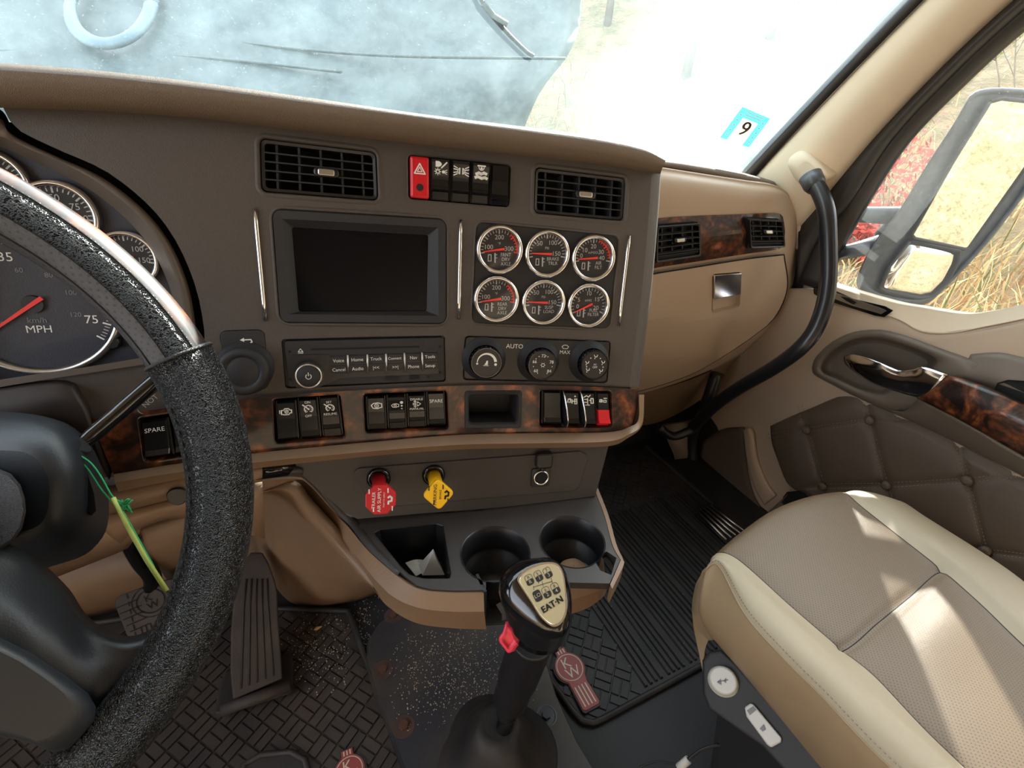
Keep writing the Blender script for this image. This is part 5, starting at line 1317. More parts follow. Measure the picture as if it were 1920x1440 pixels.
mb = MB(); bricks(mb, pin, 38, 0.034, 0.006, 0.0035); ob = mb.build('waffle_tread', M['rubberd'], DMo)
# passenger mat
PMo = thing('floor_mat', 'black ribbed rubber passenger floor mat with a red emblem in its corner', 'floor mat', Zp(1200, 1250, 0.0))
bl = Zp(1098, 1369, 0.0); br = Zp(1345, 1238, 0.0); fl_ = V((bl.x-0.02, 0.66, 0)); 
y0 = bl.y; x0 = bl.x
outp = [V((x0-0.045, 0.92, 0.0)), V((0.97, 0.92, 0.0)), V((0.97, y0, 0)), V((x0, y0, 0)), V((x0-0.022, y0+0.02, 0)), V((x0-0.035, 0.46, 0))]
outp = [V((0.30, 0.93, 0.0)), V((0.98, 0.93, 0.0)), V((0.98, y0, 0)), V((x0+0.02, y0, 0)), V((x0+0.003, y0+0.008, 0)), V((x0-0.005, y0+0.025, 0)), V((0.315, 0.47, 0))]
mb = MB(); mb.loops([[p+V((0, 0, 0.005)) for p in outp], outp], True, True); mb.build('mat_base', M['rubber'], PMo)
mb = MB(); mb.tube([p+V((0, 0, 0.008)) for p in resamp([outp[1], outp[2], outp[3], outp[4], outp[5], outp[6], outp[0]], 90)], 0.0055, 8); mb.build('mat_rim', M['rubber'], PMo)
xa, xb = x0+0.145, 0.965
mb = MB(); k = 0; x = xa
while x < xb:
    w_ = 0.0035
    mb.loops([[V((x-w_, y0+0.012, 0.005)), V((x+w_, y0+0.012, 0.005)), V((x+w_, 0.72, 0.005)), V((x-w_, 0.72, 0.005))], [V((x-w_*0.5, y0+0.014, 0.0105)), V((x+w_*0.5, y0+0.014, 0.0105)), V((x+w_*0.5, 0.718, 0.0105)), V((x-w_*0.5, 0.718, 0.0105))]], False, True)
    k += 1; x += 0.0125 if k % 4 else 0.019
mb.build('ribs', M['rubber'], PMo)
mb = MB(); pol = [V((x0+0.012, y0+0.012, 0)), V((xa-0.008, y0+0.012, 0)), V((xa-0.008, 0.9, 0)), V((0.325, 0.9, 0)), V((0.325, 0.47, 0))]
bricks(mb, pol, 45, 0.034, 0.005, 0.003); pol = [V((xa, 0.73, 0)), V((0.96, 0.73, 0)), V((0.96, 0.92, 0)), V((xa, 0.92, 0))]; bricks(mb, pol, 45, 0.03, 0.005, 0.003)
mb.build('waffle_tread', M['rubber'], PMo)
def emblem(parent, a, b_, z, sc=1.0):
    """winged radiator emblem, a = centre of the roundel, b = foot of the bars"""
    ax = (b_-a); Ln = ax.length; y = -ax.normalized(); x = y.cross(V((0, 0, 1))).normalized()*1
    if x.x < 0: x = -x
    c = a.copy(); c.z = z; h = Ln
    fr = Fr(c-x*h+y*h, c+x*h+y*h, c+x*h-y*h, c-x*h-y*h); fr.n = V((0, 0, 1)); r = Ln*0.40
    w_ = r*0.62
    o_ = [(-w_*0.62, r*1.35), (w_*0.62, r*1.35), (w_*0.62, r*0.95)]+[(r*math.cos(R(t)), r*math.sin(R(t))) for t in range(62, -55, -9)]+[(w_*0.95, -r*1.2), (w_*1.0, -Ln*1.0), (w_*0.8, -Ln*1.06), (-w_*0.8, -Ln*1.06), (-w_*1.0, -Ln*1.0), (-w_*0.95, -r*1.2)]+[(r*math.cos(R(t)), r*math.sin(R(t))) for t in range(235, 117, -9)]+[(-w_*0.62, r*0.95)]
    m_ = MB(); prism(m_, fr, [(p*1.1, q*1.04) for p, q in o_][::-1], 0, 0.0045); m_.build('emblem_border', M['rubber'], parent)
    m_ = MB(); prism(m_, fr, o_[::-1], 0, 0.006, 0.001); em = m_.build('emblem', M['kwred'], parent)
    m_ = MB(); stroke(m_, fr, circ(r*0.85, 40), r*0.06, 0.0066, closed=True)
    text(m_, fr, 'K', -r*0.1, r*0.30, r*0.95, 0.0066); text(m_, fr, 'W', r*0.05, -r*0.38, r*0.95, 0.0066)
    for k in (-0.55, -0.18, 0.18, 0.55): stroke(m_, fr, [(k*w_*1.1, -r*1.25), (k*w_*1.1, -Ln*0.98)], w_*0.13, 0.0066)
    for k in (-0.3, 0.0, 0.3): stroke(m_, fr, [(k*w_*1.1, r*1.0), (k*w_*1.1, r*1.25)], w_*0.13, 0.0066)
    m_.build('emblem_lettering', M['kwcream'], em)
emblem(PMo, Zp(1068, 1252, 0.012), Zp(1108, 1322, 0.012), 0.0075)
emblem(DMo, Zp(655, 1447, 0.012), Zp(665, 1530, 0.012), 0.008)
# second driver-side mat piece at the bottom edge
mb = MB(); q = [(440, 1500), (455, 1435), (490, 1415), (545, 1410), (572, 1425), (590, 1500)]
mb.tube([Zp(x, y, 0.014) for x, y in q], 0.005, 8); mb.loops([flat(q, 0.013), flat(q, 0.009)], True, True); tag(mb.build('heel_pad', M['rubber']), 'rounded black heel pad on the driver mat at the bottom edge of the picture', 'heel pad')
# debris
random.seed(11)
mb = MB()
def speck(p, s):
    a = random.random()*6.28; L = [p+V((s*random.uniform(.5, 1)*math.cos(a+k*1.57), s*random.uniform(.5, 1)*math.sin(a+k*1.57), 0)) for k in range(4)]
    mb.loops([L, [q+V((0, 0, s*0.6)) for q in L]], False, True)
for k in range(330):
    px, py = random.gauss(600, 45), random.gauss(1215, 40)
    if px > 655: px = 1310-px
    speck(Zp(px, py, 0.010), random.uniform(0.0006, 0.0018))
for k in range(1100):
    px, py = random.gauss(850, 70), random.gauss(1250, 60)
    if 730 < px < 1010 and 1180 < py < 1370: speck(Zp(px, py, 0.0305), random.uniform(0.0005, 0.0017))
for k in range(260):
    px, py = random.gauss(680, 14), random.gauss(1180, 50); speck(Zp(px, py, 0.002), random.uniform(0.0006, 0.0018))
for k in range(60):
    speck(Zp(random.uniform(1060, 1330), random.uniform(1090, 1250), 0.011), random.uniform(0.0004, 0.001))
tag(mb.build('dirt_crumbs', mat('dirt_crumbs', (176, 160, 138), 0.9)), 'pale dirt crumbs and sand scattered over the mats and tunnel cover', 'dirt', kind='stuff')
m_ = MB(); c = Zp(596, 1178, 0.014); m_.slab([[c+V((-0.008, 0, 0)), c+V((-0.003, 0.004, .002)), c+V((0.008, 0.001, 0.001))], [c+V((-0.007, -0.001, 0)), c+V((-0.002, -0.004, 0.001)), c+V((0.008, 0, 0.001))]], V((0, 0, -0.001))); tag(m_.build('dry_leaf', mat('dry_leaf', (205, 165, 110), 0.7)), 'small dry yellow leaf on the driver mat right of the accelerator', 'leaf')
# tunnel cover plate with recessed bolts
TC = thing('tunnel_cover', 'dark rubber gearbox cover plate on the floor around the shift boot', 'cover', Zp(880, 1300, 0.0))
oc = [(745, 1148), (712, 1168), (692, 1200), (690, 1235), (705, 1290), (735, 1370), (765, 1450), (800, 1560), (1180, 1560), (1110, 1440), (1080, 1390), (1040, 1300), (1010, 1200), (990, 1130)]
g0 = flat(oc, 0.030); ce = sum(g0, V((0, 0, 0)))/len(g0)
mb = MB(); mb.loops([[ce+(p-ce)*1.05+V((0, 0, -0.030)) for p in g0], [ce+(p-ce)*1.02+V((0, 0, -0.006)) for p in g0], g0], False, True, smooth=False); tcv = mb.build('cover_plate', M['tunnel'], TC)
for x, y in ((718, 1256), (757, 1362), (1024, 1342), (738, 1154)):
    c = Zp(x, y, 0.030)
    m_ = MB(); m_.loops([zc(c, 0.019, 0.0308, 24), zc(c, 0.017, 0.0312, 24), zc(c, 0.015, 0.0306, 24)], False, True, smooth=True); rc = m_.build('bolt_recess', mat('rust_dirt', (70, 52, 46), 0.9, bump=0.5, bscale=200) if x < 1000 else M['black'], TC)
    m_ = MB(); m_.loops([zc(c, 0.008, 0.0308, 6), zc(c, 0.0078, 0.036, 6)], False, True); m_.build('bolt_head', mat('rusty_bolt', (92, 60, 48), 0.8, 0.3) if x < 1000 else M['black'], rc)
# ================================================================== GEAR SHIFTER
b0 = Zp(930, 1395, 0.06); 
kt = CAM+ray(1005, 1110)*0.545   # knob centre
GS = thing('gear_shifter', 'black gear lever with a glossy knob, gold shift pattern plate and rubber boot', 'gear lever', Zp(930, 1420, 0.03))
bc = Zp(935, 1425, 0.03)
m_ = MB(); L = []
for r_, z, f in ((0.098, 0.030, 0), (0.092, 0.036, 0), (0.082, 0.040, 0), (0.072, 0.055, .1), (0.066, 0.062, .15), (0.064, 0.064, .15), (0.052, 0.085, .3), (0.044, 0.105, .5), (0.036, 0.118, .7), (0.028, 0.124, .9), (0.020, 0.122, 1)):
    c = bc.lerp(V((b0.x, b0.y, 0)), f); n = 40
    L.append([V((c.x+(r_*(0.9+0.12*abs(math.cos(2*(2*math.pi*k/n)))))*math.cos(2*math.pi*k/n), c.y+r_*(0.9+0.12*abs(math.cos(2*(2*math.pi*k/n))))*math.sin(2*math.pi*k/n)*1.05, z)) for k in range(n)])
m_.loops(L, False, True, smooth=True); m_.build('boot', M['rubber'], GS)
s0 = V((b0.x, b0.y, 0.11)); kb_ = CAM+ray(982, 1215)*0.60; 
g1 = CAM+ray(935, 1345)*0.70
lev = (CAM+ray(938, 1388)*0.765)
m_ = MB(); m_.tube([lev+V((0, 0, -0.04)), lev, CAM+ray(958, 1320)*0.70], 0.0125, 20); m_.build('lever_tube', M['gloss'], GS)
# grip below the knob
m_ = MB(); m_.tube(cr([CAM+ray(950, 1340)*0.715, CAM+ray(955, 1318)*0.70, CAM+ray(966, 1285)*0.67, CAM+ray(988, 1225)*0.62, CAM+ray(1000, 1190)*0.585], 4), [0.015]*3+[0.019]*2+[0.025]*4+[0.0275]*4+[0.0275]*4, 32, flat=1.0); m_.build('grip_sleeve', M['black'], GS)
# knob: stack of rounded cross sections along the line from its lower collar to the crown
U_ = (kt-(CAM+ray(985, 1225)*0.61)).normalized()
toC = (CAM-kt).normalized(); pn = (toC*0.85+V((0, 0, 1))*0.3).normalized()
# plate frame in the photograph: top (1040,1065) bottom (1042,1172); measured corners
pl_c = CAM+ray(1022, 1112)*0.505
def KP(px, py, d=0.0): return Pp(px, py, pl_c+pn*d, pn)
plate = [(972, 1080), (985, 1068), (1012, 1057), (1036, 1054), (1050, 1062), (1058, 1082), (1062, 1120), (1062, 1150), (1053, 1168), (1042, 1175), (1030, 1172), (1012, 1155), (995, 1128), (974, 1096), (970, 1087)]
sil = [(935, 1110), (938, 1085), (955, 1062), (985, 1049), (1020, 1045), (1045, 1052), (1060, 1072), (1070, 1105), (1072, 1145), (1064, 1185), (1048, 1198), (1020, 1196), (990, 1180), (960, 1155), (942, 1132)]
low = [(952, 1160), (945, 1140), (955, 1115), (985, 1100), (1015, 1095), (1045, 1100), (1062, 1120), (1070, 1150), (1070, 1178), (1062, 1200), (1046, 1222), (1016, 1229), (990, 1222), (968, 1205), (958, 1185)]
def sm(pl, n=3): 
    c = cr([(x, y, 0) for x, y in pl+[pl[0]]], n); return [(p.x, p.y) for p in c[:-1]]
P0, S0_, W0 = sm(plate), sm(sil), sm(low)
m_ = MB()
cc_ = V((1005, 1140, 0))
lerp2 = lambda A, B, t: [(a[0]+(b[0]-a[0])*t, a[1]+(b[1]-a[1])*t) for a, b in zip(A, B)]
L = [[KP(x, y, 0.0005) for x, y in P0], [KP(x, y, -0.002) for x, y in lerp2(P0, S0_, 0.45)], [KP(x, y, -0.008) for x, y in lerp2(P0, S0_, 0.85)], [KP(x, y, -0.018) for x, y in S0_], [KP(x, y, -0.034) for x, y in lerp2(S0_, W0, 0.35)], [KP(x, y, -0.052) for x, y in lerp2(S0_, W0, 0.72)], [KP(x, y, -0.066) for x, y in W0]]
m_.loops(L, False, True, smooth=True)
m_.f.append(list(range(0, len(P0)))[::-1]); m_.m.append(0); m_.sm.append(False)
kno = m_.build('knob', M['gloss'], GS)
m_ = MB()
Pc = [(x+(1020-x)*0.0, y) for x, y in P0]
m_.loops([[KP(x, y, 0.0) for x, y in P0], [KP(x, y, 0.0022) for x, y in P0], [KP(x+(1024-x)*0.07, y+(1110-y)*0.06, 0.0022) for x, y in P0], [KP(x+(1024-x)*0.10, y+(1110-y)*0.09, 0.0012) for x, y in P0]], False, False, smooth=False); m_.build('plate_rim', M['chrome'], kno)
m_ = MB(); m_.loops([[KP(x+(1024-x)*0.08, y+(1110-y)*0.07, 0.0008) for x, y in P0], [KP(x+(1024-x)*0.09, y+(1110-y)*0.08, 0.0014) for x, y in P0]], False, True); m_.build('shift_plate', M['gold'], kno)
fk = Fr(KP(985, 1066, 0.0016), KP(1042, 1050, 0.0016), KP(1062, 1125, 0.0016), KP(1000, 1140, 0.0016), 0)
def KM(px, py): d = KP(px, py, 0.0016)-fk.P(.5, .5); return d.dot(fk.x), d.dot(fk.y)
dk = MB(); li = MB(); u_ = (KP(1030, 1100)-KP(1020, 1100)).length/10
for px, py, lo, up_, inv in ((992, 1087, 'R', 'R', 0), (1009, 1080, '1', '5', 0), (1026.5, 1074, '3', '7', 0), (1008.5, 1117, 'LO', '', 1), (1025, 1110.5, '2', '6', 0), (1041.5, 1103, '4', '8', 0)):
    x, y = KM(px, py); q = [(x+a*math.cos(R(14))-b_*math.sin(R(14)), y+a*math.sin(R(14))+b_*math.cos(R(14))) for a, b_ in rr(u_*14, u_*19, u_*4)]
    stroke(dk, fk, q, u_*0.8, 0.0002, closed=True)
    q2 = [(x+a*math.cos(R(14))-(b_-(0 if inv else u_*4.4))*math.sin(R(14)), y+a*math.sin(R(14))+(b_-(0 if inv else u_*4.4))*math.cos(R(14))) for a, b_ in rr(u_*14, u_*(19 if inv else 10), u_*3)]
    fill(dk, fk, q2, 0.0003)
    s_, c_ = math.sin(R(14)), math.cos(R(14)); o_ = 0 if inv else u_*4.4
    text(li, fk, lo, x+o_*s_, y-o_*c_, u_*9.5, 0.0005, rot=14)
    if up_: text(dk, fk, up_, x-u_*4.2*s_, y+u_*4.2*c_, u_*8, 0.0004, rot=14, bold=False)
for a, b_ in (((1009, 1090), (1010, 1094)), ((1001, 1106), (1000, 1099)), ((1000, 1101), (1035, 1090)), ((1035, 1090), (1033, 1084)), ((1016, 1090), (1019, 1100)), ((1035, 1090), (1036, 1094))): stroke(dk, fk, [KM(*a), KM(*b_)], u_*0.9, 0.0003)
x, y = KM(1036, 1134); text(dk, fk, 'EAT·N', x, y, u_*15.5, 0.0004, rot=17); [text(dk, fk, 'EAT·N', x+u_*a_, y+u_*b2_, u_*15.5, 0.00045, rot=17) for a_, b2_ in ((1.0, .3), (.5, .9), (1.5, .5))]
dk.build('shift_pattern', M['blackprint'], kno); li.build('shift_numbers', M['gold'], kno)
# splitter button (pink red) and grey side lever
m_ = MB(); bp = [(948, 1166), (957, 1172), (966, 1185), (975, 1194), (974, 1206), (966, 1213), (960, 1222), (952, 1224), (944, 1214), (936, 1203), (936, 1194), (943, 1184)]
D1 = lambda x, y, d: CAM+ray(x, y)*d
m_.loops([[D1(x+8, y-3, 0.585) for x, y in sm(bp, 3)], [D1(x, y, 0.555) for x, y in sm(bp, 3)], [D1(x*0.75+954*0.25, y*0.75+1198*0.25, 0.549) for x, y in sm(bp, 3)], [D1(x*0.45+952*0.55, y*0.45+1202*0.55, 0.554) for x, y in sm(bp, 3)]], True, True, smooth=True); m_.build('splitter_button', M['pink'], GS)
m_ = MB(); bp = [(930, 1134), (938, 1129), (948, 1150), (949, 1162), (941, 1164), (941, 1152)]
m_.loops([[D1(x+5, y, 0.585) for x, y in bp], [D1(x, y, 0.56) for x, y in bp]], True, True); m_.build('range_lever', M['column'], GS)
# ================================================================== PEDALS
AP = thing('accelerator_pedal', 'long ribbed black accelerator pedal hinged on the driver floor mat', 'pedal', Zp(480, 1320, 0.01))
h0_ = Zp(432, 1318, 0.03); h1_ = Zp(535, 1270, 0.03); t_ = Yp(482, 1034, 0.80)
pn2 = (h1_-h0_).cross(t_-(h0_+h1_)/2).normalized()
if pn2.dot(CAM-h0_) < 0: pn2 = -pn2
def AQ(px, py, d=0): return Pp(px, py, h0_+pn2*d, pn2)
ap = [(470, 1036), (492, 1036), (503, 1055), (515, 1088), (520, 1110), (522, 1160), (530, 1272), (437, 1312), (432, 1260), (433, 1180), (440, 1110), (452, 1060)]
m_ = MB(); m_.loops([[AQ(x, y, 0.0) for x, y in ap], [AQ(x, y, 0.016) for x, y in ap]], True, True); m_.build('pedal_plate', M['rubberd'], AP, bevel=0.003)
for k in range(5):
    t = (k+0.5)/5.4+0.05
    m_ = MB(); a = (470+20*t+5, 1052+6*abs(t-.5)); 
    m_.tube([AQ(455+52*t, 1085, 0.0165), AQ(448+62*t, 1140, 0.0165), AQ(440+82*t, 1296-32*t, 0.0165)], 0.0016, 6); m_.build('rib', M['rubber'], AP)
ba = [(402, 1338), (408, 1300), (422, 1258), (440, 1250), (528, 1228), (540, 1222), (548, 1226), (552, 1290), (545, 1300), (420, 1342)]
m_ = MB(); m_.loops([[Zp(x, y, 0.011) for x, y in ba], [Zp(x, y, 0.024) for x, y in ba]], True, True); m_.build('pedal_base', M['rubber'], AP, bevel=0.004)
m_ = MB(); m_.tube([Zp(415, 1332, 0.03), Zp(545, 1285, 0.03)], 0.010, 12); m_.build('hinge', M['rubberd'], AP)
BPd = thing('brake_pedal', 'black rubber brake pedal pad with an embossed emblem on a curved arm, left footwell', 'pedal', Yp(270, 1150, 0.80))
bn = V((0.05, -0.75, 0.66)).normalized(); b0_ = Yp(270, 1140, 0.78)
def BQ(px, py, d=0): return Pp(px, py, b0_+bn*d, bn)
bp = [(217, 1122), (226, 1116), (300, 1088), (340, 1084), (352, 1092), (348, 1160), (300, 1188), (258, 1211), (248, 1208), (240, 1196), (216, 1135)]
m_ = MB(); m_.loops([[BQ(x, y, 0.0) for x, y in bp], [BQ(x, y, 0.012) for x, y in bp]], True, True); pad = m_.build('pedal_pad', M['rubberd'], BPd, bevel=0.002)
fb = Fr(BQ(220, 1120, .0125), BQ(345, 1080, .0125), BQ(370, 1170, .0125), BQ(245, 1210, .0125))
m_ = MB()
def BM(px, py): d = BQ(px, py, 0.0125)-fb.P(.5, .5); return d.dot(fb.x), d.dot(fb.y)
for k in range(6): stroke(m_, fb, [BM(222+5*k, 1138+12*k), BM(262+4*k, 1122+12*k)], 0.0022)
for k in range(6): stroke(m_, fb, [BM(243+1.5*k, 1112+15*k), BM(244+1.5*k, 1120+15*k)], 0.002)
x, y = BM(285, 1126); stroke(m_, fb, circ(0.021, 30, x, y), 0.0022, closed=True); stroke(m_, fb, circ(0.028, 30, x, y), 0.0015, closed=True); text(m_, fb, 'K', x-0.003, y+0.006, 0.018, rot=8); text(m_, fb, 'W', x+0.002, y-0.008, 0.018, rot=8)
for k in range(5): stroke(m_, fb, [BM(262+9*k, 1178-4*k), BM(266+9*k, 1200-4*k)], 0.002)
m_.build('pad_relief', M['deep'], pad)
m_ = MB(); m_.tube(cr([Yp(250, 960, 0.74), Yp(240, 1005, 0.78), Yp(262, 1050, 0.80), Yp(285, 1080, 0.80), Yp(285, 1105, 0.80)], 5), 0.015, 10, flat=0.8); m_.build('pedal_arm', M['gloss'], BPd)
# ================================================================== STEERING WHEEL
wt, wy = 1.0918, 0.215
WC = CAM+V((-0.2885, 0.3172, -0.2117))
WN = V((math.sin(wy)*math.sin(wt), -math.cos(wy)*math.sin(wt), math.cos(wt)))
WA = V((math.cos(wy), math.sin(wy), 0)); WB2 = WN.cross(WA)
SW = thing('steering_wheel', 'large steering wheel with black leather cover and glossy wood outer edge at the left', 'steering wheel', WC)
RW = 0.225
def wp(th, ph, r, R0=RW):
    """th round the wheel, ph round the tube (0 = outwards, 90 = towards the driver)"""
    a = WA*math.cos(R(th))+WB2*math.sin(R(th))
    return WC+a*(R0+r*math.cos(R(ph)))+WN*(r*math.sin(R(ph)))
def torus_patch(mb, th0, th1, ph0, ph1, r, nt, npz, mi=0, uvs=True, R0=RW):
    rows = []; uu = []
    for i in range(nt+1):
        th = th0+(th1-th0)*i/nt; rows.append([wp(th, ph0+(ph1-ph0)*j/npz, r, R0) for j in range(npz+1)]); uu.append([(R(th)*RW, R(ph0+(ph1-ph0)*j/npz)*r) for j in range(npz+1)])
    mb.grid(rows, mi, True, uu if uvs else None)
TS = 12   # seam angle
# lower full leather section: seam round to the far side
mb = MB(); torus_patch(mb, -150, TS, 0, 360, 0.0222, 120, 32); rim_l = mb.build('leather_cover', M['leather'], SW)
mb = MB(); torus_patch(mb, TS, 210, 62, 112, 0.0212, 120, 10); torus_patch(mb, TS, 210, 188, 300, 0.0212, 120, 14); mb.build('leather_upper', M['leather'], SW)
mb = MB(); torus_patch(mb, TS, 210, 112, 188, 0.0210, 120, 12); mb.build('perforated_band', M['perfb'], SW)
mb = MB(); torus_patch(mb, TS, 210, -62, 64, 0.0200, 120, 14); mb.build('wood_rim', M['wood'], SW)
# seams and stitches
m_ = MB(); m_.tube([wp(TS, p, 0.0222) for p in range(0, 361, 15)], 0.0013, 6); m_.build('cover_seam', M['leather2'], SW)
m_ = MB(); m_.tube([wp(th, 64, 0.0208) for th in range(TS, 211, 3)], 0.0008, 5); m_.tube([wp(th, 148, 0.0209) for th in range(TS, 211, 3)], 0.0008, 5); m_.tube([wp(th, 112, 0.0209) for th in range(TS, 211, 3)], 0.0005, 5); m_.build('edge_seam', M['deep'], SW)
m_ = MB()
for k in range(46):
    th = TS-4-k*2.35
    if k < 2: continue
    m_.tube([wp(th, 152, 0.0225), wp(th-0.85, 150, 0.0226)], 0.0011, 5)
m_.build('stitches', M['bstitch'], SW)
# spoke: from the hub up to the rim, built on the wheel plane
def WPt(px, py, d=0.0): return Pp(px, py, WC+WN*d, WN)
s_up = [(-260, 960, -.03), (-80, 1010, -.03), (20, 1040, -.03), (70, 1072, -.03), (120, 1120, -.028), (150, 1165, -.024), (185, 1195, -.018), (240, 1212, -.012), (300, 1190, -.008), (352, 1150, 0.0)]
s_m1 = [(-260, 1060, 0.0), (-80, 1110, 0.0), (10, 1150, 0.0), (60, 1180, 0.0), (110, 1210, -.002), (150, 1240, -.004), (190, 1255, -.006), (240, 1262, -.006), (290, 1250, -.004), (335, 1215, 0.0)]
s_m2 = [(-260, 1250, 0.005), (-80, 1290, 0.004), (20, 1300, 0.002), (70, 1310, 0.0), (110, 1318, -.002), (150, 1322, -.004), (190, 1322, -.006), (230, 1318, -.006), (260, 1312, -.004), (285, 1290, 0.0)]
s_lo = [(-260, 1360, -.02), (-80, 1365, -.02), (20, 1372, -.02), (60, 1384, -.024), (95, 1402, -.026), (120, 1408, -.026), (140, 1392, -.022), (160, 1380, -.018), (190, 1375, -.012), (225, 1362, 0.0)]
rows = [cr([WPt(*p) for p in r], 5) for r in (s_up, s_m1, s_m2, s_lo)]
cols = [cr(c, 6) for c in zip(*rows)]
mb = MB(); mb.slab([list(r) for r in zip(*cols)], -WN*0.018); mb.build('spoke', M['column'], SW)
# airbag cover on the hub, overlapping the spoke
hb = [(-300, 1150), (-100, 1180), (0, 1195), (60, 1225), (120, 1265), (165, 1300), (180, 1325), (178, 1350), (150, 1385), (130, 1403), (100, 1412), (65, 1396), (30, 1387), (0, 1382), (-100, 1380), (-300, 1385)]
ce = V((-60, 1300, 0))
L = []
for k, (sc_, d) in enumerate(((1.0, -0.012), (1.0, 0.010), (0.985, 0.016), (0.95, 0.020), (0.8, 0.026))):
    L.append([WPt(ce.x+(x-ce.x)*sc_, ce.y+(y-ce.y)*sc_, d) for x, y in hb])
mb = MB(); mb.loops(L, True, True, smooth=True); mb.build('hub_cover', M['column'], SW)
# ================================================================== COLUMN
SCo = thing('steering_column', 'dark grey steering column cover with a turn signal stalk, behind the wheel', 'steering column', Dp(40, 950, 0.42))
def ringd(px, d, dx=0, dy=0): return [Dp(x, y, d) for x, y in px]
big = [(-200, 768), (-60, 770), (40, 774), (100, 785), (140, 803), (170, 835), (190, 875), (203, 930), (203, 975), (192, 1008), (160, 1040), (110, 1058), (40, 1078), (-60, 1100), (-200, 1120)]
mid_ = [(-200, 772), (-60, 772), (40, 775), (95, 785), (128, 800), (150, 826), (168, 872), (172, 930), (168, 975), (150, 1008), (120, 1030), (80, 1048), (20, 1070), (-60, 1090), (-200, 1110)]
fro = [(-200, 800), (-60, 795), (40, 792), (80, 802), (105, 818), (125, 845), (140, 880), (140, 930), (135, 970), (120, 1000), (95, 1020), (60, 1035), (10, 1055), (-60, 1075), (-200, 1095)]
frc = [(-200, 850), (-60, 845), (20, 845), (50, 850), (70, 862), (85, 885), (92, 905), (92, 935), (88, 960), (78, 980), (60, 992), (30, 1000), (-10, 1020), (-60, 1035), (-200, 1050)]
smr = lambda px: [(p.x, p.y) for p in cr([(x, y, 0) for x, y in px], 3)]
mb = MB(); Ls = [ringd(smr(px), d) for px, d in ((big, 0.52), (big, 0.45), (mid_, 0.405), (fro, 0.375), (frc, 0.362))]
mb.loops(Ls, False, True, smooth=True, closed=True)
mb.build('column_cover', M['column'], SCo)
# seam between upper and lower shells, and the deep slot at the right
mb = MB(); sp = [(-200, 905, .40), (-60, 905, .372), (40, 903, .366), (100, 893, .370), (148, 885, .388)]
mb.tube(cr([Dp(*p) for p in sp], 5), 0.0007, 5); mb.build('shell_seam', M['deep'], SCo)
mb = MB(); sl = [(150, 872), (163, 885), (176, 925), (180, 958), (172, 966), (162, 955), (156, 915)]
mb.loops([[Dp(x, y, 0.398) for x, y in sl], [Dp(x+1, y, 0.41) for x, y in sl]], True, True); mb.build('column_slot', M['deep'], SCo)
mb = MB(); hc = [( -260+307*math.cos(R(a)), 955+(78)*math.sin(R(a))) for a in range(-90, 91, 10)]
hc = [(0, 880), (20, 888), (38, 908), (47, 935), (49, 960), (42, 990), (25, 1015), (0, 1032), (-80, 1060), (-200, 1070), (-200, 860), (-80, 866)]
mb.loops([[Dp(x, y, 0.36) for x, y in hc], [Dp(x, y, 0.322) for x, y in hc], [Dp(x*0.95-3, 955+(y-955)*0.93, 0.318) for x, y in hc]], False, True, smooth=True); mb.build('hub_neck', M['leather2'], SCo)
# stalk
mb = MB(); ps = [Dp(138, 842, 0.41), Dp(175, 815, 0.42), Dp(230, 768, 0.43), Dp(290, 716, 0.44), Dp(330, 683, 0.45)]
mb.tube(cr(ps, 4), [0.0062]*4+[0.0068]*4+[0.0072]*9, 20); stk = mb.build('turn_signal_stalk', M['gloss'], SCo)
c = Dp(147, 832, 0.40)
m_ = MB(); m_.tube([Dp(140, 840, 0.402), Dp(150, 832, 0.403)], [0.0105, 0.0095], 18); m_.build('stalk_boot', M['deep'], SCo)
p0, p1 = Dp(250, 768, 0.425), Dp(298, 729, 0.436); ax = (p1-p0).normalized(); tc_ = (CAM-p0).normalized(); nn = (tc_-ax*tc_.dot(ax)).normalized(); yy = nn.cross(ax)
if yy.dot(UP) < 0: yy = -yy
c = Dp(282, 752, 0.4265); fr = Fr(c-ax*.02+yy*.01, c+ax*.02+yy*.01, c+ax*.02-yy*.01, c-ax*.02-yy*.01)
m_ = MB(); text(m_, fr, 'NOT', 0, 0, 0.0062, bold=False); text(m_, fr, '(', -0.012, -0.001, 0.0062, bold=False); m_.build('stalk_lettering', M['greyprint'], stk)
# green string and stick hanging from the stalk
t = thing('stick_on_string', 'thin yellow-green stick hanging on a green string from the turn stalk', 'string tag', Dp(280, 1060, 0.42))
m_ = MB()
for pth in ([(146, 852), (170, 868), (190, 895), (210, 930), (232, 950)], [(144, 858), (165, 880), (188, 915), (205, 935), (222, 953)]): m_.tube(cr([Dp(x, y, 0.395) for x, y in pth], 5), 0.0007, 6)
m_.tube(cr([Dp(222, 945, 0.393), Dp(240, 975, 0.393), Dp(262, 1015, 0.393), Dp(290, 1065, 0.393)], 4), 0.0007, 6)
random.seed(5)
for k in range(16):
    a = Dp(235, 948, 0.392); m_.tube([a+RT*random.uniform(-.002, .002)+UP*random.uniform(-.003, .003), a+RT*random.uniform(-.006, .006)+UP*random.uniform(-.006, .006)], 0.0007, 5)
m_.build('string', M['green'], t)
m_ = MB(); m_.tube([Dp(212, 933, 0.391), Dp(240, 988, 0.391), Dp(275, 1050, 0.391), Dp(313, 1108, 0.391)], 0.0018, 8); m_.build('stick', M['stick'], t)

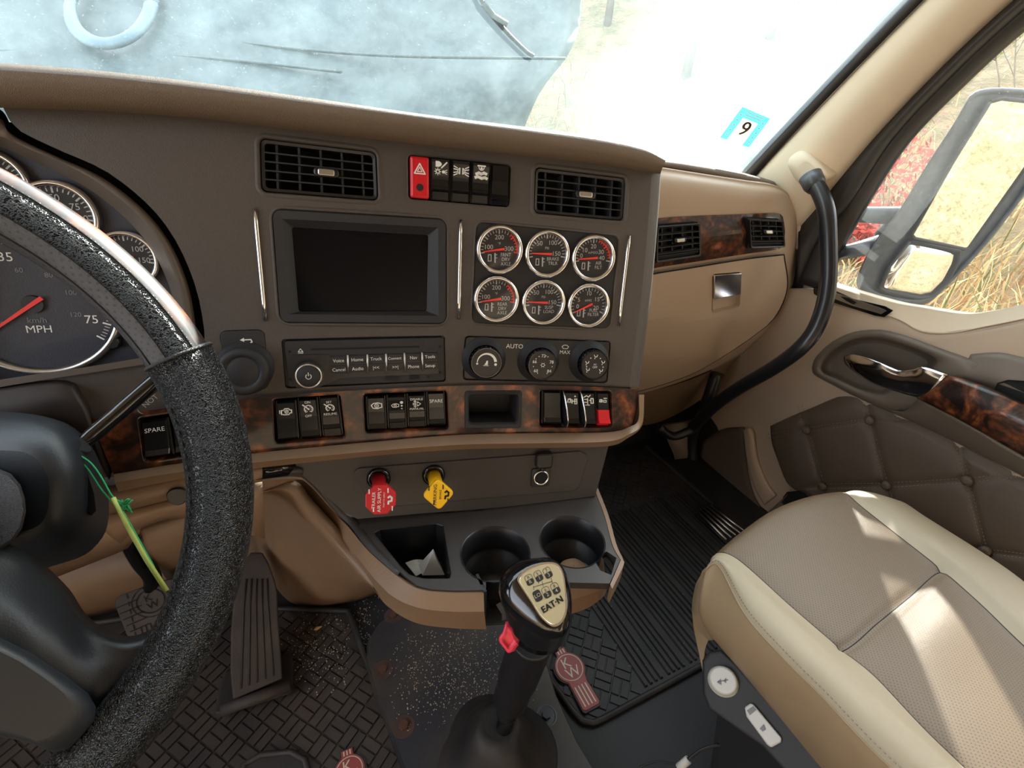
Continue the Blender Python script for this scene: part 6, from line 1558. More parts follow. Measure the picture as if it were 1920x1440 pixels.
# ================================================================== PASSENGER DOOR
DR = bpy.data.objects.new('door_1', None); COL.objects.link(DR); DR.location = Xp(1600, 800, 1.12); DR['kind'] = 'structure'
X0 = 1.10
def dn(rows, name, material, thick=0.02, n=6, sm=True, parent=None):
    """door surface through rows of (px, py, x)"""
    g = [cr([Xp(*p) for p in r], n) for r in rows]; c2 = [cr(c, 5) for c in zip(*g)]
    m_ = MB(); m_.slab([list(r) for r in zip(*c2)], V((thick, 0, 0)), smooth=sm); return m_.build(name, material, parent or DR)
# main skin from the sill down to the floor
dn([[(1462, 540, 1.10), (1530, 546, 1.10), (1561, 563, 1.10), (1674, 594, 1.10), (1725, 620, 1.10), (1756, 624, 1.10), (1841, 613, 1.10), (1920, 597, 1.10), (2100, 560, 1.10)],
    [(1385, 600, 1.10), (1500, 620, 1.09), (1545, 632, 1.085), (1640, 660, 1.085), (1700, 690, 1.085), (1760, 700, 1.085), (1850, 690, 1.085), (1920, 680, 1.085), (2100, 650, 1.085)],
    [(1325, 715, 1.12), (1440, 735, 1.105), (1500, 740, 1.10), (1560, 745, 1.10), (1640, 760, 1.10), (1720, 790, 1.10), (1850, 830, 1.10), (1920, 860, 1.10), (2100, 930, 1.10)],
    [(1300, 800, 1.13), (1390, 800, 1.12), (1450, 800, 1.11), (1520, 830, 1.11), (1600, 880, 1.11), (1700, 930, 1.11), (1850, 1010, 1.11), (1920, 1050, 1.11), (2100, 1120, 1.11)],
    [(1310, 880, 1.13), (1370, 880, 1.12), (1430, 890, 1.11), (1500, 925, 1.11), (1580, 975, 1.11), (1700, 1040, 1.11), (1850, 1130, 1.11), (1920, 1170, 1.11), (2100, 1260, 1.11)],
    [(1312, 960, 1.13), (1380, 985, 1.12), (1450, 1010, 1.12), (1520, 1040, 1.12), (1600, 1100, 1.12), (1700, 1160, 1.12), (1850, 1250, 1.12), (1920, 1300, 1.12), (2100, 1400, 1.12)]], 'door_skin', M['beige'], 0.03); dsk = DR.children[0]
# sill ledge under the glass
dn([[(1540, 528, 1.128), (1561, 535, 1.128), (1666, 566, 1.128), (1725, 577, 1.128), (1802, 589, 1.128), (1850, 585, 1.128), (1920, 570, 1.128), (2100, 530, 1.128)],
    [(1540, 543, 1.112), (1561, 550, 1.112), (1668, 580, 1.112), (1725, 600, 1.112), (1790, 607, 1.112), (1850, 600, 1.112), (1920, 585, 1.112), (2100, 545, 1.112)],
    [(1478, 545, 1.100), (1561, 564, 1.098), (1674, 595, 1.098), (1725, 621, 1.098), (1780, 625, 1.098), (1845, 613, 1.098), (1920, 598, 1.098), (2100, 560, 1.100)]], 'window_sill', M['cream'], 0.03)
dn([[(1560, 570, 1.098), (1720, 625, 1.098), (1800, 626, 1.098), (2100, 565, 1.098)], [(1560, 580, 1.12), (1720, 640, 1.12), (1800, 640, 1.12), (2100, 580, 1.12)]], 'sill_backing', M['beige'], 0.02)
# black lock strip on the ledge
lk = [(1525, 539), (1548, 536), (1600, 560), (1660, 574), (1675, 582), (1658, 595), (1640, 592), (1590, 576), (1540, 560), (1526, 551)]
ls_ = lambda sc_, d: [Xp(1600+(x-1600)*sc_, 565+(y-565)*sc_, 1.097-d) for x, y in lk]
m_ = MB(); m_.loops([ls_(1, -0.004), ls_(1, 0.002), ls_(0.97, 0.003)], False, True); m_.build('lock_strip', M['gloss'], DR)
m_ = MB(); m_.loops([[Xp(x, y, 1.094) for x, y in ((1540, 544), (1556, 545), (1650, 577), (1662, 583), (1652, 589), (1600, 574), (1548, 554))], [Xp(x, y, 1.0925) for x, y in ((1540, 544), (1556, 545), (1650, 577), (1662, 583), (1652, 589), (1600, 574), (1548, 554))]], False, True); m_.build('lock_insert', M['satin'], DR)
m_ = MB(); m_.loops([[Xp(x, y, 1.0925) for x, y in ((1576, 556), (1592, 559), (1606, 567), (1600, 571), (1586, 564))], [Xp(x, y, 1.089) for x, y in ((1576, 556), (1592, 559), (1606, 567), (1600, 571), (1586, 564))]], False, True); m_.build('lock_knob', M['black'], DR)
# quilted panel with tufts
qt = [(1444, 799), (1480, 782), (1514, 768), (1592, 739), (1640, 757), (1724, 791), (1817, 842), (1920, 896), (2060, 970)]
ql = [(1444, 799), (1447, 830), (1458, 862), (1475, 904), (1500, 925), (1540, 960)]
qb = [(1540, 960), (1600, 1000), (1680, 1050), (1780, 1110), (1900, 1190), (2060, 1290)]
qr_ = [(2060, 970), (2060, 1130), (2060, 1290)]
gq = coons(v2(qt), v2(qr_), v2(qb), v2(ql), 110, 60)
tufts = [(1512, 807), (1630, 788), (1542, 912), (1661, 910), (1813, 901), (1847, 1033), (1760, 1040), (1975, 1010), (1960, 880)]
seams = [((1500, 760), (1512, 807)), ((1512, 807), (1542, 912)), ((1618, 740), (1630, 788)), ((1630, 788), (1661, 910)), ((1661, 910), (1700, 1030)), ((1795, 825), (1813, 901)), ((1813, 901), (1847, 1033)), ((1847, 1033), (1880, 1160)), ((1440, 818), (1512, 807)), ((1512, 807), (1630, 788)), ((1630, 788), (1710, 780)), ((1480, 915), (1542, 912)), ((1542, 912), (1661, 910)), ((1661, 910), (1813, 901)), ((1813, 901), (1930, 888)), ((1847, 1033), (1975, 1050)), ((1700, 1025), (1847, 1033))]
def sdist(x, y):
    b_ = 1e9
    for (x0, y0), (x1, y1) in seams:
        dx, dy = x1-x0, y1-y0; t = max(0, min(1, ((x-x0)*dx+(y-y0)*dy)/(dx*dx+dy*dy))); b_ = min(b_, math.hypot(x-x0-t*dx, y-y0-t*dy))
    return b_
def tdist(x, y): return min(math.hypot(x-a, y-b_) for a, b_ in tufts)
def qx(x, y, edge=1.0):
    d = sdist(x, y); t = tdist(x, y)
    return 1.092+0.0035*math.exp(-(d/6)**2)+0.005*math.exp(-(t/16)**2)-0.003*min(1, d/60)+ (0.010*(1-edge))
rows = []
nv, nu = len(gq), len(gq[0])
for j, r in enumerate(gq):
    rw = []
    for i, p in enumerate(r):
        e = min(1, j/4, i/5, (nv-1-j)/4)
        rw.append(Xp(p.x, p.y, qx(p.x, p.y, e)))
    rows.append(rw)
m_ = MB(); m_.slab(rows, V((0.012, 0, 0))); qp = m_.build('quilted_panel', M['quilt'], DR)
for x, y in tufts[:6]:
    c = Xp(x, y, 1.0915); m_ = MB(); n = 20
    m_.loops([[c+V((-h, rr_*math.cos(2*math.pi*k/n), rr_*math.sin(2*math.pi*k/n))) for k in range(n)] for rr_, h in ((0.0095, -0.002), (0.0098, 0.002), (0.008, 0.005), (0.004, 0.0068))], False, True, smooth=True); m_.build('tuft_button', M['quilt'], qp)
m_ = MB()
for (x0, y0), (x1, y1) in seams:
    L_n = math.hypot(x1-x0, y1-y0); n = int(L_n/7)
    nx, ny = -(y1-y0)/L_n*4, (x1-x0)/L_n*4
    for s_ in (-1, 1):
        for k in range(n):
            a, b_ = k/n, (k+0.55)/n
            p = [(x0+(x1-x0)*t+nx*s_, y0+(y1-y0)*t+ny*s_) for t in (a, b_)]
            if p[0][0] < 1450 and p[0][1] < 800: continue
            m_.tube([Xp(x, y, qx(x, y)-0.0004) for x, y in p], 0.0006, 4)
m_.build('stitching', M['stitch'], qp)
# handle recess bezel and armrest
bz_o = [(1522, 688), (1530, 668), (1560, 640), (1600, 622), (1650, 618), (1700, 630), (1760, 652), (1830, 676), (1856, 690), (1850, 712), (1800, 722), (1740, 770), (1700, 772), (1660, 768), (1600, 742), (1550, 716), (1526, 702)]
bz_i = [(1540, 690), (1546, 676), (1570, 652), (1606, 636), (1650, 634), (1690, 645), (1730, 660), (1755, 676), (1748, 692), (1735, 700), (1720, 708), (1700, 728), (1672, 732), (1650, 738), (1610, 728), (1570, 710), (1546, 700)]
bo, bi = sm(bz_o), sm(bz_i)
c_ = MB(); c_.loops([[Xp(x, y, 1.00) for x, y in lerp2(bi, bo, 0.3)], [Xp(x, y, 1.2) for x, y in lerp2(bi, bo, 0.3)]], True, True); cut(dsk, [c_])
for p in dsk.data.polygons: p.use_smooth = True
m_ = MB(); m_.loops([[Xp(x, y, 1.092) for x, y in bo], [Xp(x, y, 1.075) for x, y in lerp2(bo, bi, 0.12)], [Xp(x, y, 1.068) for x, y in lerp2(bo, bi, 0.5)], [Xp(x, y, 1.072) for x, y in lerp2(bo, bi, 0.9)], [Xp(x, y, 1.080) for x, y in bi], [Xp(x+ (1650-x)*0.04, y+(685-y)*0.05, 1.10) for x, y in bi], [Xp(x+ (1650-x)*0.16, y+(685-y)*0.2, 1.118) for x, y in bi]], False, True, smooth=True); m_.build('handle_bezel', M['doorgrey'], DR)
hd = [[(1582, 668, 1.068), (1600, 664, 1.058), (1640, 676, 1.048), (1684, 694, 1.043), (1710, 692, 1.042), (1730, 688, 1.040), (1776, 703, 1.036)], [(1582, 675, 1.066), (1598, 678, 1.052), (1640, 696, 1.042), (1682, 712, 1.037), (1706, 712, 1.036), (1728, 712, 1.034), (1758, 720, 1.031)], [(1584, 682, 1.068), (1600, 696, 1.058), (1636, 718, 1.046), (1680, 734, 1.042), (1700, 740, 1.040), (1716, 744, 1.038), (1734, 745, 1.036)]]
dn(hd, 'release_handle', M['chrome'], 0.006)
# armrest: grey body with a wood cap
ar = [[(1700, 650, 1.088), (1760, 655, 1.085), (1830, 662, 1.085), (1920, 690, 1.085), (2080, 740, 1.085)],
      [(1760, 700, 1.07), (1800, 712, 1.07), (1850, 728, 1.07), (1930, 760, 1.07), (2080, 830, 1.07)]]
dn([[(1820, 664, 1.086), (1870, 662, 1.08), (1920, 672, 1.08), (2080, 710, 1.08)], [(1800, 700, 1.07), (1860, 715, 1.066), (1930, 740, 1.066), (2080, 800, 1.066)], [(1790, 716, 1.08), (1850, 732, 1.085), (1930, 765, 1.085), (2080, 840, 1.085)]], 'armrest_back', M['doorgrey'], 0.02)
m_ = MB(); pc = [(1862, 735), (1870, 718), (1890, 712), (1920, 714), (1990, 740), (1990, 800), (1920, 765)]
m_.loops([[Xp(x, y, 1.064) for x, y in pc], [Xp(1910+(x-1910)*0.94, 745+(y-745)*0.9, 1.066) for x, y in pc]], False, True, smooth=True); m_.build('pull_pocket', M['deep'], DR)
dn([[(1718, 746, 1.036), (1740, 735, 1.032), (1778, 705, 1.032)][::1], [(1800, 788, 1.02), (1830, 765, 1.010), (1862, 735, 1.02)], [(1920, 856, 1.02), (1940, 815, 1.010), (1960, 785, 1.02)], [(2040, 925, 1.02), (2060, 880, 1.01), (2080, 850, 1.02)]], 'armrest_wood', M['wood'], 0.012)
dn([[(1640, 760, 1.085), (1690, 772, 1.07), (1722, 748, 1.045)], [(1720, 795, 1.085), (1765, 800, 1.06), (1802, 790, 1.030)], [(1817, 842, 1.085), (1860, 850, 1.055), (1921, 860, 1.028)], [(1960, 915, 1.085), (2010, 930, 1.055), (2041, 928, 1.028)]], 'armrest_lower', M['doorgrey'], 0.01)
# speaker area, kick strip and map pocket at the front foot of the door
dn([[(1318, 828, 1.118), (1352, 806, 1.112), (1392, 802, 1.108)], [(1312, 880, 1.118), (1350, 870, 1.112), (1398, 870, 1.108)], [(1330, 950, 1.118), (1370, 950, 1.112), (1412, 930, 1.108)], [(1370, 990, 1.118), (1410, 985, 1.112), (1436, 968, 1.108)]], 'speaker_panel', mat('brown_speaker_cloth', (88, 74, 66), 0.8, bump=0.6, bscale=1500), 0.01)
dn([[(1394, 806, 1.100), (1404, 804, 1.097), (1410, 812, 1.100)], [(1400, 860, 1.100), (1409, 858, 1.097), (1417, 860, 1.100)], [(1413, 910, 1.100), (1424, 905, 1.097), (1434, 904, 1.100)], [(1432, 946, 1.100), (1442, 938, 1.097), (1452, 930, 1.100)]], 'trim_ridge', M['beige'], 0.012)
m_ = MB(); mp_ = [(1468, 932), (1476, 922), (1500, 920), (1560, 950), (1560, 990), (1470, 965)]
m_.loops([[Xp(x, y, 1.098) for x, y in mp_], [Xp(x, y, 1.096) for x, y in mp_]], False, True); m_.build('map_pocket', M['deep'], DR)
dn([[(1440, 960, 1.100), (1462, 940, 1.096), (1478, 925, 1.096)], [(1452, 985, 1.100), (1464, 965, 1.096), (1468, 950, 1.096)], [(1500, 1020, 1.10), (1520, 1000, 1.096), (1540, 985, 1.096)]], 'pocket_edge', M['doorgrey'], 0.01)

# kick panel between the dash and the door, dark hose behind
mb = MB(); rows = [[(1190, 800, .93), (1300, 800, .90), (1330, 800, .86)], [(1240, 900, .93), (1290, 880, .90), (1318, 850, .87)], [(1290, 1000, .90), (1310, 960, .88), (1320, 900, .86)]]
t = thing('wire_hose', 'dark corrugated hose hanging under the passenger dash beside the door', 'hose', Xp(1310, 900, 1.09))
m_ = MB(); m_.tube(cr([Xp(1322, 770, 1.06), Xp(1300, 810, 1.08), Xp(1297, 860, 1.09), Xp(1306, 910, 1.095), Xp(1330, 955, 1.10), Xp(1372, 992, 1.10)], 6), 0.017, 14); m_.build('hose', M['black'], t)
m_ = MB(); m_.tube(cr([Xp(1345, 700, 0.98), Xp(1330, 745, 0.97), Xp(1318, 780, 0.98)], 4), 0.017, 12); m_.tube(cr([Xp(1235, 800, 0.86), Xp(1262, 818, 0.90), Xp(1300, 805, 0.96)], 5), 0.012, 12); m_.build('upper_hose', M['black'], t)
# tan kick board below the passenger dash
mb = MB(); rows = [[Xp(1240, 800, 0.98), Xp(1300, 790, 1.08)], [Xp(1262, 850, 1.02), Xp(1305, 850, 1.10)], [Xp(1282, 925, 1.08), Xp(1300, 925, 1.12)]]
mb.slab(rows, V((0.01, 0.01, 0))); mb.build('kick_board', M['doorgrey'], DB)

# door step plate: ribbed metal strip on the floor by the sill
t = thing('step_plate', 'ribbed metal step plate on the floor between the passenger mat and the door', 'step plate', Zp(1340, 980, 0.0))
for k in range(5):
    a, b_ = (1306+6.5*k, 957-2.2*k), (1362+8.5*k, 1012-4*k)
    m_ = MB(); m_.tube([Zp(a[0], a[1], 0.02), Zp(b_[0], b_[1], 0.02)], 0.0028, 8); m_.build('rib', M['satin'], t)
m_ = MB(); q = [(1300, 958), (1345, 942), (1400, 990), (1362, 1020)]; m_.loops([flat(q, 0.017), flat(q, 0.001)], True, True); m_.build('plate', M['black'], t)

# ================================================================== GRAB HANDLE
t = thing('grab_handle', 'long black curved grab handle running from the windshield pillar to below the dash', 'grab handle', Xp(1556, 500, 1.0))
pth = [(1524, 338, 1.0), (1540, 366, 0.992), (1550, 400, 0.985), (1553, 450, 0.98), (1553, 520, 0.975), (1546, 570, 0.965), (1528, 618, 0.95), (1498, 655, 0.935), (1450, 690, 0.93), (1390, 725, 0.93), (1340, 760, 0.94), (1300, 800, 0.96)]
m_ = MB(); m_.tube(cr([Xp(*p) for p in pth], 6), 0.0155, 24); m_.build('tube', M['gloss'], t).data.materials[0] = mat('satin_black_tube', (24, 25, 30), 0.3)
m_ = MB(); m_.tube([Xp(1519, 330, 1.0), Xp(1527, 346, 0.998), Xp(1531, 352, 0.997)], [0.021, 0.020, 0.017], 22); m_.build('collar', mat('collar_grey', (70, 72, 76), 0.35), t)
# moulded cream mount
m_ = MB()
mo = [(1476, 310), (1480, 296), (1495, 284), (1508, 282), (1520, 288), (1540, 308), (1554, 328), (1546, 338), (1530, 345), (1512, 356), (1502, 348), (1488, 332)]
mo = sm(mo, 3)
m_.loops([[Xp(x+(x-1514)*0.18+6, y+(y-318)*0.1-4, 1.066) for x, y in mo], [Xp(x, y, 1.03) for x, y in mo], [Xp(1516+(x-1516)*0.86, 320+(y-320)*0.86, 1.012) for x, y in mo], [Xp(1518+(x-1518)*0.5, 324+(y-324)*0.5, 1.006) for x, y in mo]], False, True, smooth=True); m_.build('mount', M['cream'], t)

# ================================================================== SEAT
ST = thing('passenger_seat', 'two-tone passenger seat cushion in taupe perforated leather with cream side bolsters', 'seat', Zp(1600, 1200, 0.0))
rows = [
 [(1341, 1200, .30), (1318, 1150, .335), (1322, 1100, .37), (1333, 1075, .388), (1350, 1052, .39), (1440, 985, .39), (1520, 950, .39), (1590, 935, .39), (1630, 932, .385), (1680, 945, .36), (1690, 955, .32)],
 [(1340, 1199, .31), (1310, 1145, .365), (1322, 1072, .420), (1333, 1055, .428), (1346, 1034, .431), (1440, 962, .434), (1515, 932, .435), (1586, 921, .435), (1628, 922, .430), (1690, 940, .40), (1700, 948, .35)],
 [(1352, 1216, .31), (1322, 1165, .375), (1347, 1062, .437), (1358, 1052, .442), (1385, 1046, .445), (1470, 992, .449), (1545, 960, .450), (1620, 950, .448), (1665, 946, .446), (1730, 966, .41), (1740, 975, .35)],
 [(1400, 1272, .31), (1366, 1215, .38), (1396, 1152, .444), (1430, 1118, .457), (1488, 1137, .449), (1560, 1090, .453), (1628, 1046, .453), (1694, 1008, .450), (1745, 1004, .453), (1812, 1018, .41), (1825, 1028, .35)],
 [(1450, 1332, .31), (1425, 1280, .38), (1468, 1234, .450), (1510, 1195, .464), (1581, 1216, .449), (1650, 1163, .452), (1710, 1114, .452), (1768, 1066, .450), (1825, 1065, .456), (1885, 1066, .41), (1897, 1078, .35)],
 [(1500, 1392, .31), (1485, 1340, .38), (1540, 1306, .452), (1583, 1265, .467), (1642, 1265, .453), (1715, 1215, .458), (1780, 1170, .458), (1843, 1132, .454), (1900, 1129, .458), (1960, 1125, .41), (1972, 1137, .35)],
 [(1575, 1482, .31), (1562, 1430, .38), (1628, 1400, .454), (1680, 1355, .469), (1735, 1363, .455), (1800, 1310, .459), (1862, 1255, .459), (1920, 1206, .456), (1985, 1205, .460), (2050, 1195, .41), (2062, 1207, .35)],
 [(1680, 1605, .31), (1680, 1555, .38), (1760, 1530, .456), (1820, 1480, .470), (1860, 1485, .456), (1930, 1430, .459), (2000, 1370, .459), (2060, 1330, .456), (2130, 1330, .460), (2200, 1320, .41), (2212, 1332, .35)],
 [(1850, 1800, .31), (1850, 1750, .38), (1930, 1720, .456), (1990, 1670, .470), (2030, 1670, .456), (2100, 1610, .456), (2170, 1550, .456), (2240, 1500, .456), (2310, 1500, .460), (2390, 1490, .41), (2400, 1500, .35)],
]
NU = 6; NVs = 8
P3 = [[Zp(*p) for p in r] for r in rows]
g = [cr(r, NU) for r in P3]; cols = [cr(c, NVs) for c in zip(*g)]
G2 = [list(r) for r in zip(*cols)]
nr, nc = len(G2), len(G2[0])
# columns: 0..2 side, 2..4 left bolster, 4..6(7) insert, then right bolster
uvs = []
for i, r in enumerate(G2):
    uvs.append([(p.x, p.y) for p in r])
def cols_part(c0, c1, name, material, sink=None):
    m_ = MB(); rr2 = [[G2[i][j] for j in range(c0, c1+1)] for i in range(nr)]
    m_.grid(rr2, 0, True, [[uvs[i][j] for j in range(c0, c1+1)] for i in range(nr)]); return m_.build(name, material, ST)
# dips for the cross seam and lines between pieces
def dent(j0, depth, wd):
    for i in range(nr):
        for j in range(nc):
            d = (j-j0)
            G2[i][j] = G2[i][j]+V((0, 0, -depth*math.exp(-(d/wd)**2)))
for j0 in (4*NU, 7*NU): dent(j0, 0.003, 0.8)
isx = 4*NVs
for i in range(nr):
    for j in range(4*NU, 7*NU+1):
        G2[i][j] = G2[i][j]+V((0, 0, -0.005*math.exp(-((i-isx)/0.7)**2)))
J1, J2, J3 = 2*NU, 4*NU, 7*NU
cols_part(0, J1, 'side_panel', M['seatside'])
cols_part(J1, J2, 'left_bolster', M['seatc'])
cols_part(J2, J3, 'perforated_insert', M['perf'])
cols_part(J3, nc-1, 'right_bolster', M['seatc'])
# nose skirt
m_ = MB(); fr_row = G2[0]; dn_ = [p+V((0, -0.004, -0.10)) for p in fr_row]; dn2 = [p+V((0.004, 0.006, -0.05)) for p in fr_row]
m_.grid([fr_row, [p*0.5+q*0.5+V((0, 0.012, 0)) for p, q in zip(fr_row, dn2)], dn2, [p+V((0, -0.03, 0)) for p in dn_]]); m_.build('front_skirt', M['seatside'], ST)
def line_on(j, lift=0.001): return [G2[i][j]+V((0, 0, lift)) for i in range(nr)]
m_ = MB(); m_.tube(line_on(J1, 0.0006), 0.0011, 6); m_.build('piping', M['seatside'], ST)
m_ = MB(); q = resamp(line_on(J1+1, 0.0006), 400)
for k in range(0, 396, 4): m_.tube([q[k], q[k+2]], 0.0006, 4)
m_.build('seam_stitching', M['stitch'], ST)
m_ = MB(); m_.tube(line_on(J2, -0.0002), 0.0008, 5); m_.tube(line_on(J3, -0.0002), 0.0008, 5); m_.tube([G2[isx][j]+V((0, 0, 0.0)) for j in range(J2, J3+1)], 0.0008, 5); m_.build('insert_seam', M['deep'], ST)
# cushion body and pedestal below
m_ = MB(); bot = [Zp(1360, 1230, .30), Zp(1650, 960, .30), Zp(2350, 1480, .30), Zp(1790, 1800, .30)]
m_.loops([bot, [p+V((0.03 if i in (0, 3) else -0.03, -0.04 if i < 2 else 0, -0.29)) for i, p in enumerate(bot)]], True, True); m_.build('pedestal', M['blackm'], ST)
# side control panel with the round and rocker buttons
cp_o = [(1317, 1238), (1330, 1222), (1352, 1218), (1380, 1245), (1440, 1310), (1560, 1440), (1600, 1500), (1520, 1500), (1430, 1400), (1330, 1330), (1318, 1300)]
cpc = Zp(1400, 1320, 0.30); cpn = V((-0.75, -0.1, 0.66)).normalized()
def CP(px, py, d=0): return Pp(px, py, cpc+cpn*d, cpn)
m_ = MB(); m_.loops([[CP(x, y, -0.03) for x, y in cp_o], [CP(x, y, 0) for x, y in cp_o]], True, True); m_.build('control_panel', M['blackm'], ST, bevel=0.004)
def disc_px(cx, cy, rx, ry, ang, n=32): return [(cx+rx*math.cos(R(ang))*math.cos(2*math.pi*k/n)-ry*math.sin(R(ang))*math.sin(2*math.pi*k/n), cy+rx*math.sin(R(ang))*math.cos(2*math.pi*k/n)+ry*math.cos(R(ang))*math.sin(2*math.pi*k/n)) for k in range(n)]
m_ = MB(); e1, e2, e3 = disc_px(1356, 1278, 33, 26, 48), disc_px(1356, 1276, 30, 24, 48), disc_px(1356, 1276, 26, 20, 48)
m_.loops([[CP(x, y, 0.0) for x, y in e1], [CP(x, y, 0.004) for x, y in e2], [CP(x, y, 0.007) for x, y in e2], [CP(x, y, 0.009) for x, y in e3]], False, True, smooth=True); rb = m_.build('round_button', M['wgrey'], ST)
fb2 = Fr(CP(1346, 1268, .0092), CP(1366, 1268, .0092), CP(1366, 1288, .0092), CP(1346, 1288, .0092))
m_ = MB(); s_ = fb2.W*0.5
stroke(m_, fb2, [(-s_*1.0, 0), (s_*0.9, s_*0.3)], s_*0.2, 0.0004); fill(m_, fb2, [(-s_*1.2, -s_*0.1), (-s_*0.4, s_*0.5), (-s_*0.3, -s_*0.6)], 0.0004); fill(m_, fb2, [(0, s_*0.1), (s_*0.6, s_*0.7), (s_*0.6, -s_*0.3)], 0.0004); m_.build('button_arrow', M['greyprint'], rb)
rk = [(1396, 1326), (1408, 1318), (1414, 1322), (1466, 1384), (1464, 1392), (1446, 1402), (1438, 1396), (1400, 1344)]
m_ = MB(); m_.loops([[CP(x, y, 0.0) for x, y in rk], [CP(x, y, 0.005) for x, y in rk]], False, True); r2 = m_.build('rocker_button', M['wgrey'], ST, bevel=0.002)
m_ = MB(); q = [(1400, 1332), (1412, 1324), (1418, 1331), (1406, 1341)]; m_.loops([[CP(x, y, 0.0052) for x, y in q], [CP(x, y, 0.0058) for x, y in q]], False, True); q = [(1424, 1366), (1432, 1358), (1436, 1368), (1430, 1372)]; m_.loops([[CP(x, y, 0.0052) for x, y in q], [CP(x, y, 0.0058) for x, y in q]], False, True); m_.build('button_symbol', M['greyprint'], r2)
# cable at the bottom edge
t = thing('charging_cable', 'thin black cable with a white plug lying on the floor by the passenger seat', 'cable', Zp(1290, 1430, 0.05))
m_ = MB(); m_.tube(cr([Zp(1200, 1438, .06), Zp(1230, 1428, .06), Zp(1262, 1432, .06), Zp(1284, 1438, .06)], 5), 0.0015, 6); m_.tube(cr([Zp(1290, 1424, .09), Zp(1320, 1404, .10), Zp(1370, 1395, .11), Zp(1420, 1405, .11), Zp(1450, 1430, .11), Zp(1460, 1470, .1)], 6), 0.0024, 8); m_.build('cord', M['cable'], t)
m_ = MB(); m_.tube([Zp(1272, 1440, .075), Zp(1291, 1424, .09)], 0.006, 10); m_.build('plug', M['wgrey'], t)
# ================================================================== OUTSIDE
def hz_(x, y):
    r = math.hypot(x, y); h = -1.35; az = math.degrees(math.atan2(y, x))
    k = max(0, min(1, (az+115)/35))*max(0, min(1, (150-az)/40)); k = k*k*(3-2*k)
    e = 0.0
    if r > 1.8: e += 0.25*(r-1.8)
    if r > 4: e += 0.012*(r-4)**2
    return h+k*min(e, 8.6)+(0.10*math.sin(x*1.7+y*0.6)+0.08*math.sin(y*2.3-x*0.9))*(0.2+0.8*k)
mg = mat('dry_hillside', (140, 118, 84), 0.95, bump=0.8, bscale=14, var=0.9, vscale=3.5, var2=(88, 84, 52), dist=0.1)
mb = MB(); rows = []
for i in range(0, 46):
    r = 0.6+ (i/45)**1.8*34
    rows.append([V((r*math.cos(2*math.pi*k/96), r*math.sin(2*math.pi*k/96), hz_(r*math.cos(2*math.pi*k/96), r*math.sin(2*math.pi*k/96)))) for k in range(97)])
mb.grid(rows); hl = mb.build('hillside', mg); hl['kind'] = 'structure'
# dry grass
random.seed(21)
mgr = [mat('straw_grass', (196, 164, 112), 0.8), mat('ochre_grass', (150, 110, 62), 0.8), mat('green_grass', (98, 110, 58), 0.8)]
mb = MB()
for k in range(15000):
    a = R(random.uniform(-12, 75)); r = 2.2+abs(random.gauss(0, 1))*3.0
    if r > 13: continue
    x, y = r*math.cos(a), r*math.sin(a); p = V((x, y, hz_(x, y)-0.02)); h = random.uniform(0.15, 0.6)*(0.7+0.05*r)
    ln = V((random.gauss(0, .35), random.gauss(0, .35), 1)).normalized(); w_ = V((math.sin(a), -math.cos(a), 0))*random.uniform(0.004, 0.010)
    q = p+ln*h*0.6; t_ = q+V((ln.x*1.8, ln.y*1.8, 0.35)).normalized()*h*0.5
    mb.add([p-w_, p+w_, q+w_*0.7, q-w_*0.7, t_], [[0, 1, 2, 3], [3, 2, 4]], 0 if random.random() < .6 else (1 if random.random() < .6 else 2))
tag(mb.build('dry_grass', mgr, recalc=False), 'tangle of dry straw-coloured grass on the hillside outside the passenger window', 'grass', kind='stuff')
# bushes and bare trees
def branch(mb, p, d, L, r, depth, lf, leaves, spread=0.5):
    n = 4; pts = [p]
    for i in range(n):
        d = (d+V((random.gauss(0, .12), random.gauss(0, .12), random.gauss(0.02, .08)))).normalized(); p = p+d*(L/n); pts.append(p)
    mb.tube(pts, [r*(1-0.45*i/n) for i in range(n+1)], 5 if r > .01 else 4, smooth=True, caps=False)
    if lf is not None and depth <= 1:
        for q in pts[1:]:
            for k in range(leaves):
                o = q+V((random.gauss(0, .06), random.gauss(0, .06), random.gauss(0, .06))); s_ = random.uniform(.018, .04)
                u = V((random.gauss(0, 1), random.gauss(0, 1), random.gauss(0, 1))).normalized(); v_ = u.orthogonal().normalized()
                lf.add([o-u*s_, o+v_*s_*0.6, o+u*s_, o-v_*s_*0.6], [[0, 1, 2, 3]])
    if depth > 0:
        for k in range(3 if depth > 1 else 4):
            dd = (d+V((random.gauss(0, spread), random.gauss(0, spread), random.gauss(0.15, spread*0.6)))).normalized()
            branch(mb, pts[random.randint(2, n)], dd, L*0.68, r*0.55, depth-1, lf, leaves, spread)
mred = mat('red_leaves', (176, 62, 44), 0.7); mgn = mat('olive_leaves', (122, 128, 60), 0.7); mbk = mat('grey_bark', (120, 106, 92), 0.9)
for k, (px, py, dist, m_, L, lab, nm) in enumerate(((1690, 330, 4.2, mred, 0.75, 'red-leaved bush on the slope just left of the side mirror', 'red_bush'), (1600, 480, 4.6, mred, 0.35, 'small red shrub low on the slope beyond the mirror arms', 'red_bush'), (1905, 210, 6.5, mgn, 1.0, 'olive green bush at the top right of the side window', 'green_bush'))):
    p = CAM+ray(px, py)*dist; p.z = hz_(p.x, p.y)
    t = thing(nm, lab, 'bush', p); bm_, lf = MB(), MB()
    for j in range(6): branch(bm_, p+V((random.gauss(0, .1), random.gauss(0, .1), 0)), V((random.gauss(0, .5), random.gauss(0, .5), 1)).normalized(), L, 0.012, 2, lf, 5)
    bm_.build('branches', mbk, t, recalc=False); lf.build('leaves', m_, t, recalc=False)
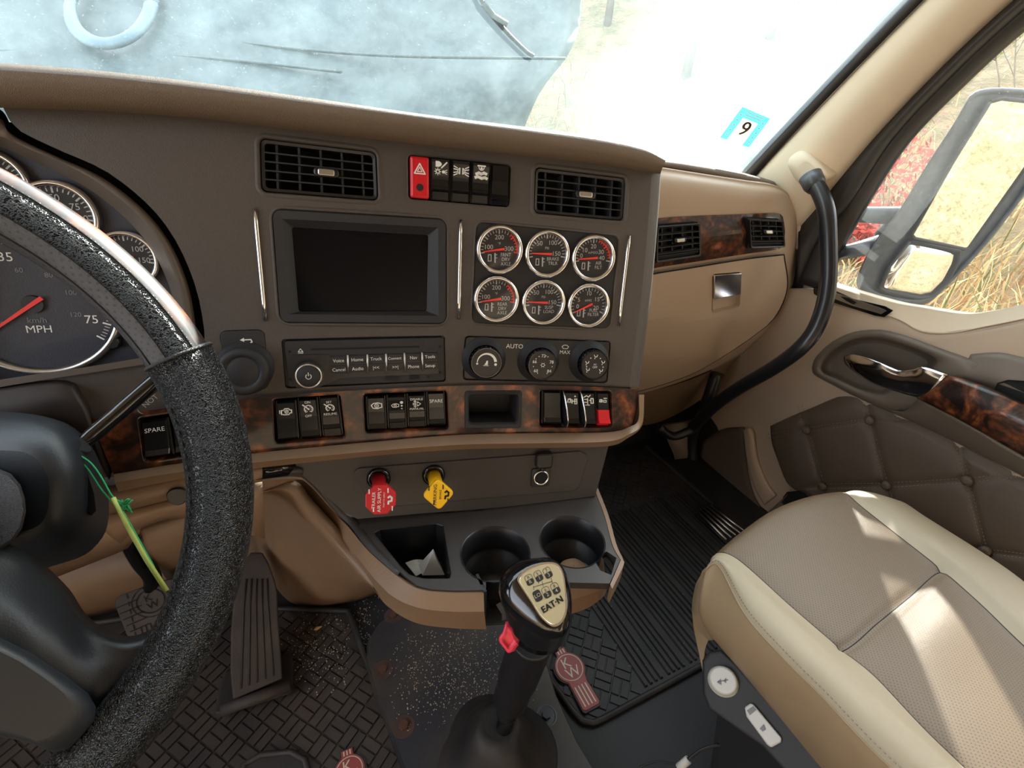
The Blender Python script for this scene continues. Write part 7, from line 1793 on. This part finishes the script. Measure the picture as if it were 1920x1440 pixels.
for k, (px, dist, L, lab) in enumerate(((1130, 11, 2.6, 'pale bare tree behind the windshield right of the hood edge'), (1290, 9, 2.2, 'pale bare tree seen through the middle of the bright windshield area'), (1430, 10, 2.5, 'pale bare tree above the windshield sticker'), (1580, 8, 2.0, 'pale bare tree beside the windshield pillar'))):
    d = ray(px, 120); p = CAM+d*dist/1.0; p.z = hz_(p.x, p.y)-0.05
    t = thing('bare_tree', lab, 'tree', p, 'bare trees on the hill'); bm_ = MB(); b2 = MB()
    random.seed(40+k)
    bm_.tube([p, p+V((0.05, 0, L*0.5)), p+V((0.0, 0.05, L))], [0.09, 0.07, 0.05], 8); bm_.build('trunk', mbk, t)
    for j in range(9): branch(b2, p+V((0.02, 0.02, L*random.uniform(.3, 1))), V((random.gauss(0, .6), random.gauss(0, .6), .8)).normalized(), L*0.5, 0.035, 3, None, 0, 0.55)
    b2.build('branches', mbk, t, recalc=False)
# hood beyond the windshield
mh = mat('hood_paint', (40, 56, 60), 0.6, var=0.8, vscale=2.5, var2=(76, 92, 94))
T_ = [(-300, -320, 2.6), (100, -330, 2.6), (500, -330, 2.6), (850, -330, 2.6), (1085, -280, 2.5)]
M1 = [(-300, -60, 2.2), (100, -60, 2.15), (500, -50, 2.1), (850, -40, 2.15), (1090, 0, 2.4)]
M2 = [(-300, 80, 1.9), (100, 80, 1.85), (500, 90, 1.85), (850, 95, 1.95), (1072, 90, 2.25)]
M3 = [(-300, 200, 1.75), (100, 200, 1.7), (500, 205, 1.7), (830, 200, 1.8), (1010, 178, 2.1)]
M4 = [(-300, 360, 1.75), (100, 360, 1.7), (500, 360, 1.7), (800, 340, 1.8), (960, 300, 2.1)]
g = [cr([Dp(*p) for p in r], 6) for r in (T_, M1, M2, M3, M4)]; c2 = [cr(c, 5) for c in zip(*g)]
HD = thing('engine_hood', 'big blue-grey hood shape filling the left half of the dusty windshield view', 'hood', Dp(500, 360, 1.8))
mb = MB(); mb.slab([list(r) for r in zip(*c2)], V((0.0, 0.05, 0.01))); mb.build('hood_panel', mh, HD)
def HPn(px, py, off=0.0): return Dp(px, py, 2.02-0.0004*(py)-off)
m_ = MB(); ring = [(208+76*math.cos(R(a))+10*math.sin(R(a)), 8-74*math.sin(R(a))) for a in range(0, 361, 8)]
def hd(py): return 2.10-0.0021*max(-60, py)
m_.tube([Dp(x, y, hd(y)-0.16) for x, y in ring], 0.026, 10, flat=0.6); m_.build('ring_reflection', mat('pale_blue_reflection', (84, 106, 116), 0.5), HD)  # reflection in the glass, built as a pale ring on the hood
for k, pl in enumerate(([(300, 60, .0), (520, 88, .0), (740, 105, 0.0), (1060, 110, 0)], [(-200, 100, 0), (100, 95, 0), (400, 110, 0), (640, 135, 0)])):
    m_ = MB(); m_.tube(cr([Dp(x, y, hd(y)-0.06) for x, y, _ in pl], 6), 0.010, 8, flat=0.5); m_.build('hood_crease', mh, HD)
# curved wiper / branch shape seen dark on the glass
t = thing('wiper', 'dark curved wiper arm outside the windshield above the hazard switches', 'wiper', G(950, 60, 0.03))
m_ = MB(); m_.tube(cr([G(880, -60, 0.02), G(905, 5, 0.02), G(945, 55, 0.02), G(985, 95, 0.02), G(1000, 105, 0.02)], 5), 0.0035, 8); m_.build('wiper_arm', M['mirrorbody'], t)
m_ = MB(); m_.tube([G(905, 5, 0.02), G(925, 30, 0.02), G(950, 45, 0.02)], 0.005, 8); m_.build('wiper_blade', M['mirrorbody'], t)
# sticker on the glass
t = thing('inspection_sticker', 'pale blue and white inspection sticker at the lower right of the windshield', 'sticker', G(1397, 240, -0.004))
sf = Fr(G(1392, 200, -0.006), G(1444, 222, -0.006), G(1404, 276, -0.006), G(1350, 257, -0.006))
ms = backlit
m_ = MB(); W_, H_ = sf.W, sf.H
pl = [(-W_*.5, -H_*.5), (-W_*.26, -H_*.5), (-W_*.26, H_*.24), (W_*.26, H_*.24), (W_*.26, -H_*.5), (W_*.5, -H_*.5), (W_*.5, H_*.5), (-W_*.5, H_*.5)]
fill(m_, sf, pl, 0.0008); m_.build('sticker_sheet', backlit('sticker_blue', (60, 185, 215)), t)
m_ = MB(); fill(m_, sf, [(-W_*.26, -H_*.5), (W_*.26, -H_*.5), (W_*.26, H_*.24), (-W_*.26, H_*.24)], 0.0008); m_.build('white_field', backlit('sticker_white', (235, 238, 235)), t)
m_ = MB(); [text(m_, sf, '9', d_, -0.003, sf.W*0.6, 0.0016) for d_ in (-0.0012, 0, 0.0012)]; m_.build('number', mat('olive_print', (84, 70, 26), 0.6), t)
m_ = MB()
for k in range(5): stroke(m_, sf, [(-sf.W*.42, sf.H*(.3-.16*k)), (-sf.W*.36, sf.H*(.3-.16*k))], 0.003, 0.0016); stroke(m_, sf, [(sf.W*.36, sf.H*(.3-.16*k)), (sf.W*.42, sf.H*(.3-.16*k))], 0.003, 0.0016)
for k in range(2): stroke(m_, sf, [(-sf.W*.3, sf.H*(.43-.08*k)), (sf.W*.3, sf.H*(.43-.08*k))], 0.002, 0.0016)
m_.build('small_print', M['white'], t)
# ---- side mirror
SMi = thing('side_mirror', 'large black truck side mirror with a flat and a convex glass outside the passenger window', 'mirror', Xp(1700, 560, 1.45))
mo = [(1818, 179), (1837, 168), (1880, 164), (1960, 170), (2010, 186), (2015, 215), (1985, 270), (1920, 368), (1841, 469), (1763, 550), (1736, 570), (1705, 574), (1660, 568), (1622, 552), (1606, 535), (1612, 505), (1640, 452), (1686, 393), (1740, 305), (1787, 233)]
mi_ = sm(mo, 3); cxm, cym = 1790, 350
MX = 1.45
MP0 = Xp(1640, 500, 1.2); MN = V((-0.45, -1, 0)).normalized()
def MM(px, py, d=0.0): return Pp(px, py, MP0+MN*d, MN)
sc_ = lambda k, d: [MM(cxm+(a-cxm)*k, cym+(b_-cym)*k, d) for a, b_ in mi_]
m_ = MB(); m_.loops([sc_(0.80, -0.14), sc_(0.93, -0.10), sc_(1.0, -0.05), sc_(1.0, -0.006), sc_(0.985, 0.004), sc_(0.95, 0.004), sc_(0.93, -0.003)], True, True, smooth=True); m_.build('mirror_housing', M['mirrorbody'], SMi)
gl1 = [(1856, 192), (1880, 186), (1970, 196), (1985, 215), (1920, 319), (1818, 463), (1808, 466), (1716, 446), (1711, 438), (1787, 303)]
gl2 = [(1706, 453), (1798, 470), (1796, 490), (1776, 528), (1748, 555), (1725, 558), (1660, 546), (1652, 540), (1668, 500)]
for pl, lab, k in ((gl1, 'flat_glass', 0), (gl2, 'convex_glass', 1)):
    g0 = [MM(x, y, 0.006) for x, y in pl]; ce = sum(g0, V((0, 0, 0)))/len(g0)
    L = [[ce+(p-ce)*f+MN*d for p in g0] for f, d in ((1.0, -0.004), (1.0, 0.0), (0.7, 0.004*k+0.0002), (0.35, 0.007*k+0.0003))]
    m_ = MB(); m_.loops(L, False, True, smooth=bool(k)); m_.build(lab, M['mirror'], SMi)
    m_ = MB(); m_.tube([ce+(p-ce)*1.01+MN*0.0 for p in g0+[g0[0]]], 0.004, 6); m_.build('glass_rim', M['blackm'], SMi)
for pts_ in ([(1548, 404, 1.13), (1600, 402, 1.16), (1700, 405, None)], [(1535, 482, 1.13), (1600, 470, 1.15), (1665, 452, None)]):
    m_ = MB(); m_.tube([Xp(*p) if p[2] else MM(p[0], p[1], -0.03) for p in pts_], [0.015, 0.016, 0.020], 12); m_.build('mirror_arm', M['mirrorbody'], SMi)
m_ = MB(); m_.tube([MM(1622, 560, -0.03), MM(1640, 520, -0.035), MM(1668, 440, -0.035), MM(1700, 395, -0.03)], [0.02, 0.026, 0.028, 0.02], 12); m_.build('mirror_bracket', M['mirrorbody'], SMi)
